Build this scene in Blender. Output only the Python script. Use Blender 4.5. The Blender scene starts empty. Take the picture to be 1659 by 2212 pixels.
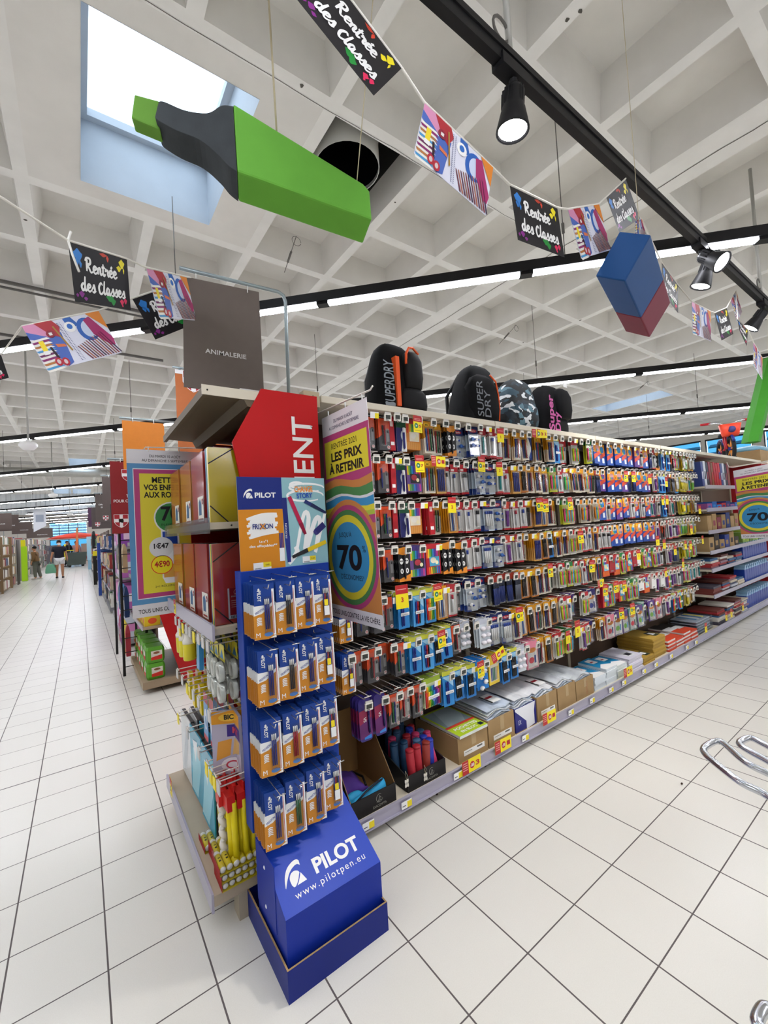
import bpy, bmesh, math, random
from mathutils import Vector, Matrix
random.seed(7)
PI = math.pi
SC = bpy.context.scene
COL = SC.collection

# ------------------------------------------------------------------ camera, world, exposure
H = 1.536; FPX = 911.0; YAW, PIT, ROL = .626, .0318, -.059
def cam_axes():
    f = Vector((math.sin(YAW)*math.cos(PIT), math.cos(YAW)*math.cos(PIT), math.sin(PIT)))
    r = Vector((math.cos(YAW), -math.sin(YAW), 0)); u = r.cross(f)
    c, s = math.cos(ROL), math.sin(ROL)
    return c*r+s*u, -s*r+c*u, f
CR, CU, CF = cam_axes(); CC = Vector((0, 0, H))
cd = bpy.data.cameras.new('camera'); cam = bpy.data.objects.new('camera', cd); COL.objects.link(cam)
cd.sensor_fit = 'VERTICAL'; cd.sensor_height = 36; cd.sensor_width = 27; cd.lens = FPX/2212*36
cd.clip_start = .05; cd.clip_end = 300
cam.matrix_world = Matrix(((CR.x, CU.x, -CF.x, 0), (CR.y, CU.y, -CF.y, 0), (CR.z, CU.z, -CF.z, H), (0, 0, 0, 1)))
SC.camera = cam
LED_STRENGTH = 33.0
SPOT_W = 75.0
SKY = (.78, .89, 1.0); SKY_STRENGTH = 3.8
w = bpy.data.worlds.new('world'); SC.world = w; w.use_nodes = True
bg = w.node_tree.nodes['Background']; bg.inputs[0].default_value = (*SKY, 1); bg.inputs[1].default_value = SKY_STRENGTH
SC.view_settings.view_transform = 'Standard'; SC.view_settings.look = 'None'
SC.view_settings.exposure = 0.42; SC.view_settings.gamma = 1.0; SC.view_settings.use_curve_mapping = False
cy = SC.cycles
cy.use_denoising = True
cy.max_bounces = 6; cy.diffuse_bounces = 4; cy.glossy_bounces = 2; cy.transmission_bounces = 2; cy.transparent_max_bounces = 9
cy.use_adaptive_sampling = True; cy.adaptive_threshold = .035
cy.caustics_reflective = False; cy.caustics_refractive = False
cy.sample_clamp_indirect = 6.0

def at(axis, val, u, v):
    """a measured direction of the photograph met with a real plane of the place"""
    d = CR*((u-829.5)/FPX) + CU*((1106-v)/FPX) + CF
    return CC + d*((val-CC[axis])/d[axis])

# ------------------------------------------------------------------ materials
def lin(h):
    if not isinstance(h, str): return h
    h = h.lstrip('#'); o = []
    for i in (0, 2, 4):
        c = int(h[i:i+2], 16)/255
        o.append(c/12.92 if c <= .04045 else ((c+.055)/1.055)**2.4)
    return tuple(o)
MATS = {}
def M(col, rough=.5, metal=0., noise=0., emit=0., nscale=8., spec=.32, name=None, bump=0.):
    key = (col, rough, metal, noise, emit, nscale, spec, bump)
    if key in MATS: return MATS[key]
    m = bpy.data.materials.new(name or ('paint_%d' % len(MATS))); m.use_nodes = True
    nt = m.node_tree; b = nt.nodes['Principled BSDF']; c = lin(col)
    b.inputs['Base Color'].default_value = (*c, 1); b.inputs['Roughness'].default_value = rough
    b.inputs['Metallic'].default_value = metal; b.inputs['Specular IOR Level'].default_value = spec
    if emit:
        b.inputs['Emission Color'].default_value = (*c, 1); b.inputs['Emission Strength'].default_value = emit
    if noise or bump:
        tc = nt.nodes.new('ShaderNodeTexCoord'); nz = nt.nodes.new('ShaderNodeTexNoise')
        nz.inputs['Scale'].default_value = nscale; nz.inputs['Detail'].default_value = 5
        nt.links.new(tc.outputs['Object'], nz.inputs['Vector'])
        if noise:
            rp = nt.nodes.new('ShaderNodeValToRGB')
            rp.color_ramp.elements[0].position = .3; rp.color_ramp.elements[1].position = .7
            rp.color_ramp.elements[0].color = (*[x*(1-noise) for x in c], 1)
            rp.color_ramp.elements[1].color = (*[min(1, x*(1+noise)) for x in c], 1)
            nt.links.new(nz.outputs['Fac'], rp.inputs[0]); nt.links.new(rp.outputs[0], b.inputs['Base Color'])
        if bump:
            bp = nt.nodes.new('ShaderNodeBump'); bp.inputs['Strength'].default_value = bump; bp.inputs['Distance'].default_value = .01
            nt.links.new(nz.outputs['Fac'], bp.inputs['Height']); nt.links.new(bp.outputs[0], b.inputs['Normal'])
    MATS[key] = m
    return m
def clear(tint=(1, 1, 1), gloss=.10, name='clear_plastic', rough=.12):
    key = ('clear', tint, gloss, rough)
    if key in MATS: return MATS[key]
    m = bpy.data.materials.new(name); m.use_nodes = True; nt = m.node_tree
    nt.nodes.remove(nt.nodes['Principled BSDF'])
    t = nt.nodes.new('ShaderNodeBsdfTransparent'); t.inputs[0].default_value = (*tint, 1)
    g = nt.nodes.new('ShaderNodeBsdfGlossy'); g.inputs['Roughness'].default_value = rough
    lw = nt.nodes.new('ShaderNodeFresnel'); lw.inputs[0].default_value = 1.45
    ad = nt.nodes.new('ShaderNodeMath'); ad.operation = 'MULTIPLY_ADD'; ad.inputs[1].default_value = .55; ad.inputs[2].default_value = gloss*.15
    nt.links.new(lw.outputs[0], ad.inputs[0])
    x = nt.nodes.new('ShaderNodeMixShader'); nt.links.new(ad.outputs[0], x.inputs[0])
    nt.links.new(t.outputs[0], x.inputs[1]); nt.links.new(g.outputs[0], x.inputs[2])
    nt.links.new(x.outputs[0], nt.nodes['Material Output'].inputs['Surface'])
    MATS[key] = m
    return m
WHITE = M('#f2f2f0'); BLACK = M('#141414'); CHROME = M('#c9ccd2', .18, 1.0); STEELW = M('#d9d4cc', .35, .3)
CLEAR = clear(); FILM = clear((.93, .94, .95), .22, 'film')

# ------------------------------------------------------------------ mesh builder
TXT = {}
def text_shape(s, bold=0., space=1.):
    key = (s, bold, space)
    if key not in TXT:
        cu = bpy.data.curves.new('t', 'FONT'); cu.body = s; cu.size = 1; cu.offset = bold; cu.space_character = space; cu.resolution_u = 5
        o = bpy.data.objects.new('t', cu); COL.objects.link(o)
        dg = bpy.context.evaluated_depsgraph_get(); me = o.evaluated_get(dg).to_mesh()
        vs = [(v.co.x, v.co.y) for v in me.vertices]; fs = [tuple(p.vertices) for p in me.polygons]
        o.evaluated_get(dg).to_mesh_clear(); bpy.data.objects.remove(o); bpy.data.curves.remove(cu)
        xs = [v[0] for v in vs] or [0]
        TXT[key] = (vs, fs, min(xs), max(xs))
    return TXT[key]
def smooth_path(pts, n=5):
    if len(pts) < 3: return pts
    P = [pts[0]]+list(pts)+[pts[-1]]; out = []
    for i in range(1, len(P)-2):
        a, b, c, d = P[i-1:i+3]
        for k in range(n):
            t = k/n
            out.append(tuple(.5*((2*b[j])+(c[j]-a[j])*t+(2*a[j]-5*b[j]+4*c[j]-d[j])*t*t+(3*b[j]-a[j]-3*c[j]+d[j])*t**3) for j in range(len(b))))
    out.append(tuple(pts[-1])); return out
class MB:
    def __init__(s): s.V = []; s.F = []; s.I = []; s.mats = []; s.map = None; s.sm = []; s.zc = 0
    def frame(s, o, U, W):
        o, U, W = Vector(o), Vector(U).normalized(), Vector(W).normalized(); N = U.cross(W)
        s.map = lambda p: o+U*p[0]+W*p[1]+N*p[2]; return s
    def quadmap(s, tl, tr, br, bl):
        tl, tr, br, bl = map(Vector, (tl, tr, br, bl)); N = (br-bl).cross(tl-bl).normalized()
        s.map = lambda p: (bl*(1-p[0])+br*p[0])*(1-p[1])+(tl*(1-p[0])+tr*p[0])*p[1]+N*p[2]; return s
    def mi(s, m):
        if m not in s.mats: s.mats.append(m)
        return s.mats.index(m)
    def v(s, p):
        if s.map: p = s.map(p)
        s.V.append((p[0], p[1], p[2])); return len(s.V)-1
    def face(s, pts, m, smooth=False):
        s.F.append([s.v(p) for p in pts]); s.I.append(s.mi(m)); s.sm.append(smooth)
    def idx(s, ids, m, smooth=False): s.F.append(list(ids)); s.I.append(s.mi(m)); s.sm.append(smooth)
    def box(s, x0, y0, z0, x1, y1, z1, m, top=None, front=None):
        i = [s.v(p) for p in ((x0,y0,z0),(x1,y0,z0),(x1,y1,z0),(x0,y1,z0),(x0,y0,z1),(x1,y0,z1),(x1,y1,z1),(x0,y1,z1))]
        for k, f in enumerate(((0,3,2,1),(4,5,6,7),(0,1,5,4),(1,2,6,5),(2,3,7,6),(3,0,4,7))):
            s.idx([i[j] for j in f], top if (k == 1 and top) else front if (k == 2 and front) else m)
        return s
    def prism(s, poly, ext, m, side=None):
        ext = Vector(ext); a = [s.v(p) for p in poly]; b = [s.v(Vector(p)+ext) for p in poly]; n = len(a)
        s.idx(a[::-1], m); s.idx(b, m)
        for k in range(n): s.idx((a[k], a[(k+1) % n], b[(k+1) % n], b[k]), side or m)
        return s
    def tube(s, path, r, m, n=6, caps=True, closed=False):
        P = [Vector(p) for p in path]; rings = []; L = len(P); up = None
        for i, p in enumerate(P):
            if closed: d = (P[(i+1) % L]-P[i-1])
            else: d = (P[min(i+1, L-1)]-P[max(i-1, 0)])
            d = d.normalized() if d.length > 1e-9 else Vector((0, 0, 1))
            if up is None: up = Vector((0, 0, 1)) if abs(d.z) < .9 else Vector((1, 0, 0))
            a = d.cross(up); a = a.normalized() if a.length > 1e-6 else d.orthogonal().normalized()
            b = a.cross(d).normalized(); up = b
            rr = r[i] if isinstance(r, (list, tuple)) else r
            rings.append([s.v(p+a*(rr*math.cos(2*PI*k/n))+b*(rr*math.sin(2*PI*k/n))) for k in range(n)])
        for i in range(L if closed else L-1):
            A, B = rings[i], rings[(i+1) % L]
            for k in range(n): s.idx((A[k], B[k], B[(k+1) % n], A[(k+1) % n]), m, True)
        if caps and not closed: s.idx(rings[0], m); s.idx(rings[-1][::-1], m)
        return s
    def lathe(s, prof, m, n=16, c=(0, 0, 0), ax=2, ms=None, caps=True):
        rings = []
        for r, z in prof:
            R = []
            for k in range(n):
                a = 2*PI*k/n; q = (r*math.cos(a), r*math.sin(a), z)
                if ax == 0: q = (q[2], q[0], q[1])
                if ax == 1: q = (q[0], q[2], q[1])
                R.append(s.v((c[0]+q[0], c[1]+q[1], c[2]+q[2])))
            rings.append(R)
        for i in range(len(rings)-1):
            for k in range(n): s.idx((rings[i][k], rings[i][(k+1) % n], rings[i+1][(k+1) % n], rings[i+1][k]), ms[i] if ms else m, True)
        if caps and prof[0][0] > 1e-6: s.idx(rings[0][::-1], ms[0] if ms else m)
        if caps and prof[-1][0] > 1e-6: s.idx(rings[-1], ms[-1] if ms else m)
        return s
    def loft(s, rings, m, caps=True, closed=True, smooth=True):
        R = [[s.v(p) for p in r] for r in rings]; n = len(R[0])
        for i in range(len(R)-1):
            for k in range(n if closed else n-1): s.idx((R[i][k], R[i][(k+1) % n], R[i+1][(k+1) % n], R[i+1][k]), m, smooth)
        if caps: s.idx(R[0][::-1], m); s.idx(R[-1], m)
        return s
    def ball(s, c, r, m, n=10, sq=(1, 1, 1)):
        k = max(4, n//2)
        pr = [(max(1e-5, math.sin(PI*i/k)), -math.cos(PI*i/k)) for i in range(k+1)]
        base = s.map; c = Vector(c)
        s.map = (lambda p: base(c+Vector((p[0]*r*sq[0], p[1]*r*sq[1], p[2]*r*sq[2])))) if base else (lambda p: c+Vector((p[0]*r*sq[0], p[1]*r*sq[1], p[2]*r*sq[2])))
        s.lathe(pr, m, n); s.map = base; return s
    # flat artwork in the plane of frame(): x, y and a tiny layer height
    def rect(s, x0, y0, x1, y1, m, z=.0004): s.face(((x0,y0,z),(x1,y0,z),(x1,y1,z),(x0,y1,z)), m); return s
    def poly(s, pts, m, z=.0004): s.face([(p[0], p[1], z) for p in pts], m); return s
    def ell(s, cx, cy, rx, ry, m, z=.0004, n=20, rot=0):
        c, q = math.cos(rot), math.sin(rot)
        s.face([(cx+rx*math.cos(2*PI*k/n)*c-ry*math.sin(2*PI*k/n)*q, cy+rx*math.cos(2*PI*k/n)*q+ry*math.sin(2*PI*k/n)*c, z) for k in range(n)], m); return s
    def text(s, t, x, y, h, m, z=.0008, al='c', bold=.0, sx=1., rot=0., space=1., fit=None):
        vs, fs, a, b = text_shape(t, bold, space); k = h/.72; w = (b-a)*k*sx
        if fit: sx *= fit/w; w = fit
        x0 = -w/2 if al == 'c' else 0 if al == 'l' else -w
        c, q = math.cos(rot), math.sin(rot); ids = []
        for X, Y in vs:
            p, r = x0+(X-a)*k*sx, Y*k
            ids.append(s.v((x+p*c-r*q, y+p*q+r*c, z)))
        for f in fs: s.idx([ids[i] for i in f], m)
        return s
    def stroke(s, pts, wd, m, z=.0008, n=5, ax=1., ay=1.):
        P = smooth_path(pts, n); L = len(P); A = []; B = []; s.zc += 1; z += 3e-5*(s.zc % 40)
        for i, p in enumerate(P):
            a, b = P[max(i-1, 0)], P[min(i+1, L-1)]; dx, dy = (b[0]-a[0])/ax, (b[1]-a[1])/ay; l = math.hypot(dx, dy) or 1
            ww = wd*(.55+.45*math.sin(PI*min(1, max(0, (i+.6)/(L+.2)))))*.5
            nx, ny = -dy/l*ww*ax, dx/l*ww*ay
            A.append(s.v((p[0]+nx, p[1]+ny, z+i*4e-6))); B.append(s.v((p[0]-nx, p[1]-ny, z+i*4e-6)))
        for i in range(L-1): s.idx((B[i], B[i+1], A[i+1], A[i]), m)
        return s
    def mesh(s, name):
        me = bpy.data.meshes.new(name); me.from_pydata(s.V, [], s.F)
        for m in s.mats: me.materials.append(m)
        me.polygons.foreach_set('material_index', s.I); me.polygons.foreach_set('use_smooth', s.sm); me.update(); return me
    def build(s, name, parent=None, bevel=0, local=False, fixn=False):
        """one mesh object; world-space points become local to the parent's base (or to the object's own base)"""
        if parent is not None and not local:
            b = parent_base(parent); s.V = [(p[0]-b[0], p[1]-b[1], p[2]-b[2]) for p in s.V]; loc = None
        elif parent is None and not local:
            lo = [min(p[i] for p in s.V) for i in range(3)]; hi = [max(p[i] for p in s.V) for i in range(3)]
            loc = ((lo[0]+hi[0])/2, (lo[1]+hi[1])/2, lo[2]); s.V = [(p[0]-loc[0], p[1]-loc[1], p[2]-loc[2]) for p in s.V]
        else: loc = None
        me = s.mesh(name)
        if fixn:
            bm = bmesh.new(); bm.from_mesh(me); bmesh.ops.recalc_face_normals(bm, faces=bm.faces); bm.to_mesh(me); bm.free()
        o = bpy.data.objects.new(name, me); COL.objects.link(o)
        if loc: o.location = loc
        if parent is not None: o.parent = parent
        if bevel:
            md = o.modifiers.new('soft_edges', 'BEVEL'); md.width = bevel; md.segments = 2; md.limit_method = 'ANGLE'
        return o
def parent_base(p):
    b = Vector((0, 0, 0))
    while p is not None: b += Vector(p.location); p = p.parent
    return b
def tag(o, label, cat, group=None):
    o['label'] = label; o['category'] = cat
    if group: o['group'] = group
    return o
def thing(name, label, cat, loc=(0, 0, 0), group=None, rz=0):
    o = bpy.data.objects.new(name, None); COL.objects.link(o); o.location = loc; o.rotation_euler = (0, 0, rz); o.empty_display_size = .05
    return tag(o, label, cat, group)
def struct(o): o['kind'] = 'structure'; return o
def stuff(o): o['kind'] = 'stuff'; return o
def dup(o, loc=None, rz=None, label=None, parent=None):
    c = o.copy(); COL.objects.link(c)
    if loc is not None: c.location = loc
    if rz is not None: c.rotation_euler = (0, 0, rz)
    if label: c['label'] = label
    if parent: c.parent = parent
    for ch in o.children: dup(ch, parent=c)
    return c
ORD = ['first','second','third','fourth','fifth','sixth','seventh','eighth','ninth','tenth']
def nth(n):
    if n <= 10: return ORD[n-1]
    return '%d%s' % (n, 'th' if 10 < n % 100 < 14 else {1:'st',2:'nd',3:'rd'}.get(n % 10, 'th'))
# ------------------------------------------------------------------ setting: floor, ceiling, walls
HC = H+3.1; XL, XR, YB, YF = -14., 19.8, -9., 50.
def floor_mat():
    m = bpy.data.materials.new('cream_floor_tiles'); m.use_nodes = True; nt = m.node_tree; b = nt.nodes['Principled BSDF']
    N = lambda t: nt.nodes.new('ShaderNode'+t); L = nt.links.new
    tc = N('TexCoord'); sp = N('SeparateXYZ'); L(tc.outputs['Object'], sp.inputs[0])
    def mth(op, a, bb=None):
        n = N('Math'); n.operation = op
        for i, q in enumerate((a, bb)):
            if q is None: continue
            if isinstance(q, (int, float)): n.inputs[i].default_value = q
            else: L(q, n.inputs[i])
        return n.outputs[0]
    def line(out, off, per, wd):
        f = mth('FRACT', mth('DIVIDE', mth('SUBTRACT', out, off-per*200), per))
        return mth('GREATER_THAN', mth('ABSOLUTE', mth('SUBTRACT', f, .5)), .5-wd/2/per)
    gx = line(sp.outputs[0], .037, .3, .0058); gy = line(sp.outputs[1], 3.703, .3, .0048); gz = line(sp.outputs[1], 3.703, 6., .010)
    g = mth('MAXIMUM', mth('MAXIMUM', gx, gy), gz)
    fx = mth('FLOOR', mth('DIVIDE', mth('SUBTRACT', sp.outputs[0], .037), .3)); fy = mth('FLOOR', mth('DIVIDE', mth('SUBTRACT', sp.outputs[1], 3.703), .3))
    cb = N('CombineXYZ'); L(fx, cb.inputs[0]); L(fy, cb.inputs[1]); wn = N('TexWhiteNoise'); wn.noise_dimensions = '3D'; L(cb.outputs[0], wn.inputs['Vector'])
    nz = N('TexNoise'); nz.inputs['Scale'].default_value = 260; nz.inputs['Detail'].default_value = 3; L(tc.outputs['Object'], nz.inputs['Vector'])
    n2 = N('TexNoise'); n2.inputs['Scale'].default_value = 1.3; L(tc.outputs['Object'], n2.inputs['Vector'])
    vv = mth('ADD', mth('ADD', mth('MULTIPLY', wn.outputs[0], .025), mth('MULTIPLY', nz.outputs[0], .10)), mth('MULTIPLY', n2.outputs[0], .05))
    mx = N('MixRGB'); mx.inputs[1].default_value = (*lin('#d6d3c9'), 1); mx.inputs[2].default_value = (*lin('#eceae2'), 1); L(mth('MULTIPLY', vv, 4.5), mx.inputs[0])
    m2 = N('MixRGB'); L(g, m2.inputs[0]); L(mx.outputs[0], m2.inputs[1]); m2.inputs[2].default_value = (*lin('#5a5351'), 1)
    L(m2.outputs[0], b.inputs['Base Color'])
    L(mth('ADD', mth('MULTIPLY', g, .5), .27), b.inputs['Roughness'])
    bp = N('Bump'); bp.inputs['Strength'].default_value = .35; bp.inputs['Distance'].default_value = .002; bp.invert = True; L(g, bp.inputs['Height']); L(bp.outputs[0], b.inputs['Normal'])
    return m
mb = MB(); mb.face(((XL, YB, 0), (XR, YB, 0), (XR, YF, 0), (XL, YF, 0)), floor_mat()); struct(mb.build('floor', local=True))

CEIL = M('#eceae5', .85, noise=.05, nscale=2.5, bump=.3, name='painted_concrete'); CEILR = M('#f3f2ee', .85, noise=.05, nscale=3., name='painted_rib')
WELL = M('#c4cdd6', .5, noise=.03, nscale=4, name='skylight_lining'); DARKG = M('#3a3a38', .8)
def rib_list(c, joint, off, pitch, a, b):
    out = [(c, joint)]
    k = 0
    while c+off+pitch*k < b: out.append((c+off+pitch*k, .05)); k += 1
    k = 0
    while c-off-pitch*k > a: out.append((c-off-pitch*k, .05)); k += 1
    return sorted(out)
RX = rib_list(1.48*3.1, .215, .345*3.1, .309*3.1, XL+.3, XR-.3); RY = rib_list(.515*3.1, .06, .31*3.1, .31*3.1, YB+.3, YF-.3)
def cuts(rl, a, b):
    o = [a]
    for c, h in rl: o += [c-h, c+h]
    return o+[b]
CX, CY = cuts(RX, XL, XR), cuts(RY, YB, YF)
def cell_of(C, v):
    for i in range(0, len(C)-1, 2):
        if C[i] <= v <= C[i+1] or (i+2 < len(C) and C[i+1] < v < C[i+2]): return i
flat = set(); hole = {}
i0, j0 = cell_of(CX, .03*3.1), cell_of(CY, 1.0*3.1)
SKY0 = (.03*3.1, .90*3.1, .366*3.1, 1.375*3.1)
for i in range(i0, i0+3):
    for j in range(j0, j0+3): hole[(i, j)] = 'big'
fi, fj = cell_of(CX, .65*3.1), cell_of(CY, .98*3.1); hole[(fi, fj)] = 'duct'
far_sky = []
for x, y, nx, ny in ((.6, 19.4, 1, 2), (-.8, 29.7, 1, 3), (.3, 29.7, 1, 3), (-1.8, 11.0, 1, 2), (8.2, 14., 1, 2), (13., 5., 1, 2)):
    a, b = cell_of(CX, x), cell_of(CY, y)
    for i in range(a, a+2*nx-1):
        for j in range(b, b+2*ny-1): hole[(i, j)] = 'sky'
    far_sky.append((CX[a], CY[b], CX[a+2*nx-1], CY[b+2*ny-1]))
mb = MB(); IN, DP = .055, .333
for i in range(len(CX)-1):
    for j in range(len(CY)-1):
        if (i, j) in hole: continue
        x0, x1, y0, y1 = CX[i], CX[i+1], CY[j], CY[j+1]
        if i % 2 == 0 and j % 2 == 0 and i not in (0, len(CX)-2) and j not in (0, len(CY)-2):
            A = [(x0, y0), (x1, y0), (x1, y1), (x0, y1)]; B = [(x0+IN, y0+IN), (x1-IN, y0+IN), (x1-IN, y1-IN), (x0+IN, y1-IN)]
            for k in range(4):
                q = (k+1) % 4; mb.face(((*A[k], HC), (*A[q], HC), (*B[q], HC+DP), (*B[k], HC+DP)), CEIL)
            mb.face([(*p, HC+DP) for p in B[::-1]], CEIL)
        else: mb.face(((x0, y0, HC), (x0, y1, HC), (x1, y1, HC), (x1, y0, HC)), CEILR)
# flat field around the near skylight
xa, xb, ya, yb = CX[i0], CX[i0+3], CY[j0], CY[j0+3]; sx0, sy0, sx1, sy1 = SKY0
for q in ((xa, ya, xb, sy0), (xa, sy1, xb, yb), (xa, sy0, sx0, sy1), (sx1, sy0, xb, sy1)):
    mb.face(((q[0], q[1], HC), (q[0], q[3], HC), (q[2], q[3], HC), (q[2], q[1], HC)), CEIL)
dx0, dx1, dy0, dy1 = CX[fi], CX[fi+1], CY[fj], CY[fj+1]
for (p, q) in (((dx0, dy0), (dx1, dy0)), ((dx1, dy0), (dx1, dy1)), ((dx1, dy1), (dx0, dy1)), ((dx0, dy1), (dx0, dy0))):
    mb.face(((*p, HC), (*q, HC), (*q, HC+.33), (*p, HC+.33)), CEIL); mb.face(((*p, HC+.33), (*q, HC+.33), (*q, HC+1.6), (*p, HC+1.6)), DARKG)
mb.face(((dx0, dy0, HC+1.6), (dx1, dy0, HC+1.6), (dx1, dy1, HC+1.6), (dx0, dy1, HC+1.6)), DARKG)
CRK = M('#5d5a54', .9)
def crack(pts, w):
    for a, b in zip(pts, pts[1:]):
        d = Vector((b[0]-a[0], b[1]-a[1])).normalized(); n = Vector((-d.y, d.x))*w/2
        mb.face(((a[0]+n.x, a[1]+n.y, HC-.003), (b[0]+n.x, b[1]+n.y, HC-.003), (b[0]-n.x, b[1]-n.y, HC-.003), (a[0]-n.x, a[1]-n.y, HC-.003)), CRK)
crack([(1.492*3.1+random.uniform(-.012, .012), -2+.22*i) for i in range(60)], .009)
crack([(.2+.2*i, .836*3.1+random.uniform(-.008, .008)) for i in range(20)], .004)
for i in range(60):
    x, y = random.uniform(-1, 9), random.uniform(.3, 8); i_, j_ = cell_of(CX, x), cell_of(CY, y)
    if i_ is None or j_ is None: continue
    x = CX[i_+1]+random.uniform(.01, max(.02, CX[i_+2]-CX[i_+1]-.01)) if random.random() < .5 else x; r = random.uniform(.006, .02)
    if CX[i_] <= x <= CX[i_+1]: y = CY[j_+1]+random.uniform(.01, max(.02, CY[j_+2]-CY[j_+1]-.01))
    if sx0-.05 < x < sx1+.05 and sy0-.05 < y < sy1+.05 or dx0 < x < dx1 and dy0 < y < dy1: continue
    mb.face([(x+r*math.cos(-a*.9)*random.uniform(.6, 1.3), y+r*math.sin(-a*.9)*random.uniform(.5, 1.2), HC-.002) for a in range(7)], CRK)
struct(mb.build('ceiling', local=True))
def skylight(n, x0, y0, x1, y1, h=.61):
    mb = MB()
    for (p, q) in (((x0, y0), (x1, y0)), ((x1, y0), (x1, y1)), ((x1, y1), (x0, y1)), ((x0, y1), (x0, y0))):
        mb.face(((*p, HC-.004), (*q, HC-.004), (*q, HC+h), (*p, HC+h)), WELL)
        d = Vector((q[1]-p[1], p[0]-q[0], 0)).normalized()*.09
    o = struct(mb.build('window_%d' % n))
    g = MB(); g.box(x0-.05, y0-.05, HC+h+.02, x1+.05, y1+.05, HC+h+.03, clear((.96, .98, 1.), .06, 'skylight_glazing'))
    g.build('pane', o)
    f = MB(); t = .06
    for q in ((x0, y0, x1, y0+t), (x0, y1-t, x1, y1), (x0, y0+t, x0+t, y1-t), (x1-t, y0+t, x1, y1-t)): f.box(q[0], q[1], HC+h-.05, q[2], q[3], HC+h+.02, WELL)
    f.build('frame', o)
skylight(1, *SKY0)
for n, q in enumerate(far_sky): skylight(n+2, *q)
# the ventilation duct that comes down in the open coffer
cx, cy_ = .634*3.13, .955*3.13; GALV = M('#b9b9b4', .45, .6, noise=.06, nscale=3)
mb = MB(); mb.lathe([(.275, H+3.12), (.282, H+3.12), (.282, H+3.34), (.287, H+3.35), (.282, H+3.36), (.282, HC+1.5), (.275, HC+1.5), (.275, H+3.12)], GALV, 28, (cx, cy_, 0), caps=False)
mb.lathe([(.274, H+3.15), (.274, HC+1.45), (1e-4, HC+1.45)], M('#101216', .25, .3), 28, (cx, cy_, 0), caps=False)
tag(mb.build('air_duct'), 'round grey ventilation duct dropping through the open ceiling coffer', 'duct')
# walls
WALL = M('#cbc6bd', .8, noise=.03, nscale=1.5, name='beige_wall')
def wall(name, *boxes):
    mb = MB()
    for q in boxes: mb.box(*q, WALL)
    return struct(mb.build(name, local=True))
wz0, wz1 = 2.6, 4.12
WIN = [(-2.6, -.2), (-.07, 2.2), (2.36, 4.11), (4.43, 5.845), (5.975, 8.7), (8.9, 11.4)]
bx = [(XR, YB, 0, XR+.2, YF, wz0), (XR, YB, wz1, XR+.2, YF, HC+.4)]
pv = YB
for a, b in WIN: bx.append((XR, pv, wz0, XR+.2, a, wz1)); pv = b
bx.append((XR, pv, wz0, XR+.2, YF, wz1)); wall('wall_right', *bx)
wall('wall_left', (XL-.2, YB, 0, XL, YF, HC+.4)); wall('wall_back', (XL-.2, YB-.2, 0, XR+.2, YB, HC+.4))
FX0, FX1, FZ0, FZ1 = -2.3, .58, 2.22, 3.6
wall('wall_front', (XL-.2, YF, 0, FX0, YF+.2, HC+.4), (FX1, YF, 0, XR+.2, YF+.2, HC+.4), (FX0, YF, FZ1, FX1, YF+.2, HC+.4), (FX0, YF, 2.0, FX1, YF+.2, FZ0))
FRAME = M('#26282c', .5); LOUV = M('#a9bdcc', .6); BLUEG = clear((.17, .36, .46), .12, 'blue_glass')
BLUEG2 = clear((.36, .56, .66), .12, 'far_glass')
def window(n, p0, p1, z0, z1, axis, out, parts, lou, glass=None):
    """glazed opening; axis 0: in a wall of constant x, axis 1: constant y"""
    P = (lambda a, t, z: (out+t, a, z)) if axis == 0 else (lambda a, t, z: (a, out+t, z))
    def bx(mb, a0, a1, t0, t1, zz0, zz1, m):
        p, q = P(a0, t0, zz0), P(a1, t1, zz1); mb.box(min(p[0], q[0]), min(p[1], q[1]), min(p[2], q[2]), max(p[0], q[0]), max(p[1], q[1]), max(p[2], q[2]), m)
    f = MB(); t = .055
    bx(f, p0, p1, .02, .1, z0, z0+t, FRAME); bx(f, p0, p1, .02, .1, z1-t, z1, FRAME)
    for k in range(parts+1):
        c = p0+(p1-p0)*k/parts; bx(f, max(p0, c-t/2), min(p1, c+t/2), .02, .1, z0+t, z1-t, FRAME)
    o = struct(f.build('window_%d' % n))
    g = MB(); bx(g, p0+t, p1-t, .055, .065, z0+t, z1-t, glass or BLUEG); g.build('pane', o)
    l = MB(); z = z0
    while z < z1: 
        p = [P(p0, .35, z), P(p1, .35, z), P(p1, .58, z+.13), P(p0, .58, z+.13)]; l.prism(p, (0, 0, .03), LOUV); z += lou
    l.build('louvre', o)
for k, (a, b) in enumerate(WIN): window(10+k, a, b, wz0, wz1, 0, XR, 2 if b-a > 1.9 else 1, .30)
window(20, FX0, FX1, FZ0, FZ1, 1, YF, 4, .26, BLUEG2)
# far glass doors under that window, corrugated bulkhead in front of it
mb = MB(); mb.box(FX0, YF+.04, .05, FX1, YF+.1, 1.95, BLUEG); o = struct(mb.build('door_1'))
f = MB()
for k in range(5):
    c = FX0+.03+(FX1-FX0-.06)*k/4; f.box(c-.03, YF, 0, c+.03, YF+.14, 2., FRAME)
f.box(FX0, YF, 1.95, FX1, YF+.14, 2., FRAME); f.build('frame', o)
mb = MB(); CORR = M('#e6eaec', .5); y = 32.6; pts = []
x = -5.6
while x < 3.2: pts += [(x, y), (x+.18, y), (x+.22, y-.07), (x+.40, y-.07)]; x += .44
for a, b in zip(pts, pts[1:]): mb.face(((a[0], a[1], 3.42), (b[0], b[1], 3.42), (b[0], b[1], HC-.01), (a[0], a[1], HC-.01)), CORR)
mb.box(-5.6, y+.01, 3.42, 3.3, y+.12, HC-.01, CORR); struct(mb.build('trim_1', local=True))
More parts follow.
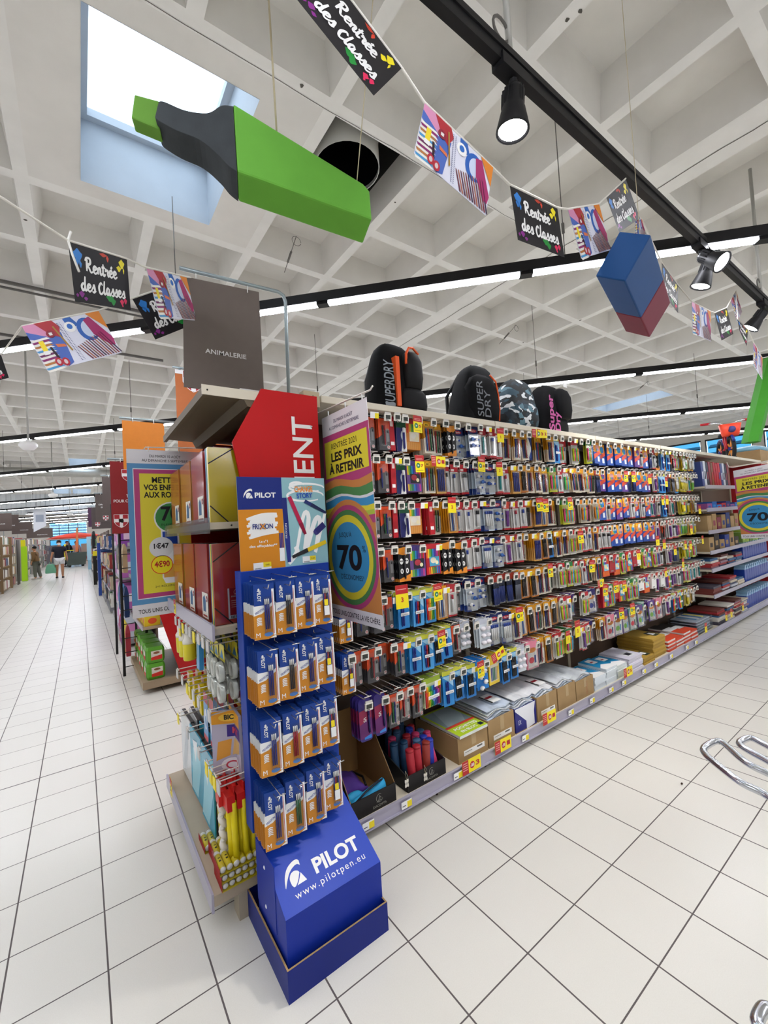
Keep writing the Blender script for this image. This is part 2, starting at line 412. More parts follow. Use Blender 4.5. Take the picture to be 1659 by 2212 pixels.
# galvanised pipe and cable conduits under the ceiling
mb = MB(); mb.tube([(-9, 20.3, 4.32), (9, 20.6, 4.32)], .16, GALV, 14)
for q in (-6, -2, 2, 6): mb.tube([(q, 20.4, 4.45), (q, 20.4, HC)], .012, GALV, 5)
tag(mb.build('air_duct'), 'long horizontal galvanised air duct under the ceiling above the far aisle', 'duct')
CABLE = M('#6f6c68', .6)
for y, lab in ((6.28, 'near'), (6.42, 'middle'), (7.9, 'far')):
    mb = MB(); mb.tube([(-9, y, HC-.04), (1.25, y+.06, HC-.04)], .022 if lab != 'middle' else .014, CABLE, 6)
    tag(mb.build('cable_conduit'), 'thin grey conduit crossing the ceiling ribs over the left aisle, %s one of three' % lab, 'conduit')

# ------------------------------------------------------------------ lighting
LEDM = M('#f4f6ff', .4, emit=LED_STRENGTH, name='led_tube_light'); HOUS = M('#17171a', .5)
LZ = H+1.9; D1 = Vector((1, -1, 0)).normalized(); D2 = Vector((1, 1, 0)).normalized()
def dirbox(mb, o, a0, a1, w, z0, z1, m):
    c = [o+D1*a+D2*b for a in (a0, a1) for b in (-w, w)]
    mb.prism([(c[0].x, c[0].y, z0), (c[2].x, c[2].y, z0), (c[3].x, c[3].y, z0), (c[1].x, c[1].y, z0)], (0, 0, z1-z0), m)
SEG = 1.67; tube_me = wire_me = None
names = {0: 'first', 1: 'second'}
for k in range(-2, 15):
    c = 4.86+4.22*k
    x0, x1 = max(-9, c-48.5), min(XR-.4 if k < 4 else 15.4, c+8.3)
    x0 = max(x0, -9.); n = int((x1-x0)*math.sqrt(2)/SEG)
    if n < 2: continue
    # a tube joint of the second row falls at x = 1.742
    j = round((x0-(.917*1.9))*math.sqrt(2)/SEG); xs = .917*1.9+j*SEG/math.sqrt(2)
    if xs < XL+1: xs += SEG/math.sqrt(2)
    if xs+(n*SEG)/math.sqrt(2) > XR-.3: n -= 1
    o = Vector((xs, c-xs, 0))
    lab = {-2: 'row of LED tubes furthest behind the viewpoint', -1: 'row of LED tubes just above the viewpoint', 0: 'black row of LED tubes running behind the blue eraser prop, nearest in view'}.get(k, 'black ceiling row of LED tubes, %s row beyond the one behind the eraser' % nth(max(k, 1)))
    t = thing('linear_ceiling_light', lab, 'ceiling light', (o.x, o.y, LZ), 'diagonal rows of LED tubes')
    mb = MB(); dirbox(mb, o, 0, n*SEG, .045, LZ+.026, LZ+.105, HOUS)
    for i in range(n+1): dirbox(mb, o, max(0, i*SEG-.05), min(n*SEG, i*SEG+.05), .034, LZ+.004, LZ+.026, HOUS)
    mb.build('housing', t)
    if wire_me is None:
        mb = MB(); mb.tube([(0, 0, .1), (0, 0, HC+.02-LZ)], .004, CABLE, 4); mb.tube([(0, 0, .3), (0, 0, .38)], .012, CABLE, 5); wire_me = mb.mesh('suspension_wire')
    for i in range(0, n+1, 2):
        q = bpy.data.objects.new('suspension_wire', wire_me); COL.objects.link(q); q.parent = t; q.location = D1*(i*SEG+.3)
    for i in range(n):
        if tube_me is None:
            mb = MB(); e = .05
            pr = [(-.029, .026), (-.029, .013), (-.024, .008), (.024, .008), (.029, .013), (.029, .026)]
            rings = [[tuple(D1*a+D2*b+Vector((0, 0, z))) for b, z in pr] for a in (e, SEG-e)]
            mb.loft(rings, LEDM, smooth=False); tube_me = mb.mesh('led_tube')
        q = bpy.data.objects.new('led_tube', tube_me); COL.objects.link(q); q.parent = t; q.location = D1*(i*SEG)
# spotlight track along the gondola
TY, TZ = 1.03, 3.455
t = thing('spotlight_track', 'black spotlight track running above the main aisle along the shelving', 'track', (0, TY, TZ))
mb = MB(); mb.box(-1.5, TY-.02, TZ-.03, 12.5, TY+.02, TZ+.05, HOUS); mb.box(-1.5, TY-.027, TZ+.02, 12.5, TY+.027, TZ+.05, HOUS); mb.build('rail', t)
for x in (1.55, 5.3, 9.):
    mb = MB(); mb.tube([(x, TY, TZ+.05), (x, TY, HC+.1)], .014, GALV, 8); r = mb.build('hanging_rod', t)
    mb = MB(); mb.tube([(x-.05+.05*math.cos(a*.5), TY, TZ+.14+.05*math.sin(a*.5)) for a in range(14)], .006, CABLE, 5); mb.build('cable_loop', r)
SPOTE = M('#fdfbff', .4, emit=40., name='spot_lens')
def spotlight(x, aim, lab, z=None):
    z = z or TZ-.03; hub = Vector((x, TY, z-.06)); a = Vector(aim).normalized()
    t = thing('track_spotlight', lab, 'spotlight', tuple(hub), 'spotlights on the black track')
    q = a.to_track_quat('-Z', 'Y').to_matrix()
    mb = MB(); mb.map = lambda p: hub+q@Vector(p)
    mb.lathe([(.038, .0), (.042, -.015), (.043, -.065), (.05, -.085), (.070, -.170), (.070, -.174), (.062, -.174), (.055, -.15)], HOUS, 24)
    for k in range(16):
        g = 2*PI*k/16; mb.box(.04*math.cos(g)-.003, .04*math.sin(g)-.003, -.07, .04*math.cos(g)*1.2+.003, .04*math.sin(g)*1.2+.003, -.005, HOUS)
    mb.build('lamp_body', t)
    mb = MB(); mb.map = lambda p: hub+q@Vector(p); mb.lathe([(.059, -.166), (1e-4, -.164)], SPOTE, 24); mb.build('lens', t)
    mb = MB(); mb.tube([hub+Vector((0, 0, .02)), hub+Vector((0, 0, .09))], .018, HOUS, 8); mb.box(x-.1, TY-.03, z-.02, x+.1, TY+.03, z+.03, HOUS); mb.build('adaptor', t)
    l = bpy.data.lights.new('spot_lamp', 'SPOT'); l.energy = SPOT_W; l.spot_size = 1.15; l.spot_blend = .6; l.shadow_soft_size = .07; l.color = (1, .97, .93)
    lo = bpy.data.objects.new('spot_lamp', l); COL.objects.link(lo); p = hub+a*.185; lo.location = p; lo.rotation_euler = a.to_track_quat('-Z', 'Y').to_euler()
spotlight(1.56, (-.02, .10, -1), 'black conical track spotlight beside the grey hanging rod')
spotlight(3.74, (-.10, -.55, -.55), 'black track spotlight under the LED row, tilted to face the viewer')
spotlight(3.90, (-.12, .35, -.9), 'black track spotlight pointing down just behind the tilted one')
spotlight(5.35, (-.2, .6, -.8), 'black track spotlight cut by the right edge of the photo')
# small white dome cameras under the far lamps
for x, y, z, lab in ((-.60, 8.06, 3.0, 'nearest white dome camera hanging in the left aisle'), (-.62, 16.1, 2.95, 'white dome camera in the middle of the left aisle'), (-.35, 24.4, 2.85, 'white dome camera further down the left aisle'), (-.02, 30.2, 2.8, 'small white dome camera near the end of the left aisle')):
    y = min((q[0] for q in RY), key=lambda q: abs(q-y)); t = thing('dome_camera', lab, 'camera', (x, y, z), 'white dome cameras')
    mb = MB(); mb.lathe([(1e-4, .0), (.07, .01), (.115, .06), (.118, .09), (.09, .12), (.03, .135), (.03, .16)], WHITE, 18, (x, y, z)); mb.build('dome', t)
    mb = MB(); mb.tube([(x, y, z+.15), (x, y, HC+.01)], .014, GALV, 6); mb.build('drop_pole', t)
# ------------------------------------------------------------------ hanging decorations
# handwriting: strokes in units of the x-height
GLY = {
 'R': (1.15, [[(.28,1.75),(.2,1.2),(.1,.1)], [(-.05,1.45),(.2,1.9),(.75,1.85),(.75,1.25),(.25,.95),(.5,.6),(.75,.05),(1.1,.2)]]),
 'e': (.72, [[(0,.35),(.45,.6),(.55,.85),(.33,1.0),(.1,.7),(.1,.25),(.35,.0),(.75,.3)]]),
 'n': (.85, [[(.08,.95),(.1,.0)], [(.1,.45),(.32,.92),(.52,.85),(.5,.25),(.62,.02),(.85,.3)]]),
 't': (.55, [[(.25,1.65),(.12,.35),(.28,.0),(.55,.3)], [(-.08,1.1),(.5,1.2)]]),
 'r': (.68, [[(0,.6),(.1,1.1),(.15,.85),(.45,.85),(.4,.35),(.5,.02),(.7,.3)]]),
 'd': (.95, [[(.6,.8),(.35,1.0),(.05,.55),(.2,.02),(.5,.3),(.62,.9)], [(.75,2.0),(.6,.8),(.66,.05),(.95,.3)]]),
 's': (.66, [[(0,.3),(.3,.75),(.42,1.05),(.5,.6),(.5,.15),(.28,-.02),(.08,.12)], [(.42,.03),(.66,.3)]]),
 'c': (.85, [[(.75,1.25),(.5,1.55),(.1,.9),(.2,.1),(.5,.0),(.85,.4)]]),
 'l': (.5, [[(.3,1.95),(.1,.5),(.2,.02),(.5,.3)]]),
 'a': (.85, [[(.55,.85),(.3,1.0),(.05,.5),(.2,.02),(.45,.35),(.57,.95)], [(.58,.95),(.52,.25),(.62,.02),(.85,.3)]]),
 ' ': (.5, [])}
GLY['é'] = (.72, GLY['e'][1]+[[(.35,1.25),(.6,1.6)]])
def script(mb, s, x, y, w, hx, m, z, wd):
    tot = sum(GLY[c][0] for c in s); k = w/tot
    for c in s:
        for st in GLY[c][1]: mb.stroke([(x+p[0]*k, y+p[1]*hx) for p in st], wd, m, z, 4, 1/.297, 1/.21)
        x += GLY[c][0]*k
FB = M('#1b191c', .55); C = lambda h: M(h, .45)
def flag_dark(mb):
    z = .0006
    for cx, cy, rx, ry, col, n in ((.12,.80,.065,.10,'#2f7fd0',9), (.10,.70,.03,.06,'#2f7fd0',7), (.15,.66,.02,.05,'#2f7fd0',7), (.88,.86,.05,.075,'#f0e020',10), (.82,.76,.04,.05,'#f0e020',8), (.91,.74,.012,.05,'#f0e020',6),
            (.55,.93,.06,.03,'#c23a22',8), (.62,.88,.02,.05,'#d8432a',7), (.60,.17,.06,.06,'#1f8f3a',10), (.66,.11,.045,.06,'#1f8f3a',9), (.83,.13,.035,.05,'#e02a5c',9), (.90,.16,.03,.05,'#e02a5c',8), (.84,.06,.015,.02,'#e02a5c',6), (.12,.15,.04,.05,'#8a2a8c',8), (.18,.08,.03,.03,'#8a2a8c',7), (.05,.12,.02,.03,'#8a2a8c',6)):
        mb.face([(cx+rx*(1+.22*math.sin(3*a))*math.cos(a), cy+ry*(1+.2*math.cos(4*a))*math.sin(a), z) for a in [2*PI*i/(2*n) for i in range(2*n)]], C(col))
    script(mb, 'Rentrée', .23, .56, .54, .125, WHITE, .0012, .0098)
    script(mb, 'des classes', .12, .22, .78, .125, WHITE, .0012, .0098)
def flag_photo(mb):
    z = .0006; R = mb.rect; P = mb.poly
    R(0, 0, 1, 1, C('#dfe0ee'), z)
    P([(0,1),(.16,1),(.28,.74),(.28,.55),(0,.85)], C('#d78fb4'), z*2); P([(.14,1),(.36,1),(.42,.84),(.36,.62),(.26,.72)], C('#b02a34'), z*3)
    P([(0,.86),(.24,.66),(.40,.72),(.36,.05),(.28,0),(.12,.62),(0,.70)], C('#4a68b8'), z*2.5)
    cols = ['#f2efe6','#8a2a6a','#f2efe6','#b5763e','#f2efe6','#4f9bd0','#f2efe6','#70305e']
    for i in range(15):
        y = .66-i*.047; P([(0,y),(.20,y+.02),(.24,y-.02),(.02,y-.040)], C(cols[i % 8]), z*3)
    R(.08, .38, .14, .62, C('#f2d82a'), z*4); R(.075, .32, .145, .40, C('#f4f4f2'), z*4.5)
    P([(.17,.46),(.20,.46),(.23,.20),(.20,.20)], C('#2a1420'), z*4.5)
    for cx, cy in ((.19,.13),(.27,.10)):
        mb.ell(cx, cy, .045, .09, C('#b8283a'), z*5); mb.ell(cx, cy, .022, .05, C('#d8c4c4'), z*5.5)
    mb.ell(.27, .72, .055, .08, C('#8f2438'), z*5); R(.25, .69, .29, .75, C('#e8e6e2'), z*5.5)
    P([(.26,.50),(.37,.46),(.38,.40),(.27,.43)], C('#d8744a'), z*4); P([(.33,.86),(.35,.87),(.43,.30),(.41,.28)], C('#a5803a'), z*6)
    for i in range(26): R(.400+.0025*i, .90-.034*i, .418+.0025*i, .912-.034*i, C('#5a5f8a'), z*4); R(.435+.0025*i, .90-.034*i, .448+.0025*i, .912-.034*i, C('#5a5f8a'), z*4)
    P([(.50,.98),(.60,1),(.66,.80),(.52,.72)], C('#2c63b4'), z*2); mb.ell(.54, .78, .07, .115, C('#f6f6f4'), z*4); mb.ell(.54, .79, .035, .06, C('#2f6fc4'), z*5)
    mb.ell(.74, .66, .13, .26, C('#2a62b8'), z*2.5); mb.ell(.76, .66, .095, .19, C('#c9d4ee'), z*3)
    P([(.74,.86),(.83,.92),(1,.36),(.98,.20),(.92,.22),(.78,.52)], C('#a82a68'), z*4); P([(.80,1),(1,1),(1,.58)], C('#e0862c'), z*4)
    for i in range(12):
        a = .50+.033*i; b = .60+.036*i; P([(a,.36+.018*i),(a+.018,.35+.018*i),(b+.022,.02),(b,.02)], C(['#6b3040','#a8604a','#57304a','#8a5a4a','#7a2a3a','#402c48'][i % 6]), z*4)
    R(.66, .40, .84, .5, C('#ece9f4'), z*1.5)
def flag(parent, kind, tl, tr, br, bl, label):
    mb = MB(); mb.quadmap(tl, tr, br, bl); m = FB if kind == 'd' else C('#d8d8e4')
    mb.box(0, 0, -.0008, 1, 1, 0, m)
    (flag_dark if kind == 'd' else flag_photo)(mb)
    o = mb.build('flag', parent); o['label'] = label
    return o
def sc(P, k): return [CC+(Vector(p)-CC)*k for p in P]
FL = {'F1': [(.663,1.026,3.208),(.901,.999,3.031),(.775,.996,2.863),(.538,1.023,3.039)],
 'F2': [(.897,.901,2.825),(1.179,.879,2.733),(1.113,.871,2.534),(.831,.893,2.626)],
 'F3': [(1.348,.934,2.786),(1.644,.922,2.809),(1.66,.915,2.6),(1.364,.927,2.576)],
 'F4': [(1.765,.943,2.865),(2.033,.936,2.993),(2.123,.939,2.803),(1.855,.946,2.676)],
 'F5': [(2.578,1.141,3.394),(2.38,.95,3.282),(2.49,.94,3.103),(2.688,1.131,3.216)],
 'F7': [(3.095,1.062,3.124),(3.386,1.078,3.069),(3.348,1.077,2.863),(3.056,1.06,2.918)],
 'F8': [(3.343,.994,2.902),(3.64,.98,2.904),(3.642,.991,2.694),(3.345,1.005,2.693)],
 'F9': [(3.872,1.018,2.969),(4.149,1.012,3.078),(4.225,1.003,2.882),(3.949,1.009,2.773)],
 'F10': [(4.796,1.137,3.375),(5.046,1.152,3.534),(5.159,1.149,3.357),(4.909,1.133,3.198)],
 'F12': sc([(4.704,.989,2.908),(4.991,.999,2.831),(4.936,1.001,2.629),(4.649,.992,2.706)], 1.12),
 'F6': [at(1, 1.05, *p) for p in ((1372,462),(1386,474),(1394,506),(1372,524))],
 'F11': [at(1, 1.02, *p) for p in ((1593,690),(1616,713),(1613,747),(1598,715))],
 'G1': [(-.004,1.934,2.686),(.205,2.119,2.787),(.221,2.206,2.597),(.012,2.02,2.495)],
 'G2': [(.282,2.14,2.783),(.489,2.32,2.896),(.544,2.379,2.702),(.337,2.198,2.589)],
 'H1': [(-.713,4.342,2.915),(-.449,4.247,3.012),(-.401,4.182,2.819),(-.666,4.276,2.721)],
 'H2': [(-.172,2.276,2.46),(.097,2.245,2.582),(.179,2.209,2.392),(-.09,2.24,2.27)],
 'H3': [(.253,2.453,2.781),(.502,2.445,2.943),(.612,2.514,2.778),(.363,2.522,2.616)]}
def garland(name, label, flags, pre, post, r=.0045):
    t = thing('bunting', label, 'bunting', tuple(FL[flags[0][0]][0]))
    pts = list(pre)
    for k, kind, lab in flags: flag(t, kind, *FL[k], lab); pts += [FL[k][1], FL[k][0]] if k == 'F5' else [FL[k][0], FL[k][1]]
    mb = MB(); mb.tube([tuple(p) for p in pts+list(post)], r, M('#e9e6dc', .8), 5); s = mb.build('string', t); return t
D_, P_ = 'black flag lettered Rentrée des classes', 'flag printed with a picture of school supplies'
garland('bunting', 'string of paper flags along the spotlight track above the shelving', [('F1','d','black lettered flag cut by the top of the photo'),('F2','p','large school supplies flag beside the first spotlight'),('F3','d','black lettered flag right of the school supplies flag'),('F4','p','school supplies flag left of the blue eraser'),('F5','d','black flag hanging on the black track'),('F6','p','narrow flag mostly behind the blue eraser'),('F7','d','black flag half behind the blue eraser'),('F8','p','school supplies flag under the two spotlights'),('F9','d','small black flag under the two spotlights'),('F10','p','narrow picture flag tied to the track'),('F11','d','narrow black flag near the right edge'),('F12','p','narrow picture flag above the green prop')],
    [(.2,1.03,3.43),(.45,1.03,3.33)], [(5.9,.95,3.05),(6.6,1.02,3.42)])
g = garland('bunting', 'string of two flags tied to the top of the brown ANIMALERIE sign', [('G1','d','folded black lettered flag'),('G2','p','school supplies flag in front of the brown sign')], [(-.75,1.55,2.90),(-.35,1.78,2.76)], [at(1, 2.37, 412, 600)])
mb = MB(); a = Vector(FL['G1'][0]); mb.tube([a+Vector((.01,-.005,.035)), a, a+Vector((.012,-.012,-.06)), a+Vector((.03,-.015,-.12))], .0045, M('#eceae4', .8), 5); mb.build('string_knot', g)
garland('bunting', 'lower left string of flags crossing behind the ANIMALERIE sign', [('H1','d','black flag cut by the left edge'),('H2','p','school supplies flag at far left'),('H3','d','black flag partly behind the picture flag')], [(-1.4,4.6,3.1)], [(.75,2.75,3.05),(1.1,2.95,3.15)])

# big foam highlighter
HP1, HP2 = Vector((.49, 1.448)), Vector((.958, 1.290)); hd = (HP2-HP1).normalized(); hn = Vector((-hd.y, hd.x))
def onpen(u, v, dep=0.):
    d = CR*((u-829.5)/FPX)+CU*((1106-v)/FPX)+CF
    t = (HP1.x*hn.x+HP1.y*hn.y+dep)/(d.x*hn.x+d.y*hn.y); return CC+d*t
FOAMG = M('#6ab03e', .75, noise=.05, nscale=9, bump=.1); FOAMK = M('#3b4043', .8, noise=.12, nscale=14, bump=.15); FOAMT = M('#67993a', .8, noise=.05)
DEP = Vector((hn.x, hn.y, 0))
pen = thing('giant_highlighter', 'giant green foam highlighter with black neck hanging below the skylight', 'hanging decoration', tuple(onpen(512, 370)))
mb = MB(); q = [onpen(*p) for p in ((503,222),(512,370),(804,475),(799,412),(785,396))]
mb.prism(q, DEP*.145, FOAMG); mb.build('body', pen, bevel=.008, fixn=True)
mb = MB(); T = smooth_path([(340,206),(352,206),(395,226),(430,234),(452,233),(478,219),(503,222)], 4); B = smooth_path([(332,240),(340,250),(380,274),(430,296),(470,330),(492,355),(512,370)], 4)
m_ = min(len(T), len(B)); ring = []
for i in range(m_):
    k = i/(m_-1); d0 = .02*(1-k); d1 = .145-.02*(1-k)
    a, b = onpen(*T[i]), onpen(*B[i]); nn = DEP.normalized()
    ring.append([a+nn*(d0+.012), a+nn*d0-(a-b)*.06, b+nn*d0, b+nn*d1, a+nn*d1])
mb.loft(ring, FOAMK, smooth=False); mb.build('neck', pen, bevel=.012, fixn=True)
mb = MB(); q = [onpen(*p, dep=.045) for p in ((290,203),(283,254),(345,280),(345,218))]; mb.prism(q, DEP.normalized()*.055, FOAMT); mb.build('tip', pen, bevel=.005, fixn=True)
TW = M('#cbbf9f', .9)
mb = MB(); e = onpen(597, 272, .07); mb.tube([e+Vector((0,0,-.02)), e+Vector((-.004,0,.5)), e+Vector((.004,0,1.0)), (e.x, e.y, HC)], .004, TW, 5); mb.build('hanging_string', pen)
mb = MB(); e = onpen(770, 385, .07); mb.tube([e+Vector((0,0,-.02)), (e.x+.25, e.y-.05, HC)], .002, TW, 5); mb.build('hanging_string', pen)
# big foam eraser: box found from its visible corner
k = .8
O, A, B, D = sc([(2.504,1.044,2.817),(2.475,1.188,2.913),(2.553,.916,3.023),(3.308,1.246,2.752)], k)
A, B, D = A-O, B-O, D-O; er = thing('giant_eraser', 'giant blue and red foam eraser block hanging under the black track', 'hanging decoration', tuple(O))
f1, f2 = .565, .62
mb = MB(); FBL = M('#0b4680', .6, noise=.04); FRD = M('#7a2438', .6, noise=.04)
c0 = [O, O+A, O+A+B, O+B]; c1 = [O+D*.60, O+A+D*.60, O+A+B+D*.60, O+B+D*.60]; c2 = [O+D, O+A+D, O+A+B+D, O+B+D]
mb.loft([c0, c1], FBL, smooth=False); mb.build('blue_half', er, bevel=.006, fixn=True)
mb = MB(); mb.loft([[p+D*.0005 for p in c1], c2], FRD, smooth=False); mb.build('red_half', er, bevel=.006, fixn=True)
mb = MB(); e = O+A*.5+B+D*.3; mb.tube([e-B*.05, (e.x, e.y, HC)], .0015, TW, 4); mb.build('hanging_string', er)
# green prop cut by the right edge
G0, G1 = at(1, 1.15, 1628, 955), at(1, 1.15, 1672, 770); gd = (G1-G0); s1 = CR*.055; s2 = Vector((CF.x, CF.y, 0)).normalized()*.09
rings = []
for kk, ww in ((0, 1.), (1, 1.15)):
    c = G0+gd*kk; rings.append([c-s1*ww, c-s1*.1*ww-s2*ww*.6, c+s1*1.1*ww-s2*.1*ww, c+s1*.9*ww+s2*ww, c-s1*.8*ww+s2*ww])
t = thing('giant_green_marker', 'leaning giant green foam marker cut by the right edge of the photo', 'hanging decoration', tuple(G0))
mb = MB(); mb.loft(rings, M('#3f9226', .7, noise=.04), smooth=False); mb.build('body', t, fixn=True)
mb = MB(); c = G1+gd*.02; mb.loft([[c-s1, c-s2, c+s1, c+s2], [c+gd*.35-s1*.5, c+gd*.35-s2*.5, c+gd*.35+s1*.5, c+gd*.35+s2*.5]], FOAMK, smooth=False); mb.build('neck', t, fixn=True)
mb = MB(); c = G1+gd*.3; mb.tube([c, (c.x, c.y, HC)], .0015, TW, 4); mb.build('hanging_string', t)
# loose wires with springs hooked to the ceiling
for k, (a, b, lab) in enumerate((((640,515),(585,612),'loose suspension wire with a spring beside the giant highlighter'), ((1115,705),(1035,748),'loose suspension wire with a spring above the backpacks'), ((1400,825),(1345,842),'loose suspension wire hanging beyond the backpacks'))):
    p, q = at(2, HC-.02, *a), at(2, HC-.02, *b); q = p+(q-p)*.45; q.z -= .14; p.z += .02
    mb = MB(); mb.tube([p+Vector((.05*math.cos(i*.5), 0, .05*math.sin(i*.5)-.05)) for i in range(13)], .003, CABLE, 4)
    mb.tube([p, p+(q-p)*.4], .004, CABLE, 4); mb.tube([p+(q-p)*.4, p+(q-p)*.7], .012, CABLE, 6); mb.tube([p+(q-p)*.7, q], .004, CABLE, 4)
    tag(mb.build('suspension_wire'), lab, 'wire')
# ------------------------------------------------------------------ main shelving run
CREAM = M('#d9d0bd', .5, noise=.02, nscale=3); BEIGE = M('#b3a893', .5, noise=.03, nscale=3); BROWN = M('#5b4a3e', .6); RAIL = M('#a7a3b4', .3, spec=.6); SHELF = M('#d5cbb6', .45, noise=.03, nscale=5)
FY, BY = 1.82, 2.27; ZT = 2.206; GX0, GX1, GX2 = 1.0, 6.08, 8.68
run = thing('shelving_run', 'long beige pegboard shelving run carrying the pens and markers along the aisle', 'shelving', (3.5, 2.27, 0))
mb = MB(); mb.box(GX0, BY, .02, GX2, BY+.03, ZT-.035, BROWN)
for x in (1.0, 2.33, 3.66, 4.99, 6.08, 7.33, 8.64): mb.box(x-.02, BY-.012, .02, x+.02, BY, ZT-.04, BEIGE)
mb.build('back_panel', run)
mb = MB(); mb.box(GX0, FY, .075, GX2, BY, .095, SHELF); mb.box(GX0, FY+.12, 0, GX2, FY+.15, .075, BROWN); mb.build('base_shelf', run)
mb = MB()
for i, x in enumerate((1.0, 2.33, 3.66, 4.99, 6.32, 7.65)):
    x1 = min(GX2, x+1.328); mb.box(x, FY-.004, .045, x1, FY, .112, RAIL); mb.box(x, FY-.014, .045, x1, FY-.004, .053, RAIL); mb.box(x, FY-.010, .106, x1, FY-.004, .113, RAIL)
mb.build('price_rail', run)
for x in (1.98, 3.42, 4.8, 6.2, 7.6):
    mb = MB(); mb.tube([(x, FY+.02, .07), (x, FY+.02, .012), (x+.05, FY+.02, .012), (x+.05, FY+.02, .07)], .004, CHROME, 5); mb.build('foot_bracket', run)
mb = MB()
for i, x in enumerate((1.0, 2.33, 3.66, 4.99, 6.32, 7.65)):
    x1 = min(GX2, x+1.326); mb.box(x, 1.86, ZT-.036, x1, BY+.03, ZT, CREAM)
mb.build('top_shelf', run, bevel=.004)
mb = MB(); mb.box(GX0, BY+.03, .02, GX2, 2.84, .12, BEIGE); mb.box(GX0, BY+.03, ZT-.036, GX2, 2.80, ZT, CREAM); mb.build('rear_shelf', run)
mb = MB(); mb.box(GX2, 1.86, .02, GX2+.03, 2.8, ZT-.05, M('#a81e28', .4)); mb.build('end_panel', run)
for x in (1.03, 1.25): pass
# shelves of the far bays
SHZ = {0: [1.78, 1.50, 1.23, .985, .77, .46], 1: [1.0, .72, .42]}
for z in SHZ[0]:
    x1 = 7.38 if z > 1.1 else GX2
    mb = MB(); mb.box(6.1, FY+.02, z-.02, x1, BY, z, SHELF); s = mb.build('shelf', run)
    mb = MB(); mb.box(6.1, FY+.01, z-.03, x1, FY+.02, z+.015, RAIL); mb.build('price_strip', s)

# ------------------------------------------------------------------ end cap with the folders
ec = thing('end_cap_shelving', 'beige end shelving facing the left aisle with folders on its shelves', 'shelving', (.66, 2.34, 0))
mb = MB(); mb.box(.93, 1.86, .05, .97, 2.86, 2.16, BROWN); mb.build('back_panel', ec)
mb = MB(); mb.box(.375, 1.77, .12, .93, 2.82, .16, M('#ad9f8a', .5, noise=.03)); mb.box(.47, 1.79, 0, .51, 1.86, .12, BEIGE); mb.box(.47, 2.74, 0, .51, 2.8, .12, BEIGE); mb.box(.52, 1.80, 0, .56, 2.8, .11, BROWN); mb.build('base_shelf', ec)
CLR = clear((.86, .87, .92), .3, 'price_rail_plastic', .2)
mb = MB(); mb.box(.366, 1.775, .095, .375, 2.82, .165, RAIL); mb.build('price_rail', ec)
for z, lab in ((1.59, 'upper'), (1.155, 'lower')):
    mb = MB(); mb.box(.43, 1.825, z-.028, .93, 2.86, z, M('#b9ad98', .5)); s = mb.build('shelf', ec)
    mb = MB(); mb.box(.418, 1.80, z-.045, .428, 2.86, z+.02, CLR if lab == 'upper' else RAIL); mb.build('price_rail', s)
    mb = MB(); mb.lathe([(.004, -.002), (1e-4, -.003)], BLACK, 8, (.52, 1.824, z-.015), 1); mb.build('bolt', s)
mb = MB(); CAN = M('#6a5e4b', .55, noise=.03)
prof = [(.434, 2.165), (.434, 2.128), (.452, 2.128), (.462, 2.146), (.60, 2.140), (.62, 2.10), (.70, 2.10), (.72, 2.14), (.96, 2.135), (.96, 2.165)]
mb.prism([(x, 1.845, z) for x, z in prof], (0, 1.03, 0), CAN); mb.box(.43, 1.842, 2.130, .75, 1.847, 2.172, CREAM); mb.lathe([(.004, -.002), (1e-4, -.003)], BLACK, 8, (.452, 1.842, 2.15), 1); mb.build('canopy_shelf', ec)
# red side board
RED = M('#c00e12', .5, noise=.02, spec=.25)
rp = thing('side_board', 'red side board with white lettering standing at the end of the shelving', 'sign board', (.76, 1.84, .2))
mb = MB(); mb.prism([(.57, 1.838, .2), (.956, 1.838, .2), (.963, 1.838, 2.187), (.684, 1.838, 2.187), (.545, 1.838, 1.935), (.57, 1.838, 1.79)], (0, .012, 0), RED)
mb.frame((.945, 1.838, 0), (0, 0, 1), (-1, 0, 0)); mb.text('CLASSEMENT', 2.075, .02, .106, WHITE, al='r', bold=.012, z=.0006)
mb.build('board', rp)
mb = MB(); mb.lathe([(.006, -.001), (.004, -.004), (1e-4, -.005)], CHROME, 10, (.925, 1.838, 2.035), 1); mb.build('screw', rp)
mb = MB(); mb.prism([(.60, 2.862, .2), (.956, 2.862, .2), (.963, 2.862, 2.13), (.684, 2.862, 2.13), (.545, 2.862, 1.935), (.56, 2.862, 1.79)], (0, .012, 0), RED); tag(mb.build('side_board'), 'far red side board behind the wrapped folders', 'sign board')
mb = MB(); mb.box(.9, 1.852, 2.14, .985, 1.90, 2.215, M('#b7a98c', .45)); mb.lathe([(.006, -.001), (1e-4, -.004)], CHROME, 10, (.95, 1.852, 2.19), 1); mb.build('bracket', rp)

# ------------------------------------------------------------------ cardboard pen display
NAVY = M('#15267c', .5, noise=.03, nscale=6, spec=.25); BLUE = M('#133fb4', .42, noise=.02, nscale=5, spec=.3); KRAFT = M('#a98a5c', .8, noise=.12, nscale=60)
di = thing('cardboard_display', 'tall blue cardboard floor display of pen refills at the shelving corner', 'display stand', (.705, 1.59, 0))
mb = MB(); x0, x1, y0, y1, t = .505, .907, 1.384, 1.80, .006
for q in ((x0, y0, x1, y0+t), (x0, y1-t, x1, y1), (x0, y0+t, x0+t, y1-t), (x1-t, y0+t, x1, y1-t)): mb.box(q[0], q[1], 0, q[2], q[3], .105, NAVY, top=KRAFT)
mb.box(x0+t, y0+t, .0, x1-t, y1-t, .008, KRAFT); mb.build('tray', di)
mb = MB(); X0, X1 = .518, .905; zf, zb, yf, yb = .239, .385, 1.412, 1.69
pr = [(yf, .012), (yf, zf), (yb, zb), (yb, .012)]
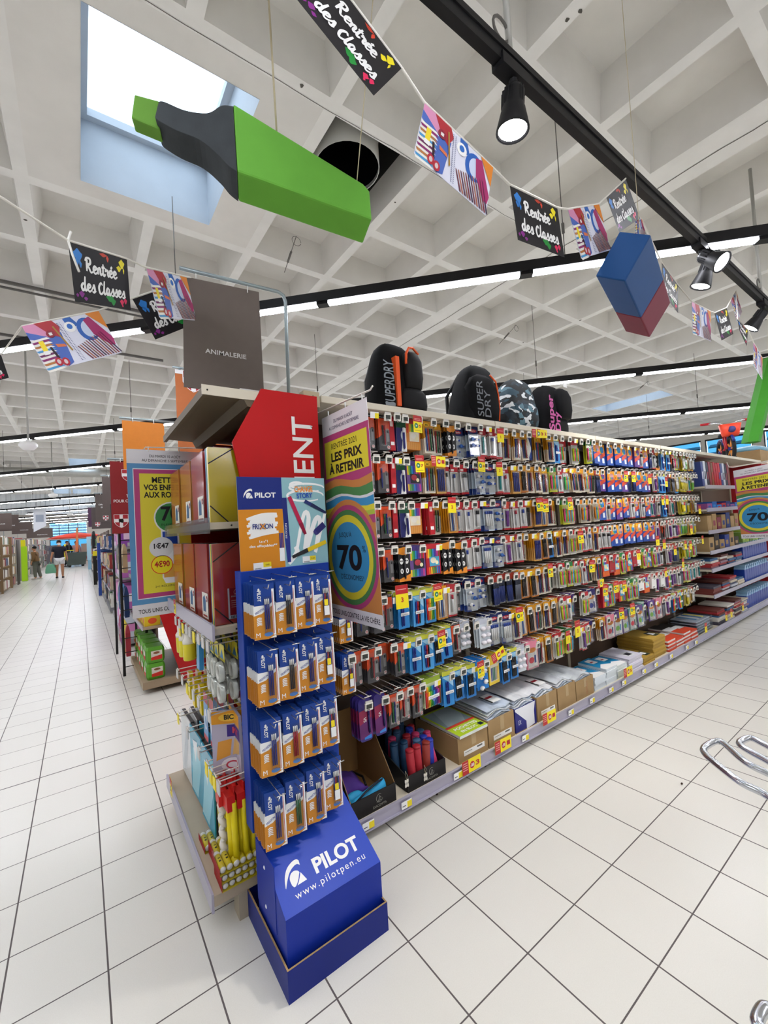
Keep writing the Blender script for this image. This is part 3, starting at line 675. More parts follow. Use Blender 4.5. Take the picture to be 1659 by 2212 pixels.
mb.prism([(X0, y, z) for y, z in pr], (X1-X0, 0, 0), M('#14309a', .45, noise=.03, spec=.25)); 
mb.frame((X0, yf, zf+.0003), (1, 0, 0), (0, yb-yf, zb-zf)); SW, SL = X1-X0, math.hypot(yb-yf, zb-zf)
mb.rect(0, 0, SW, SL, BLUE, .0003)
P = lambda s, tt: (s*SW, tt*SL)
mb.text('PILOT', P(.385, 0)[0], SL*.245, SL*.16, WHITE, al='l', bold=.035, z=.001, fit=SW*.50); mb.text('www.pilotpen.eu', P(.14, 0)[0], SL*.115, SL*.075, WHITE, al='l', z=.001, space=1.25, fit=SW*.74)
def swoosh(mb, x, y, k, m, z=.001):
    Q = lambda pts: [(x+a*k, y+b*k) for a, b in pts]
    arc = smooth_path([(.0,.12),(.10,.50),(.32,.82),(.62,.98),(.86,1.0),(.95,.90)], 4); inn = smooth_path([(.015,.10),(.17,.36),(.38,.62),(.62,.77),(.82,.80),(.93,.70)], 4)
    for i in range(len(arc)-1): mb.poly(Q([inn[i], inn[i+1], arc[i+1], arc[i]]), m, z)
    top = smooth_path([(.30,.10),(.29,.36),(.40,.54),(.58,.60),(.74,.54),(.80,.44)], 4); slit = smooth_path([(.44,.0),(.56,.10),(.66,.22),(.73,.34),(.80,.44)], 4)
    mb.poly(Q([(.36,.0), (.30,.10)]+top[1:]+slit[::-1][1:]), m, z); mb.poly(Q([(.52,.0), (.64,.12), (.74,.26), (.84,.42), (1.0,.02)]), m, z)
swoosh(mb, SW*.085, SL*.235, SL*.25, WHITE)
mb.map = None
for zz in (.30, .16): mb.lathe([(.008, -.0012), (.005, -.004), (1e-4, -.005)], WHITE, 12, (X0, 1.60, zz), 0)
mb.box(X0-.002, 1.50, .13, X0, 1.69, .36, M('#14309a', .45, spec=.25)); mb.build('body', di)
mb = MB(); mb.box(.510, 1.70, .37, .905, 1.775, 1.385, M('#123c9e', .45, noise=.02, spec=.25)); mb.build('back_panel', di, bevel=.002)
# header card artwork
HX0, HW, HZ0, HH = .516, .394, 1.372, .395
mb = MB(); mb.frame((HX0, 1.712, HZ0), (1, 0, 0), (0, 0, 1))
mb.box(0, 0, -.003, HW, HH, 0, M('#8bb7c0', .3)); A = lambda x, y: (x*HW, y*HH)
OR = M('#d98a1e', .35); TEAL = M('#8fbdc6', .3); NV = M('#14297c', .3); YE = M('#f2dc28', .4)
mb.rect(*A(0, .66), *A(.48, 1), NV); mb.rect(*A(0, 0), *A(.48, .66), OR); mb.rect(*A(.48, 0), *A(1, 1), TEAL)
swoosh(mb, .06*HW, .775*HH, .10*HW, WHITE); mb.text('PILOT', .18*HW, .785*HH, .052*HH, WHITE, al='l', bold=.03, fit=.23*HW)
import itertools
for i in range(9):
    y = .385+.024*i; a = .10+.02*math.sin(i*2.1); b = .40+.02*math.cos(i*1.7); mb.stroke([A(a, y-.02), A((a+b)/2, y+.02), A(b, y+.03)], .016, WHITE, .0006)
mb.text('FRIXION', .25*HW, .455*HH, .052*HH, NV, bold=.02, z=.0026, fit=.22*HW); mb.text('X', .248*HW, .45*HH, .062*HH, OR, bold=.02, z=.0030)
mb.text('Le n°1', .25*HW, .31*HH, .026*HH, WHITE, bold=.02); mb.text('des effaçables**', .25*HW, .265*HH, .026*HH, WHITE, bold=.02, fit=.30*HW)
def flatpen(mb, x0, y0, x1, y1, wd, m, cap, z=.001, f=.6):
    (x0, y0), (x1, y1) = A(x0, y0), A(x1, y1); dx, dy = x1-x0, y1-y0; l = math.hypot(dx, dy); nx, ny = -dy/l*wd/2, dx/l*wd/2
    q = lambda a, b: (x0+dx*a+nx*b, y0+dy*a+ny*b)
    mb.poly([q(0, -1), q(f, -1), q(f, 1), q(0, 1)], m, z); mb.poly([q(f, -1.1), q(1, -.7), q(1, .7), q(f, 1.1)], cap, z)
WT = M('#f4f6f6', .4)
for pts in ([(.60,.12),(.72,.58),(.78,.55),(.72,.18),(.86,.52),(.92,.50),(.84,.16),(.99,.60)], [(.52,.06),(.62,.18),(.60,.24)]): mb.stroke([A(*p) for p in pts], .022, WT, .0006)
for cx, cy_, rx, ry in ((.78,.89,.21,.045), (.76,.80,.22,.06), (.66,.92,.08,.03)): mb.stroke([A(cx+rx*math.cos(a*.42), cy_+ry*math.sin(a*.42)) for a in range(14)], .010, WT, .0006)
mb.text('CHANGE', .735*HW, .845*HH, .062*HH, M('#e88a2a', .4), bold=.03, z=.0030, fit=.22*HW, rot=.03); mb.text('STORY', .745*HW, .775*HH, .055*HH, M('#1f4fae', .4), bold=.03, z=.0034, fit=.19*HW, rot=.05)
flatpen(mb, .56, .79, .73, .37, .018, M('#b5184a', .35), M('#8f1038', .35), .0030, .7); flatpen(mb, .74, .74, 1.0, .60, .016, M('#1c2f6e', .35), M('#16224e', .35), .0030, .3)
flatpen(mb, .98, .27, .56, .13, .018, M('#e6c822', .35), M('#26262a', .35), .0032, .55); flatpen(mb, .97, .47, .84, .37, .028, M('#2a2a6e', .35), M('#3a3a80', .35), .0030, .8)
flatpen(mb, .50, .78, .525, .08, .022, M('#1c2a78', .3), M('#26348a', .3), .0017, .6); mb.text('FRIXION', .515*HW, .42*HH, .02*HH, WHITE, z=.0022, rot=PI/2, fit=.16*HH)
for k in range(3): mb.rect(*A(.425+.016*k, .10), *A(.437+.016*k, .40), M('#26348a', .3), .0016)
mb.rect(*A(.42, .10), *A(.475, .24), WT, .0018); mb.text('2,00', .3*HW, .1*HH, .01*HH, M('#b06a12'), z=.0006) if False else None
for x, w_ in ((.13, .19), (.68, .16)):
    y = .035 if x < .3 else .055
    mb.rect(*A(x, y), *A(x+w_, y+.07), WT, .0022); mb.rect(*A(x+w_*.55, y+.02), *A(x+w_, y+.07), YE, .0026); mb.text('4,60', (x+w_*.78)*HW, (y+.035)*HH, .018*HH, BLACK, z=.003); 
    for i in range(12): mb.rect(*A(x+.012+.006*i, y+.006), *A(x+.015+.006*i, y+.016), BLACK, .003)
mb.build('header_card', di)

# pen refill packs on the display
def rounded(w, h, r, cut=None):
    o = []
    for cx, cy_, a in ((w/2-r, -h+r, -PI/2), (w/2-r, -r, 0), (-w/2+r, -r, PI/2), (-w/2+r, -h+r, PI)):
        for i in range(4): o.append((cx+r*math.cos(a+i*PI/6), cy_+r*math.sin(a+i*PI/6)))
    return o
RB, ROR, RWH = M('#1f4496', .35), M('#d08a2c', .4), M('#eef0f0', .4)
RW, RH = .080, .205
mb = MB(); mb.map = lambda p: Vector((p[0], -p[2], p[1]))
oc = rounded(RW, RH, .008)
oc = [(x if not (-.15 < y < -.07 and x < 0) else x, y) for x, y in oc]
mb.box(-.035, -.082, 0, RW/2, 0, .0012, RB); mb.box(-.039, -.112, 0, RW/2, -.082, .0012, RWH); mb.box(-RW/2, -RH+.004, 0, RW/2, -.112, .0012, ROR); mb.rect(-RW/2+.001, -RH+.005, RW/2-.0005, -.113, RWH, .0013)
def band(mb, y0, y1, m, x0=-RW/2+.001, x1=RW/2-.001, z=.0014): mb.rect(x0, y0, x1, y1, m, z)
band(mb, -.078, -.003, RB, -.034); band(mb, -.112, -.078, RWH)
mb.poly([(-.039,-.112),(-.012,-.102),(.039,-.075),(.039,-.190),(.010,-.203),(-.039,-.199)], ROR, .0016); mb.poly([(-.039,-.078),(.02,-.078),(.039,-.06),(.039,-.076),(-.01,-.108),(-.039,-.114)], RWH, .0018)
mb.rect(.030, -.19, .039, -.02, RWH, .002); mb.text('PILOT', -.022, -.043, .013, WHITE, z=.002, rot=-PI/2, bold=.03, fit=.040); mb.map_ = None
mb.ell(-.0165, -.020, .004, .006, WHITE, .002, 8); mb.text('FRIXION', -.015, -.101, .008, M('#3a4c9a'), z=.0022, fit=.034, rot=.5, bold=.02); mb.text('M', -.026, -.192, .017, WHITE, z=.0034)
for i in range(5): mb.stroke([(-.028, -.150+.006*i), (-.020, -.146+.006*i), (-.010, -.148+.006*i)], .004, WHITE, .0022)
mb.rect(.0315, -.185, .0335, -.03, M('#c22c3a'), .0024); mb.ell(.012, -.185, .016, .008, M('#4f7fc0'), .0022)
RCARD = mb.mesh('card')
RPEN = {}
for nm, col in (('blue', '#22308f'), ('black', '#26262c'), ('red', '#b01a34'), ('green', '#1f6a3a'), ('multi', None)):
    mb = MB()
    for i in range(3 if col else 4):
        c = M(col or ('#22308f', '#b01a34', '#26262c', '#3a3fa0')[i], .3); x = .004+.0065*i; mb.tube([(x, -.0055, -.165), (x, -.0055, -.075)], .0025, c, 6); mb.tube([(x, -.0055, -.075), (x, -.0055, -.055)], .0025, WHITE, 6)
    RPEN[nm] = mb.mesh('refill')
RPEN['multi4'] = RPEN['multi']
mb = MB(); mb.box(-.001, -.0105, -.178, .0275, -.0016, -.048, CLEAR); RBL = mb.mesh('blister')
mb = MB(); mb.rect(0, 0, 1, 1, YE) if False else mb.box(.004, -.0115, -.125, .02, -.0108, -.1, YE); mb.box(.002, -.0115, -.165, .024, -.0108, -.127, RWH); RLAB = mb.mesh('sticker')
def refill(x, y, z, col, label, group, full=True):
    o = bpy.data.objects.new('pen_refill_pack', RCARD); COL.objects.link(o); o.location = (x, y, z); tag(o, label, 'pen refills', group)
    if full:
        for nm, me in (('refills', RPEN[col]), ('blister', RBL), ('sticker', RLAB)):
            if nm == 'sticker' and col != 'multi': continue
            c = bpy.data.objects.new(nm if nm != 'refills' else 'refill_trio', me); COL.objects.link(c); c.parent = o
    return o
WIRE = M('#c7c9cc', .25, .9)
def display_hook(x, y0, y1, z, lab):
    mb = MB(); mb.tube([(x, y0, z+.012), (x, y0, z), (x, y1+.01, z-.004), (x, y1, z+.012)], .0022, WIRE, 5); mb.tube([(x, y0, z+.03), (x, y1-.01, z+.028), (x, y1-.02, z+.03)], .0018, WIRE, 5); mb.tube([(x-.016, y1-.02, z+.03), (x+.016, y1-.02, z+.03)], .0022, WIRE, 5)
    return tag(mb.build('display_hook'), lab, 'hook', 'wire hooks on the pen display')
cols4 = [['blue','black','blue','multi'], ['blue','black','blue','multi'], ['blue','red','blue','multi'], ['blue','green','blue','multi']]
cnt4 = [[13,8,9,6], [12,7,8,6], [13,9,9,7], [12,8,8,7]]
fy4 = [1.555, 1.565, 1.58, 1.60]
for r, zt in enumerate((1.345, 1.098, .845, .588)):
    for c in range(4):
        x = .548+.0885*c; rn = ['top','second','third','bottom'][r]; cn = ['first','second','third','last'][c]
        display_hook(x, 1.70, fy4[c]-.06, zt-.010, 'wire hook of the %s refill column, %s row of the blue display' % (cn, rn))
        for i in range(cnt4[r][c]):
            f = i == 0; col = cols4[r][c]; lab = '%s refill pack, front of the %s hook, %s row of the display' % (col.replace('multi', 'mixed colour'), cn, rn) if f else 'refill packs behind the front one, %s hook, %s display row' % (cn, rn)
            o = refill(x+random.uniform(-.002, .002), fy4[c]+i*.0098, zt+random.uniform(-.002, .002), col, lab, None if f else 'refill packs behind the %s front pack, %s row' % (cn, rn), f or (c == 0 and i < 3))
            o.rotation_euler = (random.uniform(-.02, .02)-.03*(i == 0), 0, random.uniform(-.03, .03)-.12)
# ------------------------------------------------------------------ pegs, price tags and hanging packs of the main run
ROWZ = [2.14, 1.893, 1.636, 1.388, 1.125, .866, .606]
RN = ['top', 'second', 'third', 'fourth', 'fifth', 'sixth', 'lowest']
K = lambda h, r=.4: M(h, r)
def PK(): 
    mb = MB(); mb.map = lambda p: Vector((p[0], -p[2], p[1])); return mb
def card(w, h, m, t=.0012):
    mb = PK(); mb.box(-w/2, -h, -t, w/2, 0, 0, m); return mb
def sticks(L, r=.0042, z=.006):
    mb = PK()
    for x, y0, y1, c, cap in L:
        mb.tube([(x, y0, z), (x, y1, z)], r, K(c, .3), 6); mb.tube([(x, y1, z), (x, y1+(y1-y0)*.32, z)], r*1.15, K(cap, .3), 6); mb.tube([(x, y0-.008, z), (x, y0, z)], [r*.3, r], K(c, .3), 6)
    return mb
def blis(w, y0, y1, d=.014):
    mb = PK(); mb.box(-w/2, y0, .0008, w/2, y1, d, CLEAR); return mb
NEON = ['#e8f02a', '#ff5a9a', '#4fe06a', '#ff9a2a', '#45b8f0']; PENC = ['#1f2f86', '#1c1c20', '#b3202e', '#1d6b3c']
RBW = ['#d8262e','#e8742a','#f0c62a','#6ab43a','#1f8f5a','#2a8fd0','#2a4aa8','#6a3a98','#c23a8a','#7a4a2a']
DES = {}
def design(name, kind, cat, desc, mb, parts):
    DES[name] = (kind, cat, desc, mb.mesh('card'), [(n, b.mesh(n)) for n, b in parts])
for v in range(4):
    w, h = .074, .198; mb = card(w, h, K('#4c4b4e'))
    mb.rect(-w/2, -.082, w/2, -.018, K('#e4532a')); mb.rect(-w/2, -.018, w/2, 0, K('#1c1b1d')); mb.text('Dunédio', 0, -.013, .006, WHITE, fit=.05)
    mb.poly([(-w/2,-.082),(.0,-.082),(-.012,-.11),(-w/2,-.13)], K('#e4532a')); mb.ell(.024, -.182, .010, .010, K('#e8e2e0'), .0008, 12); mb.ell(.024, -.182, .007, .007, K('#c83440'), .001, 10); mb.ell(.024, -.182, .004, .004, K('#e8e2e0'), .0012, 8)
    mb.rect(.014, -.15, .032, -.075, K('#8a898c')); mb.rect(.018, -.10, .028, -.085, K('#22222a'), .0008)
    n = 1+v % 2; cols = [PENC[(v+i) % 4] for i in range(n)]
    design('duo%d' % v, 'pen_card', 'pens', 'grey and orange pen card', mb, [('pen', sticks([(-.012+.013*i, -.165, -.085, cols[i], cols[i]) for i in range(n)], .0045)), ('blister', blis(.05, -.178, -.035))])
for v in range(5):
    w, h = .084, .2; mb = card(w, h, K('#e09a1e')); lo = ['#f0e8d4', '#e6b060', '#c8782a', '#f2ead8', '#d9902a'][v]
    mb.poly([(-w/2,-h),(w/2,-h),(w/2,-.09),(.01,-.075),(-w/2,-.11)], K(lo)); mb.ell(-.012, -.022, .022, .012, K('#f4c430'), .0006, 14); mb.text('BIC', -.012, -.027, .010, BLACK, bold=.03)
    if v in (0, 3): mb.ell(.018, -.17, .014, .014, K('#1a1a1c'), .0008, 14); mb.ell(.018, -.17, .009, .009, WHITE, .001, 10)
    n = 3+v % 2; S = [PENC, ['#2a3a9a']*4, ['#1c1c20']*4, ['#1f4fae','#c02a34','#1d6b3c','#1c1c20'], ['#f2f2f0','#2a6ac0','#f2f2f0','#c02a34']][v]
    design('bic%d' % v, 'ballpoint_pack', 'pens', ['orange and cream ballpoint pen pack', 'orange blister of blue ballpoints', 'amber card of black pens', 'orange and white four-colour pen pack', 'orange pack of white-barrelled pens'][v], mb, [('pen', sticks([(-.025+.016*i, -.18, -.08, S[i], S[i]) for i in range(n)])), ('blister', blis(.072, -.19, -.04))])
for v in range(4):
    w, h = .112, .185; mb = PK(); m = K(['#d8863a', '#b32432', '#6a4a8a', '#c23a2a'][v]); mb.box(-w/2, -h, -.022, w/2, 0, 0, m)
    for i in range(9): mb.rect(-w/2+.006+.0112*i, -.085, -.0+-w/2+.016+.0112*i, -.03, K(RBW[(i+v) % 10]))
    mb.rect(-w/2, -.028, w/2, 0, K(['#b32432', '#c22a34', '#4a3a7a', '#c22a34'][v]), .0006); mb.rect(-.03, -.135, .046, -.078, K(['#efe6d0', '#4fa6c8', '#2a2a34', '#8fc8e0'][v]), .0008)
    mb.ell(.0, -.10, .022, .018, K(['#f4f0e4', '#e8e0c8', '#b83a4a', '#e8d8a0'][v]), .001, 14); mb.ell(.026, -.115, .012, .012, K('#f6ecc0'), .0012, 12)
    for i in range(7): mb.rect(-w/2+.004+.0148*i, -h+.004, -w/2+.015+.0148*i, -.14, K(['#e0a050', RBW[i], RBW[i+2], '#e8742a'][v]))
    design('felt%d' % v, 'felt_pen_box', 'felt pens', ['wood-coloured box of felt pens with a rainbow window', 'red box of felt pens with a blue picture', 'dark violet box of coloured pens', 'red box of colouring pencils'][v], mb, [])
for v in range(3):
    w, h = .098, .205; mb = card(w, h, K('#c9d6e2'), .0008); mb.rect(-w/2, -.055, w/2, 0, K('#1c2a62')); mb.ell(0, -.030, .036, .012, K('#b8283a'), .0008, 16); mb.text('Tipp-Ex', 0, -.034, .010, WHITE, bold=.02, z=.001); mb.rect(-w/2, -h, -.01, -h+.04, K('#1f3a86'))
    b = PK()
    for i in range(3 if v == 0 else 4):
        x, y = (-.018+.036*(i % 2)), -.09-.042*(i//2) if v else -.085-.038*i
        if v == 2: b.tube([(-.028+.018*i, -.17, .008), (-.028+.018*i, -.09, .008)], .006, WHITE, 8); b.tube([(-.028+.018*i, -.09, .008), (-.028+.018*i, -.07, .008)], .006, K('#2a4aa8'), 8)
        else: b.ball((x, y, .012), .017, K(['#eef0f2', '#2f6fc8', '#f4f4f4', '#2a5ab0'][(i+v) % 4], .25), 10, (1, .8, .6)); b.ball((x+.008, y-.004, .022), .007, K('#2a4aa8', .25), 6)
    design('tip%d' % v, 'correction_tape_pack', 'correction tape', ['dark blue headed pack of three correction rollers', 'dark blue headed pack of correction mice', 'dark blue headed pack of correction pens'][v], mb, [('roller', b), ('blister', blis(.088, -.195, -.06, .026))])
for v in range(5):
    w, h = .066, .2; mb = card(w, h, K('#f0efec')); mb.rect(-w/2, -.05, w/2, 0, K(['#c22a34', '#c22a34', '#b83038', '#d04a3a', '#a82430'][v])); mb.rect(-w/2, -h, w/2, -h+.012, K('#c22a34')); mb.rect(-.028, -.045, .0, -.03, K('#f4e0dc'), .0006)
    c = ['#2a4ab0', '#1c1c22', '#c02a44', '#7a3a98', '#2aa0a0'][v]
    design('wht%d' % v, 'marker_card', 'markers', 'red headed white card with a %s marker' % ['blue', 'black', 'red', 'purple', 'teal'][v], mb, [('marker', sticks([(-.006+.013*i, -.17, -.09, '#f2f2f2' if v < 3 else c, c) for i in range(1+v % 2)], .0065, .008)), ('blister', blis(.05, -.188, -.055, .018))])
for v in range(4):
    w, h = .082, .205; mb = card(w, h, K(['#2f86cc', '#4a9bd8', '#2a78c4', '#3a8fd4'][v])); mb.rect(-w/2, -.025, w/2, 0, K('#d8d84a')); mb.poly([(-w/2,-.03),(w/2,-.03),(w/2,-.10),(.0,-.06)], K('#9fd0f0'), .0006); mb.rect(-.03, -.13, .032, -.112, WHITE, .012); mb.text('PaperMate', 0, -.126, .008, K('#26507a'), z=.0125, fit=.05)
    S = [['#1f2f86']*5, ['#1f2f86','#b3202e','#1c1c20','#d8682a'], ['#1c1c20']*4, RBW][v]; n = 2+v
    design('pap%d' % v, 'gel_pen_pack', 'gel pens', ['light blue pack with two blue pens', 'light blue pack of assorted pens', 'light blue pack of black pens', 'light blue pack of rainbow pens'][v], mb, [('pen', sticks([(-.026+.0125*i+.01*(2-n/2), -.182, -.09, S[i % len(S)], S[i % len(S)]) for i in range(n)], .0048))])
w, h = .076, .215; mb = PK(); o = rounded(w, h, .016); mb.prism([(x, y, -.0012) for x, y in o], (0, 0, .0012), K('#3a2f78', .3)); mb.poly([(-.037,-.20),(.037,-.20),(.037,-.05),(-.037,-.09)], K('#6a2a6c', .3)); mb.poly([(-.037,-.13),(.037,-.10),(.037,-.05),(-.037,-.06)], K('#9a2a50', .3), .0006); mb.text('V5', -.012, -.105, .017, WHITE, rot=-PI/2, bold=.02, z=.001); mb.poly([(-.012,-.205),(.03,-.205),(.03,-.185),(-.012,-.195)], K('#3a86d8', .3), .0008)
design('v5', 'rollerball_pouch', 'rollerball pen', 'purple and red rollerball pen pouch', mb, [('pen', sticks([(.018, -.17, -.08, '#2a2a60', '#3a2a6c')], .006))])
for v in range(4):
    w, h = .088, .195; mb = card(w, h, K(['#e9e7df', '#d8dc3a', '#cfd8d4', '#e3d9c0'][v])); mb.rect(-w/2, -.035, w/2, 0, K(['#c22a34', '#2a8a4a', '#b8283a', '#e0882a'][v]))
    design('neo%d' % v, 'highlighter_pack', 'highlighters', ['white pack of neon highlighters with a red head', 'yellow-green pack of neon highlighters', 'grey pack of neon highlighters', 'cream pack of neon highlighters'][v], mb, [('highlighter', sticks([(-.028+.019*i, -.165, -.09, NEON[(i+v) % 5], NEON[(i+v) % 5]) for i in range(4)], .0075, .009)), ('blister', blis(.08, -.185, -.04, .02))])
for v in range(3):
    w, h = .118, .19; mb = PK(); mb.box(-w/2, -h, -.018, w/2, 0, 0, K(['#234a9c', '#234a9c', '#5a3a8a'][v])); mb.rect(-w/2, -.085, w/2, 0, K('#e6981f')); mb.ell(.01, -.05, .034, .030, K(['#2f8fd0', '#d8a0a0', '#7a3a9a'][v]), .0006, 16); mb.poly([(-w/2,-.11),(w/2,-.07),(w/2,-.10),(-w/2,-.15)], K('#d84a2a'), .0006); mb.rect(.005, -.17, .04, -.125, K('#e8eef4'), .0008); mb.ell(-.03, -.02, .02, .011, K('#f4c430'), .0008, 12)
    for i in range(8): mb.rect(-.05+.012*i, -.075, -.042+.012*i, -.055, K(RBW[i]), .0008)
    design('kid%d' % v, 'colouring_set', 'colouring pens', ['blue and orange colouring pen box', 'blue box of colouring pens with an orange top', 'violet and orange colouring set'][v], mb, [])
for v in range(2):
    w, h = .084, .2; mb = card(w, h, K('#1d1d20')); mb.poly([(-w/2,-h),(w/2,-h),(w/2,-.16),(-w/2,-.185)], K('#e08a2a')); mb.poly([(-w/2,-.01),(w/2,-.0),(w/2,-.03),(.01,-.055),(-w/2,-.04)], K('#dd8c28'), .0006)
    for x in (-.02, .018): mb.ell(x, -.085, .013, .017, WHITE, .0008, 12); mb.ell(x-.005, -.083, .004, .005, BLACK, .001, 8); mb.ell(x+.005, -.083, .004, .005, BLACK, .001, 8); mb.ell(x, -.14, .011, .015, WHITE, .0008, 12); mb.ell(x, -.14, .004, .009, BLACK, .001, 8)
    design('drk%d' % v, 'fineliner_pack', 'fineliners', 'black pack with white roundels and an orange foot', mb, [('pen', sticks([(-.001, -.18, -.08, '#2a2a30', '#1a1a1e')], .0055))])
w, h = .07, .2; mb = card(w, h, K('#f2f2ee')); mb.rect(-w/2, -.06, w/2, 0, K('#22523a')); mb.text('EASY', 0, -.03, .012, WHITE, fit=.05); mb.poly([(-w/2,-.2),(-.005,-.2),(.02,-.06),(-w/2,-.06)], K('#23265e'), .0006); mb.ell(.012, -.105, .016, .03, K('#cfd6e0'), .0008, 14)
design('easy', 'fountain_pen_pack', 'fountain pen', 'green headed white fountain pen pack', mb, [('pen', sticks([(.012, -.18, -.09, '#2a2a70', '#e4e6ea')], .007, .009))])
w, h = .036, .2; mb = PK(); mb.box(-w/2, -h, -.03, w/2, 0, 0, K('#b41e2a')); mb.rect(-.012, -.17, .012, -.15, WHITE); mb.rect(-.01, -.06, .01, -.03, K('#f0d8d4'))
design('slim', 'slim_pencil_box', 'pencils', 'slim red pencil box', mb, [])
for v in range(3):
    w, h = .07, .19; mb = card(w, h, K(['#d8c82a', '#c8d02a', '#e0b020'][v])); mb.rect(-w/2, -.03, w/2, 0, K(['#c8a81c', '#5a9a3a', '#b8282e'][v])); mb.rect(-.02, -.06, .02, -.04, WHITE, .0006)
    design('yel%d' % v, 'glue_pack', 'glue', ['yellow glue pack', 'lime glue pack', 'yellow glue pack with a red head'][v], mb, [('tube', sticks([(-.012+.022*i, -.165, -.09, ['#e8d42a', '#7ac04a', '#f0f0e8'][v], '#f4f4f0') for i in range(2)], .010, .012)), ('blister', blis(.06, -.18, -.04, .026))])
for v in range(2):
    w, h = .07, .2; mb = card(w, h, FILM, .001); mb.rect(-w/2, -.04, w/2, 0, K(['#a83a2e', '#c24a34'][v]))
    design('bun%d' % v, 'pen_bundle', 'pens', ['red headed clear bag of dark blue pens', 'red headed clear bag of grey pens'][v], mb, [('pen', sticks([(-.024+.012*i, -.185, -.08, ['#1c2c66', '#5a5f6c'][v], '#22283c') for i in range(5)], .0052))])
for v in range(4):
    w, h = .13, .2; mb = card(w, h, K(['#5a3f86', '#e58aa0', '#3f3a78', '#5f9a8e'][v]), .006); mb.rect(-w/2, -.05, w/2, 0, FILM, .0006) if False else mb.rect(-.05, -.19, .05, -.08, K(['#eef2e8', '#f4f2ee', '#f2f0f4', '#f2f4f0'][v])); mb.ell(.0, -.07, .045, .018, K('#e08a2a'), .0008, 16); mb.ell(-.012, -.14, .03, .022, K(['#7ab84a', '#c8384a', '#3a4a9a', '#d83a4a'][v]), .001, 16); mb.rect(.02, -.165, .04, -.11, K(['#4a9ac8', '#3a4a8a', '#4a4a86', '#3a3a4a'][v]), .001)
    design('geo%d' % v, 'stationery_set', 'stationery set', ['purple stationery set pack', 'pink stationery set pack', 'indigo stationery set pack', 'green-grey stationery set pack'][v], mb, [('blister', blis(.12, -.195, -.055, .02))])
for v in range(3):
    w, h = .09, .15; mb = PK(); mb.box(-w/2, -h, -.03, w/2, 0, 0, K(['#eeeeea', '#a82430', '#eeeeea'][v])); mb.rect(-w/2, -.03, w/2, 0, K('#b3242e')); mb.ell(.015, -.05, .018, .012, K('#2a6a3a'), .0006, 14)
    for i in range(5): mb.rect(.003+.005*i, -.055, .007+.005*i, -.045, K(RBW[i*2]), .0008)
    mb.rect(-.03, -.14, .01, -.13, K('#8a8a8a'), .0006)
    design('cra%d' % v, 'crayon_box', 'crayons', ['white crayon box with a red top', 'red crayon box', 'white box of colouring pencils'][v], mb, [])
w, h = .12, .19; mb = card(w, h, K('#24387a')); mb.poly([(-.045,-.17),(.045,-.17),(.05,-.09),(.025,-.02),(-.025,-.02),(-.05,-.09)], WHITE); mb.ell(0, -.10, .016, .022, K('#22347a'), .0008, 14); mb.poly([(-.05,-.17),(-.02,-.17),(-.045,-.12)], K('#2a4a9a'), .0008); mb.poly([(.05,-.17),(.02,-.17),(.045,-.12)], K('#2a4a9a'), .0008)
design('ftb', 'correction_tape_pack', 'correction tape', 'white and dark blue football-shirt shaped pack', mb, [])
w, h = .135, .17; mb = card(w, h, K('#cfd8b0')); mb.rect(-w/2, -.03, w/2, 0, K('#9fb83a')); mb.rect(-.045, -.12, .045, -.10, WHITE, .012); mb.text('PaperMate', 0, -.115, .008, K('#3a5a8a'), z=.0125, fit=.07); mb.poly([(-.02,-.12),(.02,-.12),(0,-.14)], K('#6a78c0'), .012)
design('mul', 'gel_pen_set', 'gel pens', 'wide pack of rainbow gel pens', mb, [('pen', sticks([(-.058+.0128*i, -.16, -.075, RBW[i % 10], RBW[(i+1) % 10]) for i in range(10)], .005))])
w, h = .10, .19; mb = card(w, h, K('#d8e0e6'), .001); b = PK()
for i in range(3):
    for j in range(2): b.ball((-.022+.044*j, -.06-.045*i, .012), .022, M('#e8e4ea', .15), 10, (1, .7, .7))
mb.rect(-w/2, -.035, w/2, 0, K('#c8ccd8'))
design('bub', 'sharpener_pack', 'sharpeners', 'clear pack with six round blisters', mb, [('sharpener', b)])
w, h = .10, .19; mb = card(w, h, K('#2a7fd0')); b = PK()
for i in range(5): b.ball((-.02+.036*(i % 2), -.04-.034*i, .014), .019, M('#f2f2f2', .3), 10, (1, .8, .7)); b.ball((-.02+.036*(i % 2)+.006, -.045-.034*i, .024), .006, M('#2a2a34', .3), 6)
design('erz', 'eraser_pack', 'erasers', 'blue card of white round erasers', mb, [('eraser', b)])
w, h = .11, .19; mb = card(w, h, K('#e6c83a')); mb.rect(-w/2+.012, -.17, w/2-.01, -.06, K('#cfc9b4')); 
for i, c in enumerate(('#3a3a80', '#2a6a6a', '#1f5f4a', '#8a8a86', '#c8a83a')): mb.rect(-.035+.016*i, -.165, -.022+.016*i, -.08, K(c), .0006)
design('ylc', 'ruled_card_pack', 'labels', 'yellow card of index tabs', mb, [])

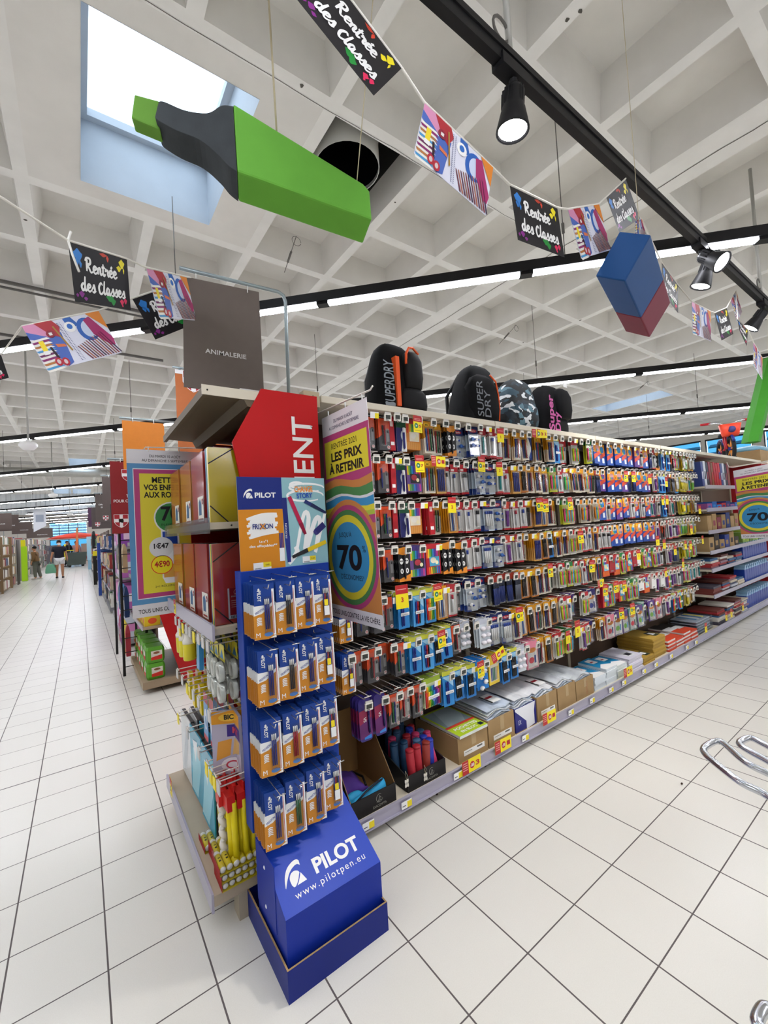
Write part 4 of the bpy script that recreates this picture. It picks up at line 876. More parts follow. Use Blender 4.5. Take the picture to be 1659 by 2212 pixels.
SEQ = ['duo0 duo0 duo1 slim easy felt0 bic3 bic3 drk1 tip0 tip1 wht4 wht0 wht2 bic0 bic0 bic0 ftb bic3 bic0 pap0 neo0 wht0',
       'duo2 duo3 duo0 slim easy felt2 bic3 bic1 wht1 wht0 wht1 tip0 tip1 wht4 wht2 bic1 bic2 bic0 bic0 bic0 neo1 wht2 neo2',
       'duo1 duo2 duo3 slim easy felt0 slim bic3 bic4 wht0 wht0 wht1 tip2 tip1 wht3 wht2 wht0 bic2 bic1 bic4 bic0 bic0 neo1 neo3 wht1',
       'duo1 duo2 duo0 drk0 felt2 felt1 drk0 drk1 wht0 wht1 tip2 tip0 wht3 wht4 wht0 bic0 bic1 bic2 pap2 bic0 bic0 neo0 neo3 wht0',
       'duo0 duo3 duo2 pap0 pap1 pap3 bic4 wht2 duo1 tip0 tip1 bun0 bun0 bun0 bun1 bic2 bic2 bic0 bic0 bic3 neo0 neo1 neo0',
       'duo2 duo1 duo0 duo3 pap0 pap1 pap2 pap0 duo1 bub bub tip2 tip2 bic0 bic4 bic2 bic3 bic0 bic2 neo0 wht0',
       'v5 v5 duo3 duo2 duo1 mul pap0 pap2 pap2 erz ylc pap2 pap2 bub geo1 bic0 bic2 neo0 wht0 neo1 wht3']
def zone(x, r):
    if x < 3.0: return ['bic0', 'bic3', 'wht0', 'neo0']
    if x < 3.65: return ['bic0', 'bic3', 'neo0', 'neo1', 'neo3', 'wht0', 'wht2'] if r < 5 else ['neo0', 'bic0', 'geo0', 'wht3', 'geo2']
    if x < 4.75:
        return ['kid0', 'kid0', 'kid1', 'kid1', 'kid2', 'wht1', 'bun0'] if r < 4 else (['cra0', 'cra1', 'felt3', 'felt1', 'neo1'] if r < 6 else ['geo0', 'geo1', 'geo2', 'geo3'])
    if x < 5.4: return ['bun1', 'wht1', 'duo1', 'pap0', 'wht3', 'drk0', 'bun0', 'wht4'] if r < 5 else ['bun1', 'wht1', 'cra2', 'pap3', 'wht3']
    return ['yel0', 'yel1', 'yel2', 'yel0', 'neo1', 'wht4', 'pap3']
mb = MB(); mb.box(-.023, -.004, -.019, .023, .004, .019, M('#ece8de', .4)); mb.box(-.020, -.002, .019, .020, .003, .030, M('#d2cec8', .3)); TAGM = mb.mesh('price_tag')
mb = MB(); mb.box(-.016, -.0048, -.009, .016, -.004, .014, M('#3d403c', .25)); mb.box(-.016, -.0047, -.016, .004, -.004, -.012, M('#55555a')); SCRM = mb.mesh('screen')
mb = MB(); mb.box(-.026, -.001, -.016, .026, .001, .018, WHITE); mb.box(.002, -.0014, -.016, .026, -.001, .012, YE); PAPM = mb.mesh('price_tag')
mb = MB(); mb.tube([(-.008, -.013, -.004), (-.008, -.372, -.004), (-.008, -.386, .010)], .0026, STEELW, 5); mb.tube([(.010, -.013, .014), (.010, -.395, .014)], .0022, STEELW, 5); mb.tube([(-.022, -.395, .014), (.022, -.395, .014)], .003, STEELW, 5); HOOKM = mb.mesh('peg_hook')
far_hooks = MB(); nh = 0
def add_mesh(name, me, parent, loc=(0, 0, 0)):
    c = bpy.data.objects.new(name, me); COL.objects.link(c); c.parent = parent; c.location = loc; return c
NPACK = 0; slots = []
for r, z in enumerate(ROWZ):
    x = 1.14 if r > 4 else 1.19; L = SEQ[r].split(); i = 0; n = 0
    xe = 6.02 if r < 6 else 5.75
    while True:
        d = L[i] if i < len(L) else random.choice(zone(x, r)); i += 1
        w = {'felt': .112, 'kid': .118, 'geo': .13, 'mul': .135, 'tip': .098, 'ftb': .12, 'bub': .1, 'erz': .1, 'ylc': .11, 'slim': .036, 'cra': .09, 'neo': .088, 'wht': .066, 'duo': .074, 'bun': .07, 'yel': .07, 'easy': .07}.get(d.rstrip('0123456789'), .084)
        if x+w > xe: break
        n += 1; slots.append((x+w/2, r, n, d, z, w)); x += w+.010+random.uniform(0, .008)
slots.sort(key=lambda s: s[0])
for k, (x, r, n, d, z, w) in enumerate(slots):
    kind, cat, desc, me, parts = DES[d]; where = '%s peg of the %s row' % (nth(n), RN[r]); jz = random.uniform(-.006, .006)
    if k < 300:
        h = bpy.data.objects.new('peg_hook', HOOKM); COL.objects.link(h); h.location = (x, BY, z+.032+jz); tag(h, 'wire %s from the left, with its price tag' % where, 'peg hook', 'wire pegs on the pegboard')
        pt = add_mesh('price_tag', TAGM if random.random() < .86 else PAPM, h, (random.uniform(-.008, .008), -.404, -.032)); pt.rotation_euler = (.12, 0, random.uniform(-.12, .12))
        if pt.data is TAGM: add_mesh('screen', SCRM, pt)
    else:
        o = Vector((x, BY, z+.032+jz))
        for m_, off in ((HOOKM, Vector((0, 0, 0))), (TAGM, Vector((0, -.404, -.032))), (SCRM, Vector((0, -.404, -.032)))):
            for p in m_.polygons: far_hooks.F.append([far_hooks.v(m_.vertices[q].co+o+off) for q in p.vertices]); far_hooks.I.append(far_hooks.mi(m_.materials[p.material_index])); far_hooks.sm.append(False)
    nb = 6 if x < 2.0 else 4 if x < 3.2 else 2 if x < 4.5 else 1
    if d == 'slim': nb = 1
    nb = max(1, nb-random.choice((0, 0, 1, 2))); sp = .034 if d[:4] in ('felt', 'slim') or d[:3] in ('cra',) else .026 if d[:3] in ('tip', 'kid', 'yel', 'geo', 'neo', 'erz', 'bub') else .0185
    y0 = 1.905+random.uniform(0, .03)+(.05 if random.random() < .12 else 0)
    rz = random.uniform(-.09, .05)
    for i in range(nb+1):
        y = y0+i*sp
        if y > BY-.03: break
        o = bpy.data.objects.new(kind, me); COL.objects.link(o); o.location = (x+random.uniform(-.003, .003), y, z+.022+jz+random.uniform(-.002, .002)); o.rotation_euler = (random.uniform(-.05, .03), 0, rz+random.uniform(-.02, .02))
        if i == 0: tag(o, '%s, front of %s peg, %s row' % (desc, nth(n), RN[r]), cat)
        else: tag(o, '%s behind the front, %s peg, %s row' % (desc, nth(n), RN[r]), cat, 'packs behind the front one, %s' % where)
        if i == 0 or (i == 1 and x < 1.8 and d[:3] == 'tip'):
            for pn, pm in parts: add_mesh(pn, pm, o)
if far_hooks.F:
    o = stuff(far_hooks.build('peg_hook')); tag(o, 'crowd of wire pegs with small price tags at the far end of the pegboard', 'peg hooks')

# promotional price cards, placed where they are clipped to the peg tips and rails
YC, RC, GC = M('#f4e01c', .45), M('#b9282c', .45), M('#1f7a4a', .45)
def promo(x, y, z, kind, s, price, label, rz=0., roll=0.):
    mb = MB(); c, q = math.cos(rz), math.sin(rz)
    mb.frame((x, y, z), (c*math.cos(roll), q, math.sin(roll)), (-math.sin(roll), 0, math.cos(roll)))
    if kind == 'v':
        w, h = .068*s, .100*s; mb.box(-w/2, -h/2, -.001, w/2, h/2, 0, YC); mb.rect(-w/2, h*.14, w/2, h/2, RC); mb.rect(-w*.36, h*.30, w*.3, h*.33, K('#e6a8a0'), .0006); mb.rect(-w*.36, h*.22, w*.36, h*.25, K('#e6a8a0'), .0006)
        mb.ell(-w*.18, -h*.10, w*.22, w*.22, GC, .0006, 16); mb.text('30', -w*.18, -h*.15, h*.10, WHITE, z=.001, bold=.03); mb.text(price, w*.24, -h*.18, h*.15, RC, z=.001, bold=.03, fit=w*.3); mb.rect(-w*.4, -h*.40, w*.35, -h*.37, K('#b8a41c'), .0006)
    elif kind == 'y':
        w, h = .060*s, .096*s; mb.box(-w/2, -h/2, -.001, w/2, h/2, 0, YC); mb.rect(-w/2, h*.12, w/2, h/2, RC); mb.text(price, 0, -h*.22, h*.20, RC, z=.001, bold=.03); mb.rect(-w*.36, h*.30, w*.36, h*.33, K('#e6a8a0'), .0006)
    else:
        w, h = .125*s, .062*s; mb.box(-w/2, -h/2, -.001, w/2, h/2, 0, YC); mb.rect(-w/2, -h/2, -w*.17, h/2, RC)
        for i in range(4): mb.rect(-w*.46, h*(.28-.16*i), -w*.22, h*(.34-.16*i), K('#e6a8a0'), .0006)
        mb.ell(w*.03, 0, h*.26, h*.26, RC if kind == 'w' else GC, .0006, 16); mb.text('-50' if kind == 'w' else '30', w*.03, -h*.11, h*.22, WHITE, z=.001, bold=.03); mb.text(price, w*.32, -h*.16, h*.34, RC, z=.001, bold=.03, fit=w*.2)
    return tag(mb.build('promo_price_card'), label, 'price card', 'red and yellow promotional price cards')
PC = [(903,916,'v','5'),(906,1002,'v','7'),(946,997,'w','1'),(975,1091,'y','2'),(1079,941,'y','1'),(1079,1013,'y','2'),(1040,1003,'v','3'),(1161,937,'g','3'),(868,1289,'Y','3'),(944,1279,'v','5'),(955,1380,'v','2'),(1038,1445,'v','2'),(1075,1414,'w','1'),(1122,1327,'v','7'),
 (1170,937,'g','2'),(1178,1092,'v','8'),(1231,1088,'v','2'),(1164,1090,'v','3'),(1187,1232,'v','6'),(1252,1160,'v','4'),(1279,1223,'v','4'),(1297,1260,'g','4'),(1351,1029,'v','2'),(1368,1030,'v','3'),(1402,1035,'y','5'),(1440,1042,'y','6'),(1431,1081,'y','4'),(1440,1080,'y','3'),(1477,1094,'y','2'),(1420,1168,'y','6'),(1435,1175,'y','1'),(1380,1198,'y','5'),(1437,1236,'y','7'),(1458,1189,'y','9'),(1480,1177,'y','8'),(1491,1177,'y','2'),(1494,1144,'y','4'),(1474,1216,'y','5'),(1511,1101,'y','3'),(1516,1166,'y','6'),(1350,1266,'v','7'),(1331,1268,'v','9'),(1307,1274,'v','1'),(1225,1376,'y','1'),(1247,1358,'Y','2'),(1344,1325,'v','6'),(1366,1315,'v','8')]
pn = ['upper', 'middle', 'lower']
seen = {}
for i, (u, v, k, pr) in enumerate(PC):
    p = at(1, 1.852, u, v); r = min(range(7), key=lambda q: abs(ROWZ[q]-p.z)); seen[r] = seen.get(r, 0)+1
    promo(p.x, p.y+random.uniform(-.006, .004)-.0015*(i % 5), p.z, k.lower(), 1.35 if k == 'Y' else 1.0, pr, '%s price card on the %s peg row, %s from the left' % ({'v': 'red topped', 'y': 'red and yellow', 'Y': 'large red and yellow', 'w': 'wide red and yellow', 'g': 'wide yellow'}[k], RN[r], nth(seen[r])), random.uniform(-.15, .1), random.uniform(-.04, .04)+(.35 if (u, v) == (1075, 1414) else 0))
for i, (u, v, k, pr) in enumerate([(1019,1652,'w','3'),(1087,1609,'w','1'),(1187,1549,'w','1'),(1357,1451,'w','5'),(1525,1356,'y','2'),(1569,1331,'y','3'),(1580,1324,'y','4'),(1605,1310,'y','6')]):
    p = at(1, 1.797, u, v); promo(p.x, p.y, max(p.z, .075), k, 1.25 if i < 4 else 1.1, pr, 'price card on the base shelf rail, %s from the left' % nth(i+1))
mb = MB(); mb.box(-.034, -.0015, -.018, .034, 0, .018, WHITE); mb.box(.004, -.0022, -.018, .034, -.0015, .012, YE); mb.box(-.028, -.0022, -.006, -.006, -.0015, -.002, K('#555555')); SLM = mb.mesh('shelf_label')
for i, x in enumerate((1.10, 1.34, 1.72, 2.35, 2.9, 3.2, 3.5, 3.72, 4.1, 4.35, 4.7, 5.1, 5.35)):
    o = bpy.data.objects.new('shelf_label', SLM); COL.objects.link(o); o.location = (x, FY-.0145, .079); tag(o, 'small white and yellow label in the base rail, %s from the left' % nth(i+1), 'shelf label', 'labels in the base rail')

# two pegs of refill packs between the display and the first pen cards
for r in (4, 5):
    for x, cc in ((1.095, 'multi'),):
        h = bpy.data.objects.new('peg_hook', HOOKM); COL.objects.link(h); h.location = (x, BY, ROWZ[r]+.032); tag(h, 'wire peg of refill packs just right of the display, %s row' % RN[r], 'peg hook', 'wire pegs on the pegboard')
        pt = add_mesh('price_tag', TAGM, h, (.0, -.404, -.032)); add_mesh('screen', SCRM, pt)
        for i in range(5): refill(x, 1.91+.02*i, ROWZ[r]+.022, cc, 'refill pack on the first peg right of the display, %s row%s' % (RN[r], '' if i == 0 else ', behind the front'), None if i == 0 else 'refill packs right of the display, %s row' % RN[r], i == 0)
# ------------------------------------------------------------------ goods standing on the base shelf
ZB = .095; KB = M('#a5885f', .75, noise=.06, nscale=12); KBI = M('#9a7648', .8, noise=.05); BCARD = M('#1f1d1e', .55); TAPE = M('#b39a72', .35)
def rose(mb, cx, cy_, r, m, z=.0008):
    mb.stroke([(cx+r*math.cos(a*.5), cy_+r*math.sin(a*.5)) for a in range(2, 13)], r*.18, m, z); mb.stroke([(cx-r*.5, cy_-r*.7), (cx-r*.1, cy_-r*.1), (cx+r*.1, cy_+r*.6)], r*.2, m, z); mb.stroke([(cx, cy_+r*.3), (cx+r*.4, cy_+r*.1), (cx+r*.3, cy_-r*.4)], r*.16, m, z); mb.stroke([(cx-r, cy_-r*.9), (cx, cy_-r*.6), (cx+r*.7, cy_-r*.8)], r*.15, m, z)
def tray(x0, x1, y0, y1, zf, zk, label, inner):
    t = thing('cardboard_tray', label, 'display tray', ((x0+x1)/2, (y0+y1)/2, ZB)); e = .005
    mb = MB(); mb.box(x0, y0, ZB, x1, y1, ZB+.004, inner)
    ym = y0+(y1-y0)*.62
    for xa in (x0, x1-e):
        pr = [(y0, ZB), (y0, zf), (ym, zk*.98+.02*zf), (y1, zk), (y1, ZB)]
        mb.prism([(xa, a, b) for a, b in pr], (e*.5, 0, 0), BCARD if xa == x0 else inner); mb.prism([(xa+e*.5, a, b) for a, b in pr], (e*.5, 0, 0), inner if xa == x0 else BCARD)
    mb.box(x0+e, y1-e, ZB, x1-e, y1, zk, inner); mb.build('tray_box', t)
    mb = MB(); mb.box(x0, y0-.004, ZB, x1, y0+.002, zf, BCARD); mb.frame((x0, y0-.004, ZB), (1, 0, 0), (0, 0, 1)); W_ = x1-x0; h = zf-ZB
    rose(mb, W_*.62, h*.62, h*.22, K('#8a8880')); mb.text('EXACOMPTA', W_*.62, h*.16, h*.14, K('#a8a69c'), fit=W_*.30); mb.build('front_panel', t)
    return t
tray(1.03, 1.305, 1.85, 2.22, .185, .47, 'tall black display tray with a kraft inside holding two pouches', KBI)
tray(1.385, 1.665, 1.85, 2.24, .180, .24, 'low black display tray full of round pencil cases', M('#1a1818', .7))
# pouches
mb = MB(); PU = M('#5a3a94', .7, noise=.08, nscale=20)
rings = []
for i in range(7):
    k = i/6; rings.append([(1.06+.15*k, 1.98+.17*j/5+.02*math.sin(k*5), ZB+.02+.035+.012*math.sin(3*k+j)+(.045 if 0 < j < 5 else 0)*math.sin(PI*k)) for j in range(6)]+[(1.06+.15*k, 1.98+.17*(5-j)/5, ZB+.012) for j in range(6)])
mb.loft(rings, PU); t = mb.build('pouch'); tag(t, 'folded purple pouch lying in the tall black tray', 'pouch')
mb = MB(); mb.tube([(1.205, 1.98, ZB+.055), (1.23, 2.05, ZB+.06), (1.22, 2.14, ZB+.05)], .006, BLACK, 6); mb.build('zip', t)
mb = MB(); CY_ = M('#2f9fd0', .6, noise=.06, nscale=20); rings = [[(1.05+.21*k/5, 1.875+.028*math.cos(a)+.02*k/5, ZB+.045+.036*math.sin(a)+.03*k/5) for a in [2*PI*j/10 for j in range(10)]] for k in range(6)]
mb.loft(rings, CY_); t = mb.build('pouch'); tag(t, 'rolled sky blue pouch with a dark strap in the tall black tray', 'pouch')
mb = MB(); mb.tube([(1.06, 1.858, ZB+.075), (1.13, 1.862, ZB+.105), (1.22, 1.875, ZB+.118), (1.27, 1.90, ZB+.10)], .005, M('#141a2a', .6), 6); mb.build('strap', t)
mb = MB(); mb.ball((1.10, 1.93, ZB+.05), .05, CY_, 10, (1.2, .6, .7)); t = mb.build('pouch'); tag(t, 'crumpled sky blue pouch at the left end of the tall black tray', 'pouch')
# round pencil cases
def case(col, x, y, tx, ty, label, tg=False, h=.175, r=.0235):
    if col not in CASES:
        m = M(col, .6, noise=.06, nscale=30)
        b = MB(); b.lathe([(r*.9, 0), (r, .006), (r, h)], m, 16); q = MB(); q.lathe([(r, h+.0005), (r*1.04, h+.003), (r*1.02, h+.009), (r*.8, h+.013), (1e-4, h+.014)], M(col, .45), 16)
        CASES[col] = (b.mesh('case_body'), q.mesh('end_cap'))
    t = thing('pencil_case', label, 'pencil case', (x, y, ZB+.006), 'round pencil cases in the low black tray'); t.rotation_euler = (tx, ty, random.uniform(0, 3))
    t.rotation_mode = 'XYZ'
    add_mesh('case_body', CASES[col][0], t); add_mesh('end_cap', CASES[col][1], t)
    return t
CASES = {}
CL = [('#1f3f5e','dark teal blue'), ('#a3232f','red'), ('#24349a','royal blue'), ('#c23a66','pink'), ('#8a3026','brick red'), ('#3f5f82','slate blue')]
lay = [(0,.03,2.0,0,0),(1,.085,1.985,0,0),(1,.06,1.89,1,0),(2,.12,2.10,5,1),(3,.115,1.90,1,1),(4,.165,1.895,4,0),(5,.205,1.905,2,0),(6,.155,1.955,5,1),(7,.205,1.96,2,1),(8,.245,1.905,3,1),(9,.25,1.955,3,1),(10,.19,2.02,3,1),(11,.24,2.03,5,1),(12,.20,2.09,2,1),(13,.145,2.03,1,1),(14,.245,2.1,1,1),(15,.05,2.07,3,1),(16,.09,2.14,0,1),(17,.15,2.16,1,1),(18,.21,2.17,0,1)]
wn = ['back left corner','rear left','front left','rear middle','front, second from the left','front middle','front right of the middle','behind the front middle','behind the front right','front right corner leaning right','right side, second from the front','middle row','right side, middle','right side towards the back','centre','back right','far left','back left','back middle','back, right of the middle']
for i, (k, dx, y, c, up) in enumerate(lay):
    t = case(CL[c][0], 1.395+dx, y, random.uniform(-.06, .06), (.22 if c == 3 and dx > .2 else random.uniform(-.05, .08)), '%s round pencil case in the low black tray, %s' % (CL[c][1], wn[i]))
def hide_tag(x, z, lab):
    mb = MB(); mb.frame((x, 1.8445, z), (1, 0, 0), (0, 0, 1)); pts = []
    for i in range(16):
        a = 2*PI*i/16; r = .017*(1+.28*math.cos(4*a-PI)); pts.append((r*math.cos(a)*.8, r*math.sin(a)*1.3))
    mb.prism([(*p, 0) for p in pts], (0, 0, .001), M('#e4dfd2', .6)); mb.rect(-.007, -.006, .007, .006, K('#b8b4aa'), .0014)
    t = mb.build('leather_tag'); tag(t, lab, 'tag')
    mb = MB(); mb.tube([(x, 1.844, z+.018), (x-.006, 1.842, z+.04), (x, 1.85, z+.062), (x+.006, 1.842, z+.04), (x, 1.844, z+.018)], .001, M('#d8cfae', .7), 4); mb.build('cord', t)
hide_tag(1.378, .152, 'white hide-shaped tag hanging at the left corner of the low black tray'); hide_tag(1.51, .135, 'white hide-shaped tag hanging on the front of the low black tray')
# kraft boxes along the base shelf
def kraft(x0, x1, zt, label, lab=True, lowfront=False, face=None, y0=1.85, y1=2.24):
    t = thing('cardboard_box', label, 'box', ((x0+x1)/2, (y0+y1)/2, ZB)); e = .005; m = face or KB
    mb = MB(); mb.box(x0, y0, ZB, x1, y1, ZB+.005, KB); mb.box(x0, y0, ZB+.005, x1, y0+e, zt, m); mb.box(x0, y1-e, ZB+.005, x1, y1, zt, KB); mb.box(x0, y0+e, ZB+.005, x0+e, y1-e, zt, m); mb.box(x1-e, y0+e, ZB+.005, x1, y1-e, zt, m); mb.build('carton', t)
    W_ = x1-x0
    if lab:
        mb = MB(); mb.frame((x0, y0, ZB), (1, 0, 0), (0, 0, 1)); mb.box(W_*.18, .035, 0, W_*.88, .065, .0008, WHITE); mb.box(W_*.62, .05, .0008, W_*.80, .06, .0012, K('#6a6a66')); mb.box(W_*.22, .052, .0008, W_*.45, .055, .0012, K('#6a6a66')); mb.build('label', t)
    if not face:
        mb = MB(); mb.box(x0+W_*.45, y0-.0008, ZB+.08, x0+W_*.60, y0, zt, TAPE); mb.build('parcel_tape', t)
    return t
b = kraft(1.775, 2.035, .245, 'kraft carton with a lime green pocket pack on top, third from the left end')
mb = MB(); mb.box(1.785, 1.838, .2455, 2.03, 2.20, .262, M('#dfe4e0', .4)); mb.frame((1.785, 1.838, .2622), (1, 0, 0), (0, 1, 0))
mb.rect(0, 0, .245, .362, K('#b6d030')); mb.rect(.015, .125, .235, .345, K('#8ea0a4'), .0008); mb.poly([(.03,.13),(.18,.13),(.235,.22),(.235,.345),(.10,.345)], K('#a9b9bb'), .0012); mb.rect(.0, .105, .245, .128, K('#e0503a'), .001); mb.text('POCHETTES', .125, .062, .026, WHITE, bold=.02, z=.0012, fit=.19); mb.text('EN BLOC', .115, .022, .024, WHITE, bold=.02, z=.0012, fit=.13); mb.rect(.20, .018, .235, .05, K('#1f2a3a'), .0012)
tag(mb.build('pocket_pack'), 'lime green pack of plastic pockets lettered pochettes en bloc on a carton', 'plastic pockets')
kraft(2.046, 2.302, .262, 'kraft carton heaped with clear plastic sleeves beside the pocket pack carton')
bl = kraft(2.316, 2.545, .255, 'dark blue and white carton of clear sleeves between kraft cartons', lab=False, face=M('#23287e', .4))
mb = MB(); mb.frame((2.316, 1.85, ZB), (1, 0, 0), (0, 0, 1)); mb.poly([(.0,.16),(.0,.148),(.115,.055),(.115,.0),(.205,.012),(.205,.10),(.222,.16)], M('#e9ebf2', .5), .0006); mb.text('EX', .045, .05, .03, M('#d8dcf0', .5), z=.0008, fit=.03); mb.build('print', bl)
kraft(2.56, 2.80, .262, 'kraft carton with a white label holding clear sleeves, right of the blue carton'); kraft(2.815, 3.05, .258, 'plain kraft carton of white sleeves, second right of the blue carton', lab=False)
b3 = kraft(3.06, 3.313, .242, 'plain kraft carton with red print, third right of the blue carton', lab=False)
mb = MB(); mb.frame((3.06, 1.85, ZB), (1, 0, 0), (0, 0, 1)); mb.text('FRAGILE', .16, .02, .02, K('#b06a4a'), rot=PI/2, al='l'); mb.build('print', b3)
SHEETS = [M('#dfe5ee', .12, noise=.25, nscale=9), M('#c9d4e4', .12, noise=.3, nscale=8), M('#eceff4', .15, noise=.2, nscale=9)]
for i, (x0, x1, z, n) in enumerate(((2.055, 2.293, .215, 8), (2.325, 2.536, .21, 8), (2.57, 2.79, .205, 7), (2.825, 3.04, .21, 7), (3.07, 3.30, .195, 6))):
    own = ['kraft carton heaped with sleeves', 'blue and white carton', 'labelled kraft carton', 'plain kraft carton', 'carton with red print'][i]
    for k in range(n):
        mb = MB(); zz = z+.0125*k; j = [random.uniform(-.01, .01) for _ in range(8)]; x0_, x1_ = (x0, x1) if zz < .25 else (x0+.004, x1-.004); ya, yb = (1.858, 2.232)
        rings = []
        for a in range(6):
            xx = x0_+(x1_-x0_)*a/5; bz = .010*math.sin(a*1.3+k)+(.012 if a in (2, 3) else 0)*(k/n)
            rings.append([(xx, ya+.004+max(0, j[0]), zz+bz), (xx, ya+.12, zz+bz+.006+.2*j[1]), (xx, yb-.1, zz+bz+.004), (xx, yb-.01, zz+bz), (xx, yb-.01, zz+bz+.004), (xx, yb-.1, zz+bz+.008), (xx, ya+.12, zz+bz+.010+.2*j[1]), (xx, ya+.004+max(0, j[0]), zz+bz+.004)])
        mb.loft(rings, SHEETS[(k+i) % 3], smooth=False); o = mb.build('plastic_sleeve')
        if k == n-1 and i in (0, 2):
            mb = MB(); c = (x0+x1)/2; mb.box(c-.02, 1.90, zz+.030, c+.075, 2.02, zz+.031, WHITE); mb.box(c-.0, 1.96, zz+.0312, c+.06, 1.985, zz+.0316, K('#a8242e')); mb.box(c-.02, 1.90, zz+.0312, c-.005, 2.02, zz+.0316, BLACK); mb.build('label', o)
        if k == n-1: tag(o, 'top clear plastic sleeve heaped in the %s' % own, 'plastic sleeve')
        else: tag(o, 'clear plastic sleeves under the top one in the %s' % own, 'plastic sleeve', 'sleeves in the %s' % own)
# stacks of packs further along
def stack(name, cat, desc, where, x0, x1, y0, y1, z, n, h, mats, art=None, jit=.006):
    for k in range(n):
        mb = MB(); a, b = random.uniform(-jit, jit), random.uniform(-jit, jit); m = mats[k % len(mats)]; zz = z+k*(h+.0008)
        mb.box(x0+a, y0+b, zz, x1+a, y1+b, zz+h, m)
        if art: mb.frame((x0+a, y0+b, zz+h), (1, 0, 0), (0, 1, 0)); art(mb, x1-x0, y1-y0); mb.frame((x0+a, y0+b, zz), (1, 0, 0), (0, 0, 1)); 
        o = mb.build(name)
        if k == n-1: tag(o, 'topmost %s %s' % (desc, where), cat)
        else: tag(o, '%s under the top one %s' % (desc, where), cat, '%s %s' % (desc, where))
def a_paper(mb, w, d): mb.rect(0, 0, w, d, K('#1f86b8')); mb.poly([(0,0),(w,0),(w,d*.2),(w*.5,d*.38),(0,d*.2)], WHITE, .0008); mb.rect(w*.3, d*.55, w*.75, d*.9, WHITE, .0008); mb.rect(w*.35, d*.65, w*.6, d*.72, K('#b8343a'), .0012)
for i in range(3): stack('paper_packet', 'paper', 'blue and white paper packet', ['right of the last carton', 'in the middle of three piles', 'beside the white envelopes'][i], 3.335+.19*i, 3.51+.19*i, 1.85, 2.10, ZB, 5+i % 2, .021, [M('#dfe8ee', .4)], a_paper)
def a_env(mb, w, d): mb.rect(w*.35, d*.12, w*.8, d*.5, K('#d8dadc')); mb.rect(w*.42, d*.2, w*.72, d*.4, K('#2c2c34'), .0008)
stack('envelope_packet', 'envelopes', 'white envelope packet', 'on the base shelf', 3.93, 4.19, 1.85, 2.12, ZB, 8, .014, [M('#dcd9e4', .5), M('#cfccd8', .5)], a_env)
def a_gold(mb, w, d): mb.rect(w*.55, d*.1, w*.95, d*.45, K('#2f3a2c')); mb.rect(w*.65, d*.2, w*.85, d*.38, WHITE, .0008)
GO = [M('#b3923f', .6), M('#a68536', .6)]
stack('envelope_packet', 'envelopes', 'kraft gold envelope packet', 'in the low pile', 4.215, 4.44, 1.85, 2.14, ZB, 4, .014, GO, a_gold); stack('envelope_packet', 'envelopes', 'kraft gold envelope packet', 'in the tall pile', 4.455, 4.73, 1.86, 2.2, ZB, 11, .016, GO, a_gold)
def a_red(mb, w, d): mb.rect(0, 0, w, d*.35, K('#d84a2c')); mb.rect(0, d*.35, w, d*.6, WHITE); mb.rect(0, d*.6, w, d, K('#1f1d1c'))
for i in range(4): stack('index_pad', 'writing pad', 'red and white writing pad', ['beside the gold envelopes', 'second pile from the gold envelopes', 'third pile from the gold envelopes', 'fourth pile from the gold envelopes'][i], 4.765+.2*i, 4.95+.2*i, 1.85, 2.2, ZB, 6-i % 2, .017, [M('#c9462c', .5), M('#e2ded8', .5)], a_red)
CB = clear((.9, .93, .97), .3, 'clear_box', .1)
for k in range(5):
    t = thing('clear_file_box', '%s clear plastic file box in the pile on the base shelf' % ['lowest', 'second', 'middle', 'fourth', 'topmost'][k], 'file box', (5.84, 2.0, ZB+.031*k)); z = ZB+.031*k
    mb = MB(); mb.box(5.6, 1.86, z, 6.06, 2.16, z+.028, CB); mb.build('box', t); mb = MB(); mb.box(5.62, 1.88, z+.003, 6.04, 2.14, z+.012, M('#d8dee6', .5)); mb.build('sheets', t)
    if k == 4:
        mb = MB(); 
        for q in range(4): mb.box(5.68+.07*q, 1.9, z+.0285, 5.70+.07*q, 2.1, z+.034, K(['#4a86b0', '#e8e8e8', '#3a6a9a', '#d8c83a'][q]))
        mb.build('clip', t)
NB = [M(c, .5) for c in ('#5a2f2a', '#4a4652', '#b8bcc4', '#3a3f5a', '#7a3a34', '#c8bca8', '#2f5a86', '#8a6a7a', '#a83036', '#d8d4cc')]
def rnd_mats(): return [random.choice(NB) for _ in range(9)]
for i in range(4): stack('notebook', 'notebook', 'notebook', 'in the %s pile on the far base shelf' % ORD[i], 6.2+.30*i, 6.46+.30*i, 1.84, 2.15, ZB, 9+i % 3, .018, rnd_mats(), jit=.012)
for li, z in enumerate((.46, .77)):
    for i in range(4): stack('notebook', 'notebook', 'notebook', 'in the %s pile, %s shelf, far bay' % (ORD[i], ['lowest', 'second lowest'][li]), 6.15+.30*i, 6.41+.30*i, 1.85, 2.15, z, 4+(i+li) % 3, .024, rnd_mats(), jit=.012)
def boxes(name, cat, desc, xs, y0, y1, z, hs, mats, zone_, tilt=0.):
    for i, (a, b) in enumerate(xs):
        mb = MB(); h = hs[i % len(hs)]; mb.prism([(a, y0, z), (b, y0, z), (b+tilt*h, y0, z+h), (a+tilt*h, y0, z+h)], (0, y1-y0, 0), mats[i % len(mats)])
        mb.box(a+(b-a)*.2+tilt*h*.4, y0-.001, z+h*.3, a+(b-a)*.7+tilt*h*.4, y0, z+h*.6, mats[(i+1) % len(mats)])
        tag(mb.build(name), '%s, %s from the left %s' % (desc, nth(i+1), zone_), cat)
